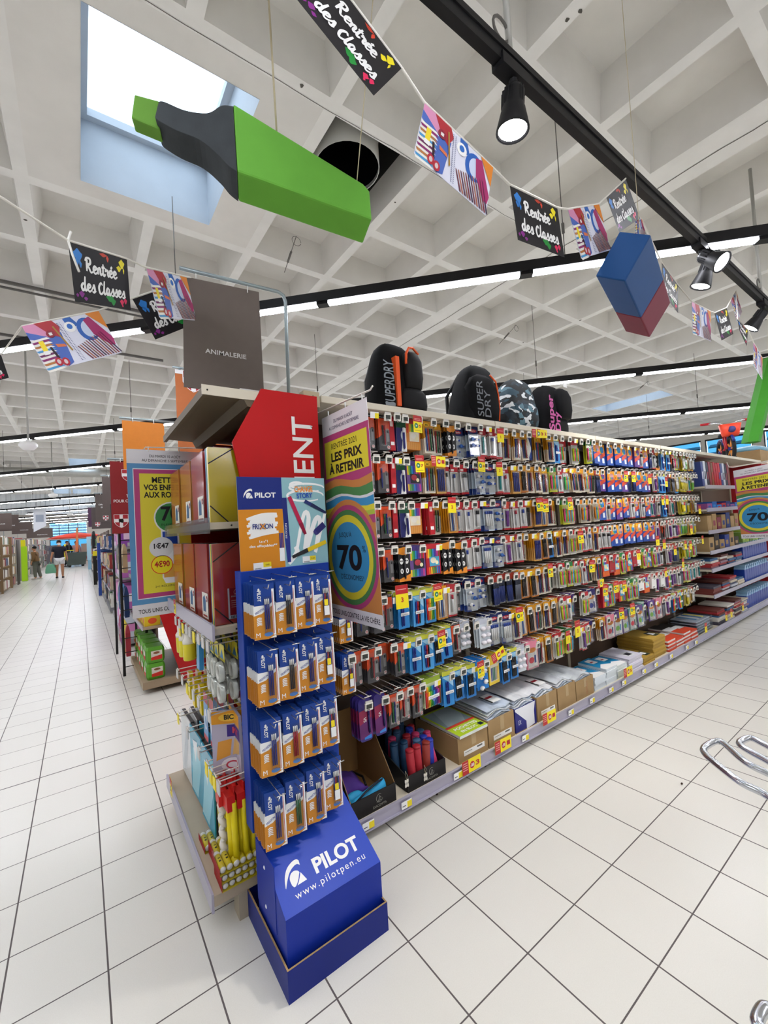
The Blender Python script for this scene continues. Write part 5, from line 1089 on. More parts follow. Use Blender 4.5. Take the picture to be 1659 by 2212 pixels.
boxes('storage_box', 'box', 'kraft or dark box', [(6.16+.19*i, 6.33+.19*i) for i in range(6)], 1.86, 2.15, .985, [.17, .20, .12], [KB, M('#3a3230', .6), KB, M('#2a3f8a', .5)], 'on the third lowest shelf')
boxes('storage_box', 'box', 'craft box', [(6.16+.17*i, 6.31+.17*i) for i in range(7)], 1.86, 2.15, 1.23, [.19, .21, .16], [KB, KB, M('#8a3a4a', .5), KB, M('#23387a', .5)], 'on the shelf above')
boxes('pencil_pouch', 'pouch', 'flat fabric pouch', [(6.14+.17*i, 6.30+.17*i) for i in range(7)], 1.84, 2.1, 1.50, [.07, .09, .05], [M('#8a4a86', .6), M('#1f5aa0', .6), M('#2a7ac0', .6), M('#b0303a', .6), M('#23387a', .6)], 'on the second highest shelf')
boxes('lever_file', 'file', 'leaning lever file', [(6.12+.085*i, 6.19+.085*i) for i in range(12)], 1.86, 2.15, 1.78, [.30, .31], [M('#3a4a86', .5), M('#cfd4de', .5), M('#2a3040', .5), M('#8a2a3a', .5), M('#7a4a2a', .5), M('#b3202e', .5), M('#b3202e', .5), M('#c22a38', .5)], 'on the top shelf of the far bay', -.12)
# blue bags in the last bay
for z, zn in ((ZB, 'base shelf'), (.46, 'lowest shelf'), (.77, 'second lowest shelf')):
    for i in range(11):
        x = 7.46+.108*i; mb = MB(); rings = []
        for a, (hh, w_) in enumerate(((0, .05), (.1, .052), (.17, .046), (.20, .02), (.235, .034))): rings.append([(x-w_, 1.86-.01*(a > 3), z+hh), (x+w_, 1.86-.01*(a > 3), z+hh), (x+w_, 1.98, z+hh), (x-w_, 1.98, z+hh)])
        mb.loft(rings[:3], M('#1f3f9a', .3), smooth=False); o = mb.build('bagged_pack'); tag(o, 'blue bag with pale twisted top, %s from left, last bay %s' % (nth(i+1), zn), 'bag', 'blue bags in the last bay')
        mb = MB(); mb.loft(rings[2:], M('#8fb6d6', .3), smooth=False); mb.build('bag_top', o)
boxes('green_bag', 'bag', 'green bag', [(7.45+.15*i, 7.58+.15*i) for i in range(8)], 1.86, 2.1, .985, [.16, .18], [M('#7a9a4a', .5), M('#9fb84a', .5), M('#5a7a3a', .5)], 'on the shelf under the far banner')

# ------------------------------------------------------------------ backpacks on the top shelf
def camo():
    m = bpy.data.materials.new('camouflage_print'); m.use_nodes = True; nt = m.node_tree; b = nt.nodes['Principled BSDF']; b.inputs['Roughness'].default_value = .7
    tc = nt.nodes.new('ShaderNodeTexCoord'); v = nt.nodes.new('ShaderNodeTexVoronoi'); v.inputs['Scale'].default_value = 22; v.distance = 'MANHATTAN'
    mp = nt.nodes.new('ShaderNodeMapping'); mp.inputs['Rotation'].default_value = (.5, .8, .6); mp.inputs['Scale'].default_value = (1, .5, 1.4); r = nt.nodes.new('ShaderNodeValToRGB'); r.color_ramp.interpolation = 'CONSTANT'
    els = [(0, '#0d1418'), (.3, '#2c4a58'), (.5, '#15242e'), (.68, '#5f8290'), (.8, '#e4e8ea'), (.92, '#1a2a36')]
    r.color_ramp.elements[0].color = (*lin(els[0][1]), 1); r.color_ramp.elements[1].position = els[1][0]; r.color_ramp.elements[1].color = (*lin(els[1][1]), 1)
    for p, c in els[2:]: e = r.color_ramp.elements.new(p); e.color = (*lin(c), 1)
    sx = nt.nodes.new('ShaderNodeSeparateColor'); nt.links.new(tc.outputs['Object'], mp.inputs[0]); nt.links.new(mp.outputs[0], v.inputs['Vector']); nt.links.new(v.outputs['Color'], sx.inputs[0]); nt.links.new(sx.outputs[0], r.inputs[0]); nt.links.new(r.outputs[0], b.inputs['Base Color'])
    return m
def sq(w, d, e=.55, n=24): return [(w/2*math.copysign(abs(math.cos(a))**e, math.cos(a)), d/2*math.copysign(abs(math.sin(a))**e, math.sin(a))) for a in [2*PI*k/n for k in range(n)]]
def bag_loft(mb, cx, cy_, z0, w, d, h, m, prof, lean=0.):
    rings = []
    for zf, sw, sd in prof: rings.append([(cx+x*sw+lean*zf, cy_+y*sd, z0+h*zf) for x, y in sq(w, d)])
    mb.loft(rings, m)
PB = [(0, .95, .9), (.02, 1, .97), (.15, 1, 1.0), (.4, .93, .95), (.65, .82, .82), (.8, .72, .70), (.9, .61, .56), (.96, .46, .40), (.995, .22, .2)]
def backpack(cx, y, w, d, h, m, label, deco, lean=0.):
    t = thing('backpack', label, 'backpack', (cx, y, ZT), 'backpacks on top of the shelving')
    mb = MB(); bag_loft(mb, cx, y, ZT, w, d, h, m, PB, lean); mb.build('body', t)
    mb = MB(); c = cx+lean; mb.tube([(c-.03, y+.02, ZT+h*.97), (c-.025, y+.02, ZT+h*1.02), (c+.025, y+.02, ZT+h*1.02), (c+.03, y+.02, ZT+h*.97)], .007, BLACK, 6); mb.build('handle', t)
    for s in (-1, 1):
        mb = MB(); mb.tube([(cx+s*.07+lean*.9, y+d*.38, ZT+h*.9), (cx+s*.10, y+d*.62, ZT+h*.55), (cx+s*.12, y+d*.52, ZT+.05)], .014, BLACK, 6); mb.build('shoulder_strap', t)
    deco(t, cx, y-d/2, w, h); return t
BKM = M('#0e0e10', .85, noise=.15, nscale=40, spec=.2); BK2 = M('#131416', .8, noise=.15, nscale=30, spec=.2); ORG = M('#f0602a', .5); GREY = M('#8d949b', .5); PINK = M('#c8589c', .5)
def pocket(t, cx, yf, z0, w, h, m, name='front_pocket', d=.07): mb = MB(); bag_loft(mb, cx, yf, z0, w, d*2, h, m, [(0, .8, .3), (.05, .94, .8), (.3, 1, 1), (.7, .96, .95), (.9, .7, .7), (.99, .3, .3)]); return mb.build(name, t)
def deco1(t, cx, yf, w, h):
    pocket(t, cx+.085, yf+.035, ZT+.15, .14, .25, M('#0d0d0f', .6, noise=.1, spec=.3)); pocket(t, cx+.08, yf+.02, ZT+.008, .2, .16, M('#0e0e10', .7, noise=.2, nscale=20, spec=.3), 'lower_pocket', .05)
    mb = MB(); mb.box(cx-.058, yf-.012, ZT+.035, cx-.030, yf+.03, ZT+.335, ORG); mb.build('zip', t)
    mb = MB(); mb.tube([(cx+.022, yf-.012, ZT+.30), (cx+.028, yf-.01, ZT+.365), (cx+.06, yf+.0, ZT+.41), (cx+.1, yf+.01, ZT+.42), (cx+.135, yf+.0, ZT+.38)], .008, ORG, 6); mb.build('zip', t)
    mb = MB(); mb.frame((cx-.075, yf-.006, ZT+.03), (0, 0, 1), (-1, 0, 0)); mb.text('SUPERDRY', .0, .0, .075, GREY, al='l', bold=.01, fit=.27); mb.rect(0, -.001, 0.02, .07, GREY); mb.build('lettering', t)
backpack(1.61, 2.06, .36, .22, .455, BKM, 'black backpack with two orange zips, first on the top shelf', deco1)
def deco2(t, cx, yf, w, h):
    pocket(t, cx+.02, yf+.04, ZT+.02, .32, .34, M('#101012', .85, noise=.15, spec=.2), d=.05)
    mb = MB(); mb.tube([(cx+.06, yf-.012, ZT+.35), (cx+.12, yf-.012, ZT+.31), (cx+.155, yf+.0, ZT+.22), (cx+.165, yf+.005, ZT+.12), (cx+.16, yf+.01, ZT+.04)], .006, ORG, 6); mb.build('zip', t)
    mb = MB(); mb.frame((cx+.05, yf-.013, ZT+.045), (0, 0, 1), (-1, 0, 0))
    for i in range(2): mb.text(['SUPER', 'DRY'][i], 0, .12-.075*i-.04, .065, M('#75797f', .5), al='l', bold=.005, fit=.25-.06*i)
    mb.build('lettering', t)
backpack(2.33, 2.06, .40, .24, .455, BK2, 'black backpack with grey lettering and one thin orange zip, second on the shelf', deco2, .06)
def deco3(t, cx, yf, w, h): pocket(t, cx+.03, yf+.04, ZT+.02, .30, .22, CAMO, d=.05)
CAMO = camo(); backpack(2.79, 2.05, .40, .24, .42, CAMO, 'blue grey and white camouflage backpack, third on the shelf', deco3, .05)
def deco4(t, cx, yf, w, h):
    pocket(t, cx+.10, yf+.035, ZT+.13, .2, .27, M('#0e0e10', .8, noise=.1, spec=.2)); 
    mb = MB(); mb.frame((cx-.02, yf-.012, ZT+.02), (0, 0, 1), (-1, 0, 0)); mb.text('Super', .0, .065, .075, PINK, al='l', bold=.03, fit=.29); mb.text('Dry', .0, -.02, .075, PINK, al='l', bold=.03, fit=.16); mb.text('ine', .15, -.20, .05, PINK, al='l', bold=.03); mb.build('lettering', t)
    mb = MB(); mb.box(cx+.03, yf-.045, ZT+.385, cx+.085, yf-.043, ZT+.42, WHITE); mb.build('paper_tag', t)
backpack(3.24, 2.06, .42, .24, .44, BKM, 'black backpack with large pink lettering, last on the shelf', deco4, .04)
# child's bike on top of the far bays
bk = thing('child_bike', 'small red child bike with an orange basket standing on top of the far shelving', 'bicycle', (8.25, 2.1, ZT))
hd2 = Vector((-.88, -.48, 0)).normalized(); sd = Vector((hd2.y, -hd2.x, 0)); bc = Vector((8.2, 2.12, ZT)); TY2 = M('#17171a', .7); RDB = M('#b3202a', .35); BLB = M('#23307e', .4)
def bp_(f, s, z): return bc+hd2*f+sd*s+Vector((0, 0, z))
for f, nm in ((.10, 'front_wheel'), (-.42, 'rear_wheel')):
    mb = MB(); mb.tube([bp_(f+.165*math.cos(a), 0, .19+.165*math.sin(a)) for a in [2*PI*k/24 for k in range(24)]], .026, TY2, 8, closed=True); o = mb.build(nm, bk)
    mb = MB()
    for k in range(5): mb.tube([bp_(f, 0, .19), bp_(f+.145*math.cos(k*1.256), 0, .19+.145*math.sin(k*1.256))], .012, M('#e08a2a', .5), 5)
    mb.lathe([(.03, -.03), (.03, .03)], BLB, 8, tuple(bp_(f, 0, .19)), 1); mb.build('spoke_wheel', o)
    mb = MB(); mb.tube([bp_(f+.205*math.cos(a), 0, .19+.205*math.sin(a)) for a in [.5+.17*k for k in range(12)]], [.02]*12, BLB, 6); mb.build('mudguard', bk)
mb = MB(); mb.tube([bp_(.10, .05, .19), bp_(.06, .05, .40), bp_(.04, 0, .44), bp_(.02, 0, .56)], .014, RDB, 6); mb.tube([bp_(.10, -.05, .19), bp_(.06, -.05, .40), bp_(.04, 0, .44)], .014, RDB, 6); mb.build('fork', bk)
mb = MB(); mb.tube([bp_(.04, 0, .44), bp_(-.17, 0, .22), bp_(-.42, 0, .19)], .02, RDB, 6); mb.tube([bp_(-.17, 0, .22), bp_(-.24, 0, .42)], .016, RDB, 6); mb.tube([bp_(-.24, 0, .36), bp_(-.42, 0, .19)], .012, RDB, 6); mb.build('frame', bk)
mb = MB(); mb.tube([bp_(-.03, -.30, .63), bp_(.0, -.14, .62), bp_(.02, 0, .56), bp_(.0, .14, .62), bp_(-.03, .30, .63)], .013, CHROME, 6); o = mb.build('handlebar', bk)
for s in (-1, 1):
    mb = MB(); mb.tube([bp_(-.02, s*.20, .625), bp_(-.035, s*.33, .63)], .02, RDB, 6); mb.build('grip', o)
mb = MB(); rings = [[bp_(.13+x*k_, y*k_, z) for x, y in sq(.16, .26)] for z, k_ in ((.38, .75), (.42, .85), (.56, 1.05))]; mb.loft(rings, M('#e0452a', .45)); mb.lathe([(.05, -.002), (1e-4, -.004)], M('#4a4a8a', .5), 12, tuple(bp_(.22, 0, .47)), 0); mb.build('basket', bk)
mb = MB(); mb.loft([[bp_(-.24+x*k_, y*k_, z) for x, y in sq(.2, .12)] for z, k_ in ((.42, .7), (.44, 1), (.47, .9))], TY2); mb.build('saddle', bk)
for s in (-1, 1):
    mb = MB(); mb.tube([bp_(-.42, 0, .19), bp_(-.42, s*.17, .14), bp_(-.42, s*.17, .062)], .008, CHROME, 5); mb.tube([bp_(-.42+.05*math.cos(a), s*.185, .06+.05*math.sin(a)) for a in [2*PI*k/12 for k in range(12)]], .012, TY2, 6, closed=True); mb.build('stabiliser', bk)
# ------------------------------------------------------------------ banners and signs
def banner_art(mb, W_, h):
    """the striped poster of the 70% offer; x to the right, y up, in metres"""
    A = lambda x, y: (x*W_, y*h); MG, OG, GR, YL, BL_, LG = [M(c, .45) for c in ('#b8487e', '#d08a4c', '#4f8a52', '#e4d83e', '#3f94c8', '#b4c84a')]
    PAP = M('#e8e6ea', .5); INK = M('#1c1c22', .5)
    mb.box(0, 0, -.0012, W_, h, 0, PAP); R = lambda a, b, c, d, m, z=.0005: mb.rect(a*W_, b*h, c*W_, d*h, m, z)
    R(0, .06, 1, .90, MG)
    mb.text('DU MARDI 10 AOÛT', .5*W_, .952*h, .017*h, M('#3a3060', .5), z=.001, fit=.42*W_); mb.text('AU DIMANCHE 5 SEPTEMBRE', .5*W_, .922*h, .017*h, M('#3a3060', .5), z=.001, fit=.66*W_)
    mb.poly([A(.04,.685), A(.96,.70), A(.96,.872), A(.04,.868)], YL, .001); mb.text('RENTRÉE 2021', .48*W_, .825*h, .028*h, INK, z=.0014, fit=.55*W_)
    mb.text('LES PRIX', .52*W_, .765*h, .042*h, INK, z=.0014, bold=.035, fit=.66*W_); mb.text('À RETENIR', .5*W_, .705*h, .042*h, INK, z=.0014, bold=.035, fit=.74*W_)
    y = .665
    for m, t in ((OG, .035), (GR, .04), (PAP, .012), (BL_, .035), (YL, .022), (LG, .02), (MG, .035), (OG, .03), (GR, .025), (BL_, .03), (OG, .06), (MG, .08), (OG, .25)):
        pts = [A(i/8, y+.012*math.sin(i*.9+y*9)) for i in range(9)]; y2 = max(.06, y-t); q = [A(i/8, max(.06, y2+.012*math.sin(i*.9+y2*9) if y2 > .06 else .06)) for i in range(9)]
        for i in range(8): mb.poly([q[i], q[i+1], pts[i+1], pts[i]], m, .001+.0001*(.7-y))
        y = y2
        if y <= .061: break
    c = A(.46, .30); mb.rect(0, .06*h, W_, .10*h, OG, .0013)
    for m, rx, ry, z in ((OG, .60, .27, .0015), (MG, .555, .245, .0018), (GR, .505, .222, .0021), (YL, .455, .198, .0024), (BL_, .385, .165, .0027)):
        mb.face([(min(W_, max(0, c[0]+rx*W_*math.cos(2*PI*k/40))), max(.06*h, c[1]+ry*h*math.sin(2*PI*k/40)), z) for k in range(40)], m)
    mb.text("JUSQU'À", .40*W_, .395*h, .022*h, INK, z=.0031, fit=.27*W_); mb.text('70', .46*W_, .245*h, .112*h, INK, z=.0031, bold=.03, fit=.50*W_); mb.text('%', .76*W_, .325*h, .03*h, INK, z=.0031); mb.text("D'ÉCONOMIES*", .50*W_, .195*h, .024*h, INK, z=.0031, fit=.46*W_)
    R(0, 0, 1, .062, PAP, .0033); mb.text('TOUS UNIS CONTRE LA VIE CHÈRE', .5*W_, .018*h, .024*h, INK, z=.0037, fit=.92*W_, bold=.01)
def wire_arm(t, pts, r=.004, name='hanging_arm'):
    mb = MB(); mb.tube(pts, r, STEELW, 6); return mb.build(name, t)
BX = 1.03
t = thing('promotional_banner', 'large striped 70 percent banner hanging on an arm beside the blue display', 'banner', (BX, 1.70, 1.08))
mb = MB(); mb.quadmap((BX, 1.925, 2.105), (BX, 1.505, 2.100), (BX, 1.475, 1.094), (BX, 1.925, 1.094)); mp = mb.map; mb.map = lambda p: mp((p[0]/.43, p[1]/1.0, p[2])); banner_art(mb, .43, 1.0); mb.build('poster', t)
wire_arm(t, [(BX-.03, 1.95, 2.16), (BX-.03, 1.90, 2.125), (BX+.012, 1.49, 2.128), (BX+.012, 1.47, 2.14)])
for k in (.15, .55, .9):
    mb = MB(); y = 1.925-.42*k; mb.tube([(BX+.005, y, 2.128), (BX+.005, y, 2.098)], .003, WHITE, 5); mb.build('clip', t)
FB_ = 7.05
t = thing('promotional_banner', 'small far copy of the striped 70 percent banner at the right edge', 'banner', (FB_, 1.55, 1.08))
mb = MB(); mb.quadmap((FB_, 1.80, 1.985), (FB_, 1.38, 2.03), (FB_, 1.36, 1.10), (FB_, 1.77, 1.085)); mp2 = mb.map; mb.map = lambda p: mp2((p[0]/.43, p[1]/1.0, p[2])); banner_art(mb, .43, 1.0); mb.build('poster', t)
wire_arm(t, [(FB_, 1.86, 2.11), (FB_, 1.84, 2.04), (FB_, 1.80, 2.03), (FB_+.02, 1.38, 2.07)], .006)
# left banner
LX0, LX1, LZ0, LZ1, LY = .238, .655, 1.072, 2.085, 2.92
t = thing('promotional_banner', 'blue framed yellow banner hanging off the left end shelving', 'banner', (.45, LY, LZ0))
mb = MB(); mb.frame((LX0, LY, LZ0), (1, 0, 0), (0, 0, 1)); W_, h = LX1-LX0, LZ1-LZ0; A = lambda x, y: (x*W_, y*h); PAP = M('#e4e2e6', .5); INK = M('#1c1c22', .5)
mb.box(0, 0, -.0012, W_, h, 0, PAP)
for a, b, c, d, col, z in ((.0, .075, 1, .915, '#5a94c4', .0005), (.07, .105, .93, .885, '#efeef0', .0008), (.08, .11, .92, .88, '#b8487e', .001), (.15, .135, .85, .855, '#e2d640', .0013)): mb.rect(*A(a, b), *A(c, d), M(col, .45), z)
mb.text('DU MARDI 10 AOÛT', .5*W_, .955*h, .016*h, INK, z=.001, fit=.42*W_); mb.text('AU DIMANCHE 5 SEPTEMBRE', .5*W_, .928*h, .016*h, INK, z=.001, fit=.62*W_)
for s, y, f in (('METTEZ', .80, .38), ('VOS ENFANTS', .755, .60), ('AUX ROLLERS', .71, .60)): mb.text(s, .5*W_, y*h, .034*h, INK, z=.0017, bold=.03, fit=f*W_)
for rx, col, z in ((.235, '#e8e8e6', .0016), (.215, '#3f8a4a', .002)): mb.ell(.55*W_, .585*h, rx*W_, rx*W_, M(col, .45), z, 24)
mb.text('70', .54*W_, .57*h, .085*h, INK, z=.0024, bold=.03, fit=.26*W_); mb.text('EN AVANTAGE', .54*W_, .535*h, .015*h, INK, z=.0024, fit=.26*W_); mb.text('CARTE', .54*W_, .515*h, .015*h, INK, z=.0024)
mb.poly([A(.40,.51), A(.64,.51), A(.66,.21), A(.60,.185), A(.44,.185), A(.40,.22)], M('#eceef0', .4), .0018); mb.rect(*A(.42, .40), *A(.62, .50), M('#2244a0', .4), .0021); mb.rect(*A(.42, .22), *A(.64, .30), M('#d8a04a', .45), .0021)
for rx, y, col, z in ((.16, .405, '#dcdee0', .0026), (.145, .30, '#e02a2a', .0026), (.135, .30, '#f0e02a', .0028)): mb.ell(.40*W_, y*h, rx*W_, rx*W_*.95, M(col, .45), z, 22)
mb.text('1€47', .40*W_, .40*h, .03*h, INK, z=.0031, bold=.03, fit=.2*W_); mb.text('4€90', .40*W_, .288*h, .034*h, RC, z=.0032, bold=.03, fit=.2*W_); mb.text('2+1 ROLLERS D\'ÉCRITURE', .55*W_, .165*h, .012*h, INK, z=.0017, fit=.5*W_)
mb.text('TOUS UNIS CONTRE LA VIE CHÈRE', .55*W_, .022*h, .024*h, INK, z=.001, fit=.95*W_, bold=.01); mb.build('poster', t)
wire_arm(t, [(.95, LY+.01, 2.125), (.70, LY+.005, 2.115), (.34, LY, 2.10), (.33, LY, 2.085)])
for k in (.28, .7):
    mb = MB(); mb.tube([(LX0+W_*k, LY, 2.105), (LX0+W_*k, LY, 2.075)], .003, WHITE, 5); mb.build('clip', t)
# brown aisle sign on its pipe frame
BRS = M('#6f645e', .55, noise=.03, nscale=20); RDM, WSH = M('#a82a34', .5), M('#e6e4e4', .5); SY = 2.37
def shield(mb, cx, cy_, w_, h_, num, z=.0008):
    pts = [(-.5, .5), (.5, .5), (.5, -.05), (.38, -.25), (.2, -.4), (0, -.5), (-.2, -.4), (-.38, -.25), (-.5, -.05)]
    mb.poly([(cx+x*w_*1.08, cy_+y*h_*1.06) for x, y in pts], WSH, z); mb.poly([(cx+x*w_, cy_+y*h_) for x, y in pts], RDM, z+.0004)
    mb.rect(cx-w_*.12, cy_-h_*.48, cx+w_*.12, cy_+h_*.5, WSH, z+.0008); mb.rect(cx-w_*.5, cy_-h_*.08, cx+w_*.5, cy_+h_*.18, WSH, z+.0008)
    if num: mb.text(num, cx, cy_-h_*.12, h_*.30, BLACK, bold=.015, z=z+.0014)
t = thing('aisle_sign', 'brown ANIMALERIE sign hanging from a bent pipe stand above the shelving', 'sign', (1.05, SY, ZT))
mb = MB(); mb.quadmap((.485, SY, 2.925), (.898, SY, 2.955), (.898, SY, 2.325), (.465, SY, 2.325)); mm = mb.map; mb.map = lambda p: mm((p[0]/.42, p[1]/.61, p[2]))
mb.box(0, 0, -.004, .42, .61, 0, BRS); mb.text('ANIMALERIE', .217, .205, .026, WSH, z=.0006, bold=.015, fit=.22)
mb.poly([(.26,.0), (.285,.035), (.42,.035), (.42,.0)], WSH, .0006); mb.text('Inter', .31, .008, .014, BLACK, z=.001, bold=.03, al='l', fit=.035); mb.text('marché', .347, .008, .014, RDM, z=.001, bold=.03, al='l', fit=.06); mb.build('panel', t)
mb = MB(); mb.tube([(.47, SY, 2.965), (1.02, SY, 2.99), (1.052, SY, 2.975), (1.062, SY, 2.94), (1.05, SY, ZT)], .011, M('#9aa6aa', .35, .6), 8); mb.build('pipe_frame', t)
for x in (.55, .83):
    mb = MB(); mb.tube([(x, SY, 2.972), (x, SY, 2.93)], .003, WHITE, 5); mb.build('clip', t)
mb = MB(); mb.box(1.0, SY-.03, ZT, 1.10, SY+.03, ZT+.03, BEIGE); mb.build('foot', t)
# wall of smaller aisle signs down the left aisle: x0,x1,y,z0,z1,colour,label,text,shield
def sign(x0, x1, y, z0, z1, col, label, lines=(), sh=None, extra=None, px=.935, pz=2.0):
    t = thing('aisle_sign', label, 'sign', ((x0+x1)/2, y, z0)); w_, h_ = x1-x0, z1-z0
    mb = MB(); mb.frame((x0, y, z0), (1, 0, 0), (0, 0, 1)); mb.box(0, 0, -.006, w_, h_, 0, M(col, .5, noise=.03, nscale=20))
    for s, cx, yy, hh, f in lines: mb.text(s, cx*w_, yy*h_, hh*h_, WSH, z=.0012, bold=.02, fit=f*w_)
    if sh: shield(mb, sh[0]*w_, sh[1]*h_, sh[2], sh[2]*1.1, sh[3], .0012)
    if extra: extra(mb, w_, h_)
    mb.build('panel', t); mb = MB(); mb.tube([(min(x0, px)-.02, y+.02, z1+.03), (max(x1, px), y+.02, z1+.03)], .012, M('#9aa6aa', .35, .6), 6); mb.tube([(px, y+.02, z1+.03), (px, y+.02, pz)], .012, M('#9aa6aa', .35, .6), 6); mb.build('pipe_frame', t)
    for k in (.25, .75):
        m2 = MB(); m2.tube([(x0+w_*k, y+.008, z1+.035), (x0+w_*k, y, z1-.01)], .004, WHITE, 5); m2.build('clip', t)
def stripe_top(mb, w_, h_): mb.rect(0, h_*.955, w_, h_, WSH, .0008)
sign(.885, 1.45, 4.93, 2.40, 3.36, '#b0602c', 'orange aisle sign with a red cross shield numbered 8', (), (.32, .88, .20, '8'), stripe_top)
sign(.385, .775, 5.05, 2.17, 2.78, '#d07c26', 'plain orange aisle sign with a small red cross shield near its foot', (), (.10, .06, .11, None))
def food(mb, w_, h_):
    mb.rect(w_*.55, 0, w_, h_*.40, M('#d8d4cc', .5), .0009)
    for cx, cy_, r, c in ((.65, .3, .05, '#b07a3a'), (.8, .18, .06, '#8a9a4a'), (.7, .1, .05, '#a04a34')): mb.ell(cx*w_, cy_*h_, r*w_*1.6, r*w_*1.4, M(c, .6), .0012, 12)
sign(.29, .70, 5.55, 1.62, 2.43, '#8a2428', 'dark red aisle sign about cooking with a small shield', (('TOUT', .47, .50, .04, .22), ('POUR CUISINER', .40, .43, .04, .68)), (.22, .17, .13, '10'), food)
sign(.36, .80, 9.4, 2.15, 2.75, '#5a504c', 'brown aisle sign just left of the dark red one', (), None)
sign(.30, .72, 11.5, 2.0, 2.62, '#5c524e', 'brown aisle sign with a small white cross beyond the dark red one', (('DROGUERIE', .5, .6, .05, .7), ('ENTRETIEN', .5, .5, .05, .5)), (.45, .12, .10, None))
sign(.30, .80, 15.6, 1.95, 2.6, '#4f4644', 'lower brown aisle sign with a white cross further down the aisle', (), (.3, .2, .12, None))
sign(.25, .85, 18.4, 2.1, 2.8, '#4a2c48', 'dark purple aisle sign far down the aisle', ())
for i, (x0, x1, y, z0, z1) in enumerate(((-3.4, -2.12, 18.3, 2.25, 2.80), (-2.95, -2.02, 20.6, 2.22, 2.80), (-2.6, -1.98, 22.4, 2.2, 2.85), (-2.6, -1.85, 26.4, 2.15, 2.7), (-2.5, -1.3, 31.8, 2.0, 2.55))):
    sign(x0, x1, y, z0, z1, '#5c4f4a', 'brown sign over the left hand shelves, %s from the left edge' % nth(i+1), ((['PARFUMERIE', 'MAQUILLAGE', 'HYGIÈNE', 'COIFFURE', 'BIJOUX'][i], .6, .3, .06, .4),), px=-2.885, pz=1.9)
t = thing('hanging_sign', 'white hanging sign with a slanted foot over the far aisle', 'sign', (-1.75, 30, 2.35))
mb = MB(); mb.frame((-2.05, 30, 2.3), (1, 0, 0), (0, 0, 1)); mb.prism([(0,0,0), (.55,.32,0), (.55,1.25,0), (0,1.25,0)], (0, 0, .01), M('#dfe3ea', .5)); mb.rect(.1, .55, .45, .95, K('#9aa4b4'), .011); mb.build('panel', t)
mb = MB(); mb.tube([(-1.9, 30, 3.55), (-1.9, 30, HC+.34)], .004, CABLE, 4); mb.build('wire', t)
# ------------------------------------------------------------------ goods on the end cap
FOL = {'yellow': M('#f0cf1c', .3), 'red': M('#c8402f', .32), 'green': M('#3f8f6a', .3), 'blue': M('#2f5fa0', .3), 'orange': M('#e08a3c', .32), 'white': M('#e8e8e6', .35)}
def folder(x0, x1, y, z0, z1, col, label, elastic=True, lab=False):
    t = thing('elastic_folder', label, 'folder', ((x0+x1)/2, y+.006, z0)); mb = MB(); mb.box(x0, y, z0, x1, y+.012, z1, FOL[col]); mb.build('cover', t, bevel=.002)
    if elastic:
        mb = MB(); w_ = x1-x0; h = z1-z0
        for a, b in (((x0+w_*.45, z1), (x0, z1-h*.22)), ((x0, z0+h*.22), (x0+w_*.30, z0))): mb = MB(); mb.tube([(a[0], y-.002, a[1]), (b[0], y-.002, b[1])], .0025, M('#262322', .7), 5); mb.build('elastic_band', t)
        mb = MB(); mb.box(x0-.0015, y-.003, z0-.001, x1+.001, y-.0025, z1+.002, FILM); mb.build('plastic_wrap', t)
    if lab:
        mb = MB(); mb.frame((x0, y-.0005, z0), (1, 0, 0), (0, 0, 1)); mb.rect(.055, .02, .22, .15, M('#dfe0e6', .4)); mb.rect(.062, .035, .125, .15, M('#a8201c', .4), .0008); rose(mb, .092, .132, .011, M('#e8b0a0', .4), .0012); mb.text('EXACOMPTA', .092, .112, .006, WSH, z=.0012, fit=.045)
        for i in range(4): mb.rect(.068, .095-.009*i, .068+.045-.006*i, .098-.009*i, M('#d89a90', .5), .0012)
        for i in range(9): mb.rect(.066+.006*i, .022, .069+.006*i, .033, BLACK, .0012)
        mb.build('label', t)
    return t
def folder_pack(y0, y1, z0, z1, x, cols, label, group=None, first=True):
    t = thing('folder_pack', label, 'folders', (x+.025, (y0+y1)/2, z0), group); 
    for i, c in enumerate(cols):
        mb = MB(); mb.box(x+.011*i, y0, z0, x+.011*i+.0105, y1, z1-.004*i, FOL[c]); mb.build('folder', t)
    mb = MB(); mb.box(x-.003, y0-.003, z0-.0005, x+.011*len(cols)+.002, y1+.003, z1+.003, FILM); mb.build('plastic_wrap', t)
    if first:
        mb = MB(); mb.frame((x-.0035, y1, z0), (0, -1, 0), (0, 0, 1)); w_ = y1-y0
        mb.rect(w_*.52, .012, w_*.97, .125, M('#e6e2d6', .4)); mb.poly([(w_*.60,.04),(w_*.80,.04),(w_*.82,.09),(w_*.72,.115),(w_*.60,.10)], M(['#2f7a4a', '#2f5f8a', '#3a7a52'][int(y0*10) % 3], .5), .0008); mb.ell(w_*.90, .10, .014, .014, M('#8a2432', .5), .0012, 14); mb.text('x4', w_*.90, .094, .012, WSH, z=.0016); mb.rect(w_*.58, .018, w_*.9, .026, M('#a84a3a', .5), .0008)
        mb.build('label', t)
    return t
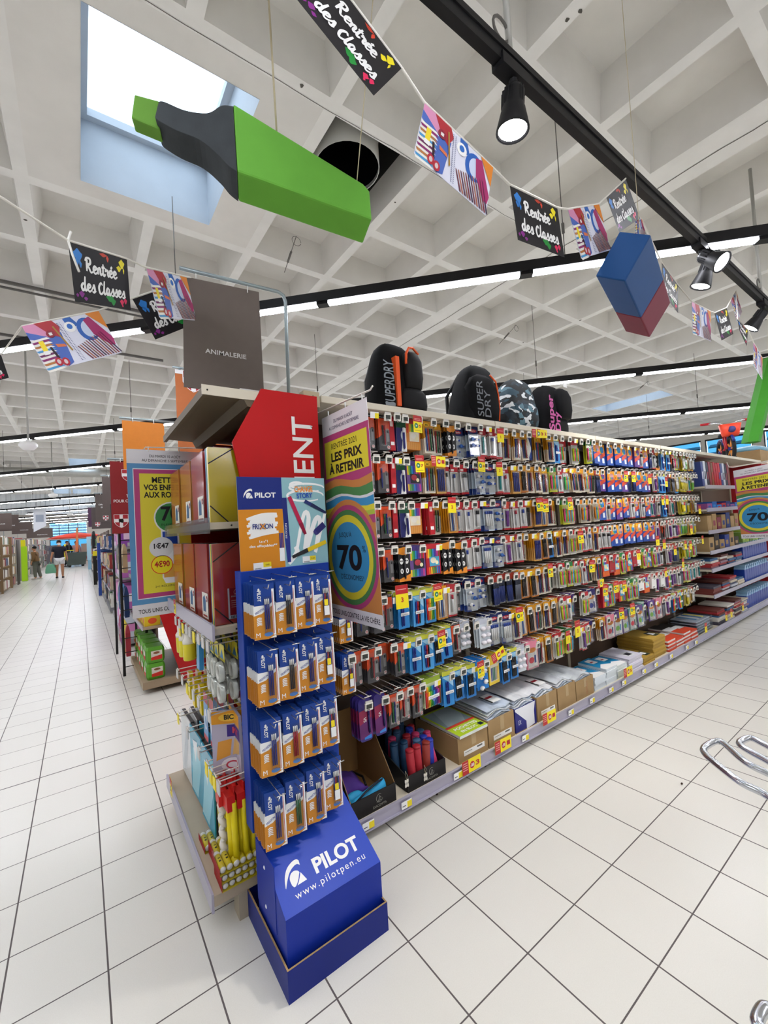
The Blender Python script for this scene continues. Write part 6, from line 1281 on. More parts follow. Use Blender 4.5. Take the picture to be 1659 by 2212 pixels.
for sh, (z0, z1, fcol, cols, nm) in enumerate(((1.591, 1.912, 'yellow', ['yellow','white','green','blue'], 'upper'), (1.156, 1.50, 'red', ['red','green','yellow','blue'], 'lower'))):
    for i in range(4):
        folder(.448, .688, 1.868+.0135*i, z0, z1, cols[i] if sh == 0 else cols[i], '%s elastic folder%s on the %s folder shelf' % (cols[i], ', front of the turned pack,' if i == 0 else ' in the turned pack, %s from front' % ORD[i], nm), i == 0, sh == 1 and i == 0)
    for j, (a, b) in enumerate(((1.975, 2.215), (2.245, 2.49), (2.545, 2.80))):
        for k in range(4):
            c = [['red','white','blue','green'], ['orange','red','green','yellow'], ['orange','yellow','red','blue']][j]
            if sh: c = [['red','blue','yellow','green'], ['red','orange','white','blue'], ['orange','red','green','yellow']][j]
            folder_pack(a, b, z0, z1-.006*k, .452+.058*k, c, ('front wrapped folder pack, %s stack from the display, %s shelf' if k == 0 else 'folder packs behind the front one, %s stack, %s shelf') % (ORD[j], nm), None if k == 0 else 'folder packs behind stack %s on the %s shelf' % (ORD[j], nm), k == 0)
# wire pegs pointing into the left aisle
mb = MB(); mb.tube([(.002, 0, 0), (-.50, 0, 0), (-.512, 0, .012)], .003, STEELW, 5); mb.tube([(.002, 0, .022), (-.505, 0, .022)], .0025, STEELW, 5); mb.tube([(-.505, -.022, .022), (-.505, .022, .022)], .003, STEELW, 5); EHK = mb.mesh('peg_hook')
mb = MB(); mb.box(-.512, -.022, -.026, -.508, .022, .020, M('#cfcdca', .4)); ETG = mb.mesh('price_tag')
mb = MB(); mb.box(-.0125-.5, -.022, -.036, -.509, .022, .014, YC); EYG = mb.mesh('price_tag')
def endpk(name, cat, desc, mk, row, y, z, n, sp=.03, x0=.475, turn=None):
    global EPN
    me, parts = EDES[mk]
    h = bpy.data.objects.new('peg_hook', EHK); COL.objects.link(h); h.location = (.93, y, z); tag(h, 'wire peg holding the %s, %s end row' % (desc, row), 'peg hook', 'pegs of the end shelving')
    add_mesh('price_tag', random.choice((ETG, ETG, EYG)), h)
    for i in range(n):
        o = bpy.data.objects.new(name, me); COL.objects.link(o); o.location = (x0+sp*i, y+random.uniform(-.003, .003), z-.004); o.rotation_euler = (random.uniform(-.03, .03), 0, -PI/2+random.uniform(-.06, .06))
        if i == 0: tag(o, '%s, foremost on its peg, %s end row' % (desc, row), cat)
        else: tag(o, '%s behind the foremost, %s end row' % (desc, row), cat, 'packs behind the foremost %s, %s row' % (desc, row))
        if turn and i == 0: o.rotation_euler = (0, 0, turn); o.location.x += .035
        for pn, pm in parts: add_mesh(pn, pm, o)
EDES = {}
def ed(k, mb, parts=()): EDES[k] = (mb.mesh('card'), [(n, b.mesh(n)) for n, b in parts])
mb = card(.075, .07, M('#e6d83a', .4)); mb.poly([(-.03,-.06),(.03,-.06),(.0,-.02)], M('#2f7ab0', .4)); b = PK(); 
def roll(b, cy_, z, ro, ri, w_, m): b.lathe([(ro, z-w_/2), (ro, z+w_/2), (ri, z+w_/2), (ri, z-w_/2), (ro, z-w_/2)], m, 22, (0, cy_, 0), 2, caps=False)
for k in range(2): roll(b, -.115-.086*k, .011, .043, .030, .018, M('#b9bdb6', .15, .2)); roll(b, -.115-.086*k, .011, .031, .028, .019, M('#dcdcd4', .4))
q = PK(); q.box(-.046, -.25, -.001, .046, -.06, .0, CLEAR); ed('tape', mb, [('tape_roll', b), ('blister', q)])
mb = card(.08, .20, M('#7f8288', .4)); mb.rect(-.035, -.19, .035, -.11, M('#d8d8d8', .5)); 
for i in range(11): mb.rect(-.03, -.185+.006*i, .03, -.182+.006*i, BLACK, .0008)
ed('grey', mb)
mb = card(.07, .19, M('#dfe4ea', .4)); mb.rect(-.035, -.16, .035, -.09, M('#2a86c0', .4)); mb.rect(-.035, -.09, .035, -.05, M('#1f4aa0', .4)); b = PK(); b.box(-.03, -.185, .0, .03, -.06, .02, M('#3f92c8', .3)); ed('blue', mb, [('tube', b)])
mb = card(.07, .05, FILM, .001); b = PK(); b.lathe([(.028, -.175), (.030, -.17), (.030, -.075), (.020, -.062), (.020, -.03), (.001, -.03)], M('#e0d23a', .35), 14, (0, 0, .03), 1); b.lathe([(.0305, -.09), (.031, -.075), (.021, -.06), (.021, -.028), (.001, -.027)], M('#eeeae0', .35), 14, (0, 0, .03), 1); ed('glue', mb, [('bottle', b)])
mb = card(.17, .27, M('#b4aec2', .25), .012); mb.rect(-.085, -.055, .085, 0, M('#e09a24', .4)); mb.ell(-.01, -.028, .045, .017, M('#f0c040', .4), .0008, 18); mb.text('BIC', -.01, -.036, .02, BLACK, bold=.04, z=.0012); mb.rect(-.02, -.11, .085, -.06, M('#3a2480', .4), .0008); mb.text('KIT', .03, -.096, .026, M('#d84a5a', .4), bold=.03, z=.0012)
mb.poly([(-.07,-.21),(-.01,-.19),(.0,-.12),(-.06,-.13)], M('#dd9a3c', .4), .0006); mb.poly([(.0,-.19),(.06,-.17),(.07,-.115),(.01,-.12)], M('#d8b070', .4), .0006); mb.ell(.0, -.23, .05, .03, M('#e8e4ea', .4), .0008, 18); mb.ell(.0, -.23, .03, .018, M('#c8485a', .4), .0012, 16); mb.ell(.0, -.23, .022, .012, M('#e8e4ea', .4), .0016, 16); ed('kit', mb)
mb = card(.085, .23, M('#6f9fd0', .4)); mb.rect(-.0425, -.05, .0425, 0, M('#b8404a', .4)); mb.rect(-.0425, -.23, .0425, -.205, M('#c02a34', .4)); mb.ell(.0, -.13, .028, .05, M('#e4eaf2', .3), .0008, 18); mb.ell(.005, -.14, .014, .03, M('#2a86c0', .3), .0012, 14); ed('bluecard', mb)
mb = card(.06, .15, M('#e2c81c', .4), .02); mb.rect(-.03, -.03, .03, .0, M('#d8a0a0', .4)); mb.rect(-.02, -.11, .02, -.07, M('#f0e67a', .4)); ed('yellow', mb)
mb = card(.235, .345, M('#2f9fc0', .25), .006); mb.poly([(-.11,-.33),(.02,-.33),(.1,-.16),(.1,-.04),(-.05,-.10)], M('#8fcfe0', .3)); mb.poly([(-.06,-.06),(.05,-.04),(.0,-.16)], M('#e4eef2', .3), .0008); b = PK(); b.box(-.118, -.345, -.02, .118, -.002, -.006, M('#2a2a2e', .6)); ed('teal', mb, [('backing', b)])
mb = card(.235, .345, M('#d4dade', .25), .005); mb.poly([(-.09,-.33),(.0,-.30),(.08,-.05),(.02,-.04)], M('#b8c2ca', .3)); b = PK(); b.box(-.118, -.345, -.025, .118, -.002, -.005, M('#3a3a3e', .6)); ed('whitef', mb, [('backing', b)])
for k, cb in (('cane', '#e6d21c'), ('canew', '#e8e4dc')):
    mb = card(.05, .07, M('#c8201c', .4), .004); b = PK()
    if k == 'cane': b.tube([(0, -.33, .014), (0, -.06, .014)], .0135, M(cb, .35), 10); b.tube([(.024, -.32, .004), (.024, -.06, .004)], .013, M(cb, .35), 8)
    else:
        pts = [(.006*math.cos(i*.9), -.33+.0077*i, .014+.006*math.sin(i*.9)) for i in range(36)]; b.tube(pts, .013, M(cb, .35), 8)
        for i in range(11): b.ball((0, -.315+.024*i, .017), .0145, M('#d9d7d2', .3), 8, (1, .55, .8))
    q = PK(); q.box(-.026, -.09, -.002, .034, -.03, .03, M('#cf1f1a', .35)); ed(k, mb, [('tube', b), ('cap', q)])
mb = card(.045, .37, M('#e8dd7a', .4), .01); mb.rect(-.012, -.33, .012, -.06, M('#d6c030', .4)); ed('ruler', mb)
ZA, ZBB, ZCC = 1.075, .775, .525
for mk, nm, ct, ds, y, n in (('tape', 'tape_pack', 'adhesive tape', 'double roll tape pack nearest the blue display', 1.90, 5), ('tape', 'tape_pack', 'adhesive tape', 'second double roll tape pack', 1.985, 5), ('tape', 'tape_pack', 'adhesive tape', 'third double roll tape pack', 2.07, 4), ('grey', 'barcode_card', 'pack', 'grey card with a barcode', 2.165, 3), ('blue', 'glue_tube_pack', 'glue', 'blue and white glue tube', 2.255, 4), ('yellow', 'glue_pack', 'glue', 'small yellow glue pack', 2.335, 3), ('glue', 'glue_bottle', 'glue', 'yellow and white glue bottle', 2.425, 3), ('glue', 'glue_bottle', 'glue', 'second yellow glue bottle', 2.52, 3), ('glue', 'glue_bottle', 'glue', 'furthest yellow glue bottle', 2.63, 3)):
    endpk(nm, ct, ds, mk, 'top', y, ZA, n, .062 if mk == 'glue' else .05 if mk != 'tape' else .055)
for mk, nm, ct, ds, y, n in (('kit', 'stationery_kit', 'stationery kit', 'orange and purple stationery kit bag', 1.93, 4), ('bluecard', 'glue_card', 'glue', 'blue card with a red foot', 2.13, 5), ('bluecard', 'glue_card', 'glue', 'second blue card with a red foot', 2.24, 3), ('yellow', 'glue_pack', 'glue', 'yellow glue box with a pink head', 2.38, 6), ('yellow', 'glue_pack', 'glue', 'middle yellow glue box with a pink head', 2.51, 6), ('yellow', 'glue_pack', 'glue', 'far yellow glue box with a pink head', 2.65, 6)):
    endpk(nm, ct, ds, mk, 'middle', y, ZBB, n, .045, turn=-.55 if mk == 'kit' else None)
for mk, nm, ct, ds, y, n in (('canew', 'glue_cane', 'glue sticks', 'tall red topped white beaded tube', 1.885, 3), ('cane', 'glue_cane', 'glue sticks', 'tall yellow tube left of the beaded one', 1.945, 4), ('cane', 'glue_cane', 'glue sticks', 'tall yellow tube beside the display', 1.825, 4), ('ruler', 'yellow_ruler', 'ruler', 'long yellow pack', 2.02, 3), ('teal', 'cover_pack', 'book covers', 'teal cover pack', 2.17, 6), ('teal', 'cover_pack', 'book covers', 'second teal cover pack', 2.43, 5), ('whitef', 'cover_pack', 'book covers', 'pale cover pack', 2.68, 5)):
    endpk(nm, ct, ds, mk, 'lowest', y, ZCC, n, .040 if mk != 'teal' else .05, x0=.455 if mk != 'cane' else .47)
# glue stick packs on the end base shelf
mb = MB(); mb.lathe([(.0125, -.055), (.0125, .028)], M('#e3cd24', .35), 12, (0, 0, 0), 1); mb.lathe([(.0127, .028), (.0127, .044), (.010, .05), (.001, .052)], M('#f0eee6', .3), 12, (0, 0, 0), 1); mb.lathe([(.001, -.062), (.009, -.06), (.0125, -.055)], M('#f0eee6', .3), 12, (0, 0, 0), 1); mb.box(-.004, -.02, .0118, .004, -.012, .0127, M('#2a2a30', .4)); mb.box(-.004, .0, .0118, .004, .004, .0127, M('#2a2a30', .4)); GST = mb.mesh('glue_stick')
def glue_pack(x, y, z, n, label):
    t = thing('glue_stick_pack', label, 'glue sticks', (x, y, z), 'packs of yellow glue sticks')
    for i in range(n): add_mesh('glue_stick', GST, t, (.013+.0262*i, 0, .0145))
    mb = MB(); mb.box(-.001, -.064, -.0005, .0262*n+.001, .054, .001, M('#e0cc2a', .4)); mb.box(-.002, -.064, .001, -.001, .054, .026, M('#c8242a', .4)); mb.build('tray', t, local=True)
    mb = MB(); mb.box(-.002, -.066, -.0006, .0262*n+.003, .056, .0285, CLEAR); mb.build('plastic_wrap', t, local=True)
for i, (x, y, z, n) in enumerate(((.40, 2.085, .161, 6), (.415, 1.965, .161, 5), (.415, 1.965, .190, 5), (.405, 1.83, .161, 6), (.405, 1.833, .190, 6), (.40, 1.836, .219, 6))):
    glue_pack(x, y, z, n, 'pack of yellow glue sticks on the base shelf, %s' % ['behind the others', 'lower of the middle pile', 'upper of the middle pile', 'lowest of the front pile', 'middle of the front pile', 'topmost of the front pile'][i])
promo(.3655, 2.66, .165, 'v', .95, '4', 'tilted yellow price card on the left base rail of the end shelving', -PI/2)
promo(.4165, 2.62, 1.155, 'v', .8, '7', 'yellow price card on the lower folder shelf rail', -PI/2); promo(.42, 2.52, 1.04, 'y', .7, '3', 'yellow price card above the glue bottles', -PI/2)

# ------------------------------------------------------------------ down the left aisle
def endcap(y0, y1, label, cols, base, zs, xf=.45, top=2.0, depth=.5, side=None):
    t = thing('end_cap_shelving', label, 'shelving', (xf+depth/2, (y0+y1)/2, 0), 'end shelving down the left aisle')
    mb = MB(); mb.box(xf+depth-.03, y0, .03, xf+depth, y1, top, BROWN); mb.build('back_panel', t)
    mb = MB(); mb.box(xf, y0, .05, xf+depth-.03, y1, .12, M(base, .5, noise=.03)); mb.build('base_shelf', t)
    for z in zs: mb = MB(); mb.box(xf+.02, y0, z-.025, xf+depth-.03, y1, z, M(base, .5)); mb.box(xf+.012, y0, z-.03, xf+.02, y1, z+.012, RAIL); mb.build('shelf', t)
    if side:
        mb = MB(); mb.prism(side[1], (0, .012, 0), M(side[0], .4)); mb.build('side_panel', t)
def goods(name, cat, desc, x, y0, z, n, dx, dy, dz, cols, where, gap=.008, row=1, jitter=.25):
    for i in range(n):
        mb = MB(); h = dz*(1-jitter*random.random()); ya = y0+(dy+gap)*i; m = M(random.choice(cols), .45); mb.box(x, ya, z, x+dx, ya+dy, z+h, m); c2 = M(random.choice(cols), .45)
        mb.box(x-.001, ya+dy*.15, z+h*.25, x, ya+dy*.85, z+h*.6, c2); mb.box(x+dx*.15, ya-.001, z+h*.3, x+dx*.85, ya, z+h*.65, c2)
        tag(mb.build(name), '%s, %s from the front %s' % (desc, nth(i+1), where), cat)
# second end cap: pet food
endcap(4.86, 6.1, 'tan end shelving behind with yellow bags and green trays', None, '#a08c72', (.66, 1.12, 1.5), xf=.46, side=('#b4161a', [(.62, 4.845, .80), (.82, 4.845, .06), (.95, 4.845, .06), (.95, 4.845, 2.0), (.62, 4.845, 2.0)]))
for i in range(5):
    for k in range(2):
        z = .12+.165*k; y = 4.90+.235*i; t = thing('food_tray_pack', 'green wrapped tray pack, %s of column %s on the base shelf behind' % (['lower', 'upper'][k], ORD[i]), 'food pack', (.58, y+.11, z), 'green wrapped packs')
        mb = MB(); rings = [[(.50+.085+a*.17*k_/2*1.0, y+.11+b*.22*k_/2, z+zz) for a, b in ((-1,-.8),(-.8,-1),(.8,-1),(1,-.8),(1,.8),(.8,1),(-.8,1),(-1,.8))] for zz, k_ in ((.001, .9), (.03, 1), (.13, 1), (.16, .88))]; mb.loft(rings, M('#5a9e2c', .35), smooth=False); mb.build('wrapper', t)
        mb = MB(); mb.frame((.515, y, z), (1, 0, 0), (0, 0, 1)); mb.rect(.03, .03, .13, .12, M('#d8d2c4', .45), .001); mb.poly([(.03,.03),(.13,.03),(.13,.075),(.03,.06)], M('#c82a1e', .45), .0014); mb.ell(.08, .10, .03, .012, M('#8a5a3a', .5), .0014, 12); mb.frame((.498, y+.22, z), (0, -1, 0), (0, 0, 1)); mb.rect(.04, .03, .18, .12, M('#d8d2c4', .45), .001); mb.poly([(.04,.03),(.18,.03),(.18,.075),(.04,.06)], M('#c82a1e', .45), .0014); mb.build('label', t)
for i in range(6):
    y = 4.90+.195*i; mb = MB(); mb.box(.50, y, .661, .64, y+.16, .93, M('#e0c02c', .4)); o = mb.build('food_bag'); tag(o, 'yellow food packet, %s from the front on the shelf behind the banner' % nth(i+1), 'food packet', 'yellow food packets')
    mb = MB(); mb.frame((.50, y, .661), (1, 0, 0), (0, 0, 1)); mb.rect(.02, .10, .12, .24, M('#e6d9a8', .4)); mb.ell(.07, .05, .04, .03, M('#d8542a', .4), .0008, 14); mb.rect(.04, .2, .1, .225, M('#c83a2a', .4), .0008); mb.frame((.50, y+.16, .661), (0, -1, 0), (0, 0, 1)); mb.rect(.02, .10, .14, .24, M('#e6d9a8', .4)); mb.ell(.08, .05, .04, .03, M('#d8542a', .4), .0008, 14); mb.build('label', o)
goods('food_box', 'food box', 'red or yellow food box', .50, 4.9, 1.121, 7, .2, .15, .28, ['#c8302a', '#e0b83a', '#d8d2c0', '#8a3a2a'], 'on the upper shelf behind the banner'); goods('food_box', 'food box', 'grey food box', .50, 4.9, 1.501, 7, .2, .15, .28, ['#6a6a70', '#b83a30', '#d0c8b8'], 'on the highest shelf behind the banner')
# black wire stand beside it
t = thing('wire_stand', 'tall black wire display stand in the left aisle hung with bags', 'display stand', (.42, 6.35, 0)); WBK = M('#201f20', .5)
for x, y in ((.365, 5.72), (.365, 6.9), (.60, 5.72), (.60, 6.9)):
    mb = MB(); mb.tube([(x, y, 0), (x, y, 2.05)], .016, WBK, 6); mb.build('post', t)
mb = MB()
for k in range(12): z = .10+.16*k; mb.tube([(.60, 5.72, z), (.60, 6.9, z)], .005, WBK, 4); mb.tube([(.365, 5.72, z), (.60, 5.72, z)], .005, WBK, 4)
mb.build('wire_grid', t)
def hung(name, cat, desc, x, y0, z, n, w_, h, cols, where, sp=.14, d=.05):
    for i in range(n):
        y = y0+sp*i; mb = MB(); m = M(random.choice(cols), .5); rings = [[(x-d/2*k_, y-w_/2*k_, z+zz), (x+d/2*k_, y-w_/2*k_, z+zz), (x+d/2*k_, y+w_/2*k_, z+zz), (x-d/2*k_, y+w_/2*k_, z+zz)] for zz, k_ in ((-h, .9), (-h*.9, 1), (-h*.25, .95), (-.02, .5), (0, .15))]
        mb.loft(rings, m, smooth=False); o = mb.build(name); tag(o, '%s, %s from the front %s' % (desc, nth(i+1), where), cat)
        mb = MB(); mb.box(x-d/2-.001, y-w_*.3, z-h*.75, x-d/2, y+w_*.3, z-h*.45, M(random.choice(cols+['#e4e0da']), .5)); mb.build('label', o)
hung('pet_bag', 'bag', 'dark pet accessory pack', .42, 5.85, 1.95, 8, .10, .32, ['#2a2a2c', '#4a3a34', '#7a6a58', '#3a3f4a'], 'on the top bar of the black stand'); hung('pet_bag', 'bag', 'pet accessory pack', .42, 5.85, 1.50, 8, .10, .34, ['#c8b490', '#3a3a3c', '#8a8a86', '#4a5a7a'], 'on the middle bar of the black stand'); hung('pet_bag', 'bag', 'blue and white pack', .42, 5.85, 1.0, 8, .10, .36, ['#2a5aa0', '#d8d8d6', '#1f3a6a', '#4a86b8'], 'on the low bar of the black stand'); hung('pet_bag', 'bag', 'wrapped pack', .42, 5.85, .55, 8, .10, .36, ['#e0c84a', '#b83a4a', '#8a4a8a', '#d8d2c8'], 'at the foot of the black stand')
# litter bags: grey shelf stand with pink, white and purple bags
endcap(7.15, 8.95, 'grey wire shelf stand with pink and white litter bags', None, '#8f8e90', (.55, 1.0, 1.45, 1.9), xf=.45, top=2.3, depth=.45)
for z, zn in ((.12, 'base'), (.551, 'second'), (1.001, 'third'), (1.451, 'fourth'), (1.901, 'top')): goods('litter_bag', 'bag', 'pink or white bag', .47, 7.18, z, 8, .28, .2, .38, ['#d88ac0', '#8a4aa0', '#e4dce4', '#b86ab0', '#c8d0dc', '#e0c0d8'], '%s shelf, grey stand' % zn)
mb = MB()
for y in (7.1, 8.98): mb.tube([(.44, y, 0), (.44, y, 2.3)], .02, M('#77777a', .4, .5), 6)
PALE = ['#8a3030', '#b8a890', '#d8d4cc', '#4a5a7a', '#6a4a3a', '#a8434a', '#c8b070', '#3a3a44', '#5a7a5a', '#d8c0a8', '#2f4a80', '#e0dcd4']
for n_, (ya, yb, col, xf, top) in enumerate(((9.3, 10.4, '#8f8e90', .50, 2.0), (10.8, 12.2, '#77777c', .47, 2.0), (12.6, 14.0, '#8f8e90', .46, 1.9), (14.9, 16.4, '#6f6f74', .46, 1.9), (16.9, 18.6, '#8f8e90', .45, 2.0), (20.0, 22.0, '#77777c', .45, 2.0), (23.0, 25.5, '#8f8e90', .45, 2.0), (26.5, 29., '#77777c', .45, 2.0), (30.2, 33.5, '#8f8e90', .44, 2.0), (35., 39., '#77777c', .44, 2.0))):
    nm = '%s end shelving past the pink bags' % nth(n_+1); endcap(ya, yb, nm, None, col, (.5, .95, 1.4), xf=xf, top=top)
    for z, zn in ((.121, 'base'), (.501, 'second'), (.951, 'third'), (1.401, 'top')):
        n = 4; dy = (yb-ya-.1)/n-.01; goods('packaged_goods', 'packaged goods', 'pack', xf+.03, ya+.04, z, n, .32, dy, .34, PALE, '%s shelf of the %s' % (zn, '%s end unit of the aisle' % nth(n_+4)))
mb = MB(); mb.box(.385, 14.45, .03, .455, 14.80, 1.52, M('#23418a', .4)); mb.box(.38, 14.5, .25, .385, 14.75, .45, M('#d8dce4', .4)); tag(mb.build('advert_column'), 'narrow tall blue advertising column standing at the right of the left aisle', 'display')
t = thing('floor_display', 'black and yellow floor display far down the right of the aisle', 'display', (.44, 18.85, 0)); mb = MB(); mb.box(.36, 18.7, 0, .52, 19., 1.05, M('#24241f', .5)); mb.build('body', t); mb = MB(); mb.box(.36, 18.7, 1.05, .52, 19., 1.22, M('#e2d42a', .5)); mb.build('top', t)
hung('coat', 'clothes', 'dark coat', .44, 20.3, 2.0, 3, .5, .7, ['#17171a', '#222226'], 'hanging over the aisle edge', .55, .12)
mb = MB(); mb.box(.30, 29.8, .55, .52, 30.1, 1.9, M('#a8d0e4', .4)); mb.box(.33, 29.85, 0, .5, 30.05, .55, M('#8ab4cc', .5)); tag(mb.build('advert_column'), 'pale blue display panel near the far end of the aisle', 'display')
# left hand row of shelves
for n_, (ya, yb) in enumerate(((17.0, 18.5), (19., 20.8), (21.4, 22.6), (25.2, 26.6), (27.2, 29.), (29.8, 32.), (33., 36.5), (37.5, 42.))):
    col = '#8d7454' if n_ in (2, 1) else '#9a958e'; nm = '%s shelving unit along the left side of the aisle' % nth(n_+1)
    t = thing('shelving_unit', nm, 'shelving', (-2.45, (ya+yb)/2, 0), 'shelving on the left of the aisle'); xb = -2.9
    mb = MB(); mb.box(xb, ya, .0, xb+.03, yb, 1.9, M(col, .6)); mb.box(xb, ya, 0, -2.12, ya+.03, 1.9, M(col, .6)); mb.build('back_panel', t)
    for z in (.10, .5, .9, 1.3, 1.65): mb = MB(); mb.box(xb+.03, ya+.03, z-.025, -2.12, yb, z, M(col, .5)); mb.build('shelf', t)
    for z, zn in ((.101, 'base'), (.501, 'second'), (.901, 'third'), (1.301, 'fourth'), (1.651, 'top')):
        n = 6; goods('packaged_goods', 'packaged goods', 'pack', -2.5, ya+.06, z, n, .36, (yb-ya-.12)/n-.01, .3, PALE+['#b02a2a', '#e8e4dc', '#f0ece4'], '%s shelf of the %s left unit' % (zn, nth(n_+1)))
mb = MB(); mb.frame((-2.105, 23.5, .10), (0, -1, 0), (0, 0, 1)); mb.box(0, -.1, -.02, .85, 1.72, 0, M('#2a1c1a', .5)); mb.ell(.42, 1.25, .17, .22, M('#b07a5c', .6), .001, 18); mb.ell(.42, 1.42, .19, .12, M('#1c1210', .6), .0014, 16); mb.poly([(.1,.6),(.75,.6),(.72,1.0),(.42,1.05),(.14,1.0)], M('#5a607c', .6), .0012); mb.rect(.2, .3, .65, .5, M('#a8402c', .5), .0012); mb.ell(.6, .15, .14, .1, M('#d89a3a', .5), .0012, 14)
tag(mb.build('poster_panel'), 'dark poster panel with a woman in a grey top along the left shelves', 'poster')
t = thing('floor_display', 'lime green floor panel with a yellow head on the left of the aisle', 'display', (-2.0, 24.6, 0)); mb = MB(); mb.box(-2.13, 24.5, .02, -1.93, 24.75, 1.55, M('#a4d41c', .45)); mb.build('panel', t); mb = MB(); mb.box(-2.13, 24.5, 1.55, -1.98, 24.7, 1.83, M('#d8d018', .45)); mb.build('head', t)
# things near the far end: red parasol, cart, boards
t = thing('parasol', 'flattened red parasol canopy near the far doors', 'parasol', (-.1, 41.5, 0)); mb = MB(); mb.lathe([(2.0, 1.98), (1.2, 2.25), (.03, 2.42)], M('#d8442e', .6), 8, (-.2, 41.5, 0)); mb.build('canopy', t); mb = MB(); mb.tube([(-.2, 41.5, 0), (-.2, 41.5, 2.4)], .03, GALV, 6); mb.build('pole', t)
t = thing('trolley_bin', 'dark grey trolley bin with a yellow side near the end of the aisle', 'trolley', (-.1, 35.2, 0)); mb = MB(); mb.prism([(-.75, 34.8, .12), (.25, 34.8, .12), (.35, 34.8, .95), (-.85, 34.8, .95)], (0, .8, 0), M('#4a5450', .6)); mb.build('bin', t)
for x in (-.6, .1):
    mb = MB(); mb.lathe([(.09, -.03), (.09, .03)], BLACK, 10, (x, 34.85, .09), 1); mb.build('wheel', t)
mb = MB(); mb.box(-.88, 34.78, .5, -.80, 35.5, 1.12, M('#d8c83a', .6)); mb.box(-.88, 34.78, 1.08, -.35, 34.86, 1.14, M('#d8c83a', .6)); mb.build('yellow_rail', t)
mb = MB(); rings = [[(-.28+.09*k, 35.0+a, 1.0+1.6*k) for a in (0, .03)]+[(-.12+.07*k-.06*k*k, 35.0+a, 1.0+1.6*k) for a in (.03, 0)] for k in (0, .3, .7, .9, 1.)]; mb.loft(rings, M('#d87a4a', .5), smooth=False); tag(mb.build('paddle_board'), 'upright orange board standing in the grey trolley bin', 'board')
mb = MB(); mb.tube([(-1.0, 36.5, 0), (-.85, 36.5, 1.55)], .06, M('#d8c83a', .5), 8); mb.tube([(-.70, 36.5, 0), (-.62, 36.5, 1.6)], .05, M('#2a2a28', .5), 8); mb.tube([(-1.05, 36.5, .02), (-.6, 36.5, .02)], .05, BLACK, 6); tag(mb.build('umbrella_stand'), 'closed yellow and black umbrellas behind the trolley bin', 'umbrella')
for i, (x, w_) in enumerate(((-6., 3.4), (-2.4, 1.1), (.05, 5.))):
    mb = MB(); mb.box(x, 44.5, 0, x+w_, 45.2, 1.5, M(['#8a8078', '#6a6a70', '#9a8a80'][i], .6))
    for k in range(12): mb.box(x+w_*k/12+.02, 44.45, .2+.3*(k % 4), x+w_*(k+1)/12-.03, 44.5, .45+.3*(k % 4), M(PALE[k], .5))
    tag(mb.build('checkout_shelf'), 'low shelving in front of the far doors, %s' % ('furthest left', 'just left of the doorway', 'right of the doorway')[i], 'shelving')
# ------------------------------------------------------------------ people
SKIN = M('#b98566', .55, noise=.05, nscale=20)
def skinned(name, parent, verts, edges, mat, sub=1, root=0):
    me = bpy.data.meshes.new(name); b = parent_base(parent); me.from_pydata([Vector(v[0])-b for v in verts], edges, []); o = bpy.data.objects.new('tmp', me); COL.objects.link(o)
    md = o.modifiers.new('skin', 'SKIN'); me.skin_vertices[0].data[root].use_root = True
    for sv, v in zip(me.skin_vertices[0].data, verts): sv.radius = (v[1], v[2] if len(v) > 2 else v[1])
    sb = o.modifiers.new('sub', 'SUBSURF'); sb.levels = sub; sb.render_levels = sub
    dg = bpy.context.evaluated_depsgraph_get(); m2 = bpy.data.meshes.new_from_object(o.evaluated_get(dg)); bpy.data.objects.remove(o)
    m2.materials.clear(); m2.materials.append(mat); m2.polygons.foreach_set('use_smooth', [True]*len(m2.polygons)); q = bpy.data.objects.new(name, m2); COL.objects.link(q); q.parent = parent; return q
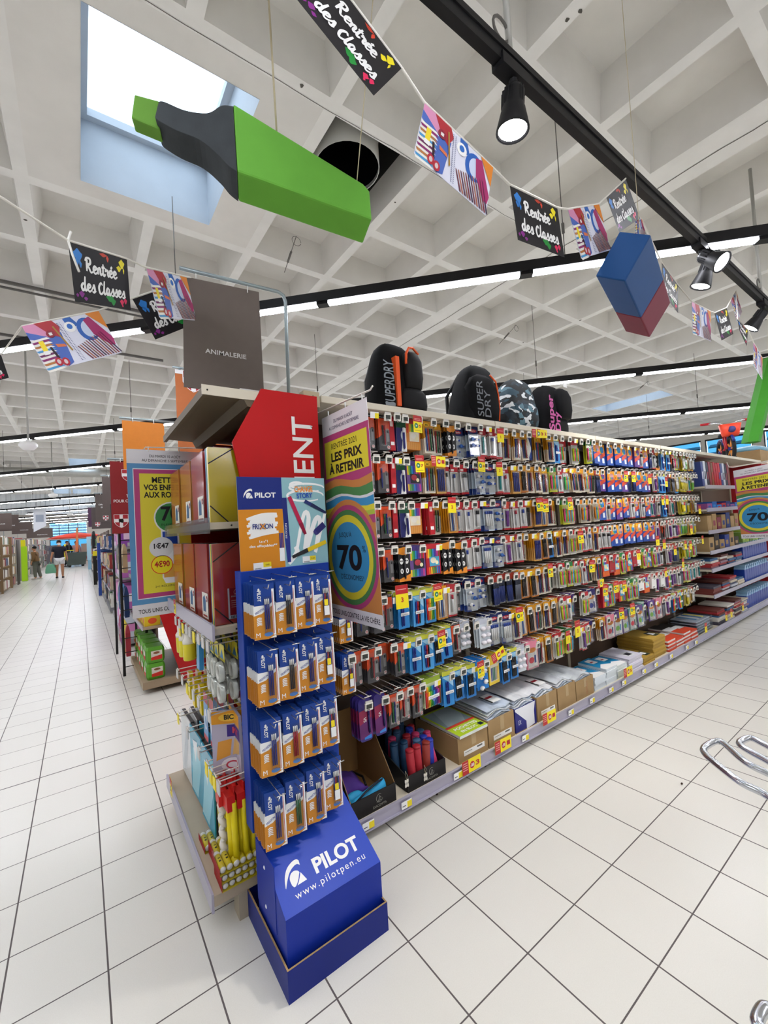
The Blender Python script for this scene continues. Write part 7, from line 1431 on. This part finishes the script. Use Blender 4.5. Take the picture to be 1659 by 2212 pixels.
def person(base, h, face, label, pose, shirt, legs, shoes, hair, sleeves=True, mask=False, trousers=False, lean=0., long_top=False):
    """a standing or walking figure of height h, looking along face (unit xy)"""
    t = thing('person', label, 'person', base, 'shoppers in the left aisle'); B = Vector(base); f = Vector((*face, 0)).normalized(); s = Vector((-f.y, f.x, 0)); k = h/1.72
    def P(sd, fw, z): return B+s*(sd*k)+f*(fw*k+lean*z)+Vector((0, 0, z*k))
    st, arm = pose
    V = [(P(0,0,.96), .155*k, .11*k), (P(0,0,1.15), .14*k, .105*k), (P(0,.01,1.36), .165*k, .115*k), (P(0,.0,1.46), .065*k), (P(0,.02,1.53), .058*k), (P(0,.03,1.60), .085*k, .10*k), (P(0,.03,1.69), .06*k, .075*k)]
    E_ = [(0,1),(1,2),(2,3),(3,4),(4,5),(5,6)]
    hands = []
    for q, sg in enumerate((-1, 1)):
        a = len(V); fw = st*sg
        V += [(P(sg*.10, 0, .90), .095*k), (P(sg*.105, fw*.5+.02, .50), .068*k), (P(sg*.105, fw*.75-.01, .34), .062*k), (P(sg*.105, fw-.03, .09), .042*k), (P(sg*.115, fw+.10, .035), .035*k)]
        E_ += [(0,a),(a,a+1),(a+1,a+2),(a+2,a+3),(a+3,a+4)]
        a = len(V); ar = arm[q]
        V += [(P(sg*.19, 0, 1.40), .060*k), (P(sg*(.24+ar[0]*.3), ar[1]*.4-.02, 1.13), .046*k), (P(sg*(.25+ar[0]), ar[1], .90+ar[2]), .034*k), (P(sg*(.25+ar[0]), ar[1]+.02, .83+ar[2]), .034*k, .02*k)]
        E_ += [(2,a),(a,a+1),(a+1,a+2),(a+2,a+3)]; hb = a+3
        for n in range(4):
            c = len(V); off = (n-1.5)*.018; V += [(P(sg*(.25+ar[0]), ar[1]+.02+off, .775+ar[2]), .0095*k), (P(sg*(.245+ar[0]), ar[1]+.03+off, .74+ar[2]+.006*abs(n-1.4)), .0085*k)]; E_ += [(hb,c),(c,c+1)]
        c = len(V); V += [(P(sg*(.235+ar[0]), ar[1]+.06, .82+ar[2]), .011*k), (P(sg*(.225+ar[0]), ar[1]+.075, .785+ar[2]), .009*k)]; E_ += [(hb,c),(c,c+1)]
        hands.append(P(sg*(.25+ar[0]), ar[1]+.02, .77+ar[2]))
    skinned('body', t, V, E_, SKIN, 2)
    # face: nose, ears, eyes, mouth
    mb = MB(); hc = P(0, .03, 1.62)
    mb.ball(hc+f*.102*k+Vector((0,0,-.01)), .016*k, SKIN, 6)
    for sg in (-1, 1): mb.ball(hc+s*sg*.088*k, .022*k, SKIN, 6, (.6, .6, 1.2)); mb.ball(hc+f*.09*k+s*sg*.032*k+Vector((0, 0, .02*k)), .011*k, BLACK, 6)
    mb.ball(hc+f*.088*k+Vector((0, 0, -.05*k)), .018*k, M('#8a4038', .5), 6, (1, 1, .4)); mb.build('face', t)
    hl = MB(); hl.ball(hc+Vector((0, 0, .062*k))-f*.026*k, .098*k, hair, 12, (1.0, 1.0, .85)); o = hl.build('hair', t)
    if mask: mb = MB(); mb.ball(hc+f*.045*k+Vector((0, 0, -.045*k)), .080*k, M('#f0f2f4', .6), 10, (.9, .9, .72)); mb.build('face_mask', t)
    T = [(P(0,0,.88 if not long_top else .70), .178*k, .135*k), (P(0,0,1.0), .172*k, .13*k), (P(0,0,1.18), .165*k, .128*k), (P(0,.01,1.36), .180*k, .135*k), (P(0,0,1.44), .10*k, .09*k)]; e = [(0,1),(1,2),(2,3),(3,4)]
    for q, sg in enumerate((-1, 1)):
        ar = arm[q]; a = len(T); T += [(P(sg*.195, 0, 1.40), .078*k), (P(sg*(.225+ar[0]*.2), ar[1]*.2-.01, 1.22), .072*k)]; e += [(3,a),(a,a+1)]
        if sleeves: T += [(P(sg*(.245+ar[0]*.4), ar[1]*.5-.02, 1.10), .06*k), (P(sg*(.25+ar[0]), ar[1], .92+ar[2]), .048*k)]; e += [(a+1,a+2),(a+2,a+3)]
    T = [(q_[0], *[r_*1.16 for r_ in q_[1:]]) for q_ in T]; skinned('top', t, T, e, shirt, 1)
    L = [(P(0,0,.95), .172*k, .13*k)]; e = []
    for sg in (-1, 1):
        fw = st*sg; a = len(L); L += [(P(sg*.10, .0, .87), .115*k), (P(sg*.11, fw*.35+.01, .60), .098*k)]; e += [(0,a),(a,a+1)]
        if trousers: L += [(P(sg*.105, fw*.75, .34), .08*k), (P(sg*.105, fw-.02, .10), .07*k)]; e += [(a+1,a+2),(a+2,a+3)]
    L = [(q_[0], *[r_*1.10 for r_ in q_[1:]]) for q_ in L]; skinned('trousers' if trousers else 'shorts', t, L, e, legs, 1)
    for sg in (-1, 1):
        fw = st*sg; mb = MB(); c = P(sg*.11, fw+.05, .045); mb.ball(c, .1*k, shoes, 8, (.55 if abs(f.y) > .7 else 1.3, 1.3 if abs(f.y) > .7 else .55, .45)); mb.build('shoe', t)
    return t, hands
t, hd3 = person((-.80, 24.6, 0), 1.70, (.05, -1), 'person walking in black T-shirt, white shorts and white mask, carrying a green bag', (.10, ((.06, .06, .0), (.04, .02, .0))), M('#1d1f2c', .7), M('#e8e8ea', .7), M('#22222a', .6), M('#3a2a22', .8), sleeves=False, mask=True)
hh = min(hd3, key=lambda p: p.x); mb = MB(); rings = [[(hh.x-.02+x, hh.y+y, hh.z-zz) for x, y in sq(w_, .2)] for zz, w_ in ((.50, .36), (.47, .40), (.30, .38), (.14, .28), (.09, .2))]; mb.loft(rings, M('#6fae8e', .5)); 
o = tag(mb.build('shopping_bag'), 'green shopping bag carried by the person in white shorts', 'bag')
mb = MB(); mb.tube([(hh.x-.10, hh.y, hh.z-.10), (hh.x-.03, hh.y, hh.z+.02), (hh.x+.02, hh.y, hh.z-.005), (hh.x+.05, hh.y, hh.z-.10)], .010, M('#6fae8e', .5), 5); mb.build('handle', o)
person((-1.62, 25.2, 0), 1.50, (-1, .25), 'person in a brown top leaning to the left hand shelves, seen from behind', (.08, ((.0, .18, .15), (.02, .10, .05))), M('#7a5c3c', .8), M('#6a6a62', .8), M('#c8c4be', .6), M('#1c1614', .8), trousers=True, long_top=True, lean=.06)
person((-.75, 36.6, 0), 1.72, (.3, -1), 'person in black near the far doors, behind the walking person', (.05, ((.03, .05, 0), (.03, .05, 0))), M('#17171b', .8), M('#1a1a20', .8), BLACK, M('#241a16', .8), trousers=True)
person((-.25, 37.6, 0), 1.68, (-.3, -1), 'person in a pinkish top near the far doors', (.05, ((.03, .05, 0), (.03, .05, 0))), M('#a88a8c', .8), M('#22283a', .8), BLACK, M('#3a2a22', .8), trousers=True)

# ------------------------------------------------------------------ shopping trolley at the right edge
t = thing('shopping_trolley', 'chrome bars of a shopping trolley cut by the right edge', 'shopping trolley', (1.25, .05, 0)); ZT2 = 1.03; TR = .0065
def loop(u0, v0, u1, v1, ua, va, ub, vb, z, name):
    a, b, c, d = at(2, z, u0, v0), at(2, z, u1, v1), at(2, z, ua, va), at(2, z, ub, vb)
    m = (b-a).normalized(); pts = [c+(c-a)*.6, c]
    return a, b, c, d
def hair(name, P2, z):
    pts = [at(2, z, u, v) for u, v in P2]; pts = [Vector(p) for p in smooth_path([tuple(p) for p in pts], 4)]
    mb = MB(); mb.tube(pts, TR, CHROME, 10); return mb.build(name, t)
hair('push_bar', [(1750,1800),(1662,1722),(1600,1690),(1545,1648),(1523,1628),(1521,1616),(1538,1604),(1552,1601),(1566,1608),(1600,1638),(1625,1655),(1662,1672),(1760,1720)], ZT2)
hair('push_bar', [(1760,1702),(1662,1646),(1625,1626),(1602,1612),(1598,1604),(1608,1597),(1620,1594),(1632,1598),(1664,1615),(1760,1665)], ZT2)
hair('basket_bar', [(1700,2240),(1652,2230),(1636,2210),(1640,2192),(1652,2178),(1668,2182),(1720,2200)], ZT2-.06)
Q = [at(2, ZT2, 1755, 1800), at(2, ZT2, 1760, 1690)]
mb = MB(); a, b = Q; mb.tube([a, a+(b-a)*.5, b], TR, CHROME, 8); mb.tube([a, (a.x, a.y, .06)], TR*1.3, CHROME, 8); mb.tube([b, (b.x, b.y, .06)], TR*1.3, CHROME, 8); mb.build('frame', t)
for p in Q:
    mb = MB(); mb.lathe([(.06, -.015), (.06, .015)], BLACK, 14, (p.x, p.y, .06), 1); mb.build('wheel', t)
# bits on the floor
for i, (u, v) in enumerate(((944, 1718), (1473, 1695))):
    p = at(2, 0, u, v); mb = MB(); mb.ball((p.x, p.y, .006), .008, M('#3a2a20', .8), 6, (1, .7, .6)); tag(mb.build('crumb'), ['dark crumb on the tiles before the lime pocket carton', 'dark crumb on the tiles left of the trolley bars'][i], 'crumb')

# beyond the end of the run: a second run with cartons on its top
t = thing('shelving_run', 'second shelving run beyond the far red end panel', 'shelving', (10.6, 2.35, 0)); mb = MB(); mb.box(9.0, 2.27, .02, 12.4, 2.3, 2.17, BROWN); mb.build('back_panel', t); mb = MB(); mb.box(9.0, 1.86, 2.17, 12.4, 2.8, 2.2, CREAM); mb.build('top_shelf', t)
mb = MB(); mb.box(8.96, 1.84, .02, 9.0, 2.8, 2.16, M('#b01c26', .4)); mb.build('end_panel', t)
for z in (.1, .5, .9, 1.3, 1.7): mb = MB(); mb.box(9.0, 1.84, z-.02, 12.4, 2.27, z, SHELF); mb.build('shelf', t)
t = thing('cardboard_box', 'large brown carton on top of the far shelving at the right edge', 'box', (9.6, 2.2, 2.2)); mb = MB(); mb.box(9.1, 1.95, 2.2, 10.2, 2.5, 2.42, KB); mb.build('carton', t)
mb = MB(); rings = [[(9.65+x*k_, 2.2+y*k_, 2.4215+zz) for x, y in sq(.9, .5)] for zz, k_ in ((0, 1), (.05, 1.05), (.09, .8), (.12, .4))]; mb.loft(rings, M('#7fb4cc', .3, noise=.2, nscale=9)); tag(mb.build('wrapped_bundle'), 'pale blue wrapped bundle on the large carton at the right edge', 'bundle')
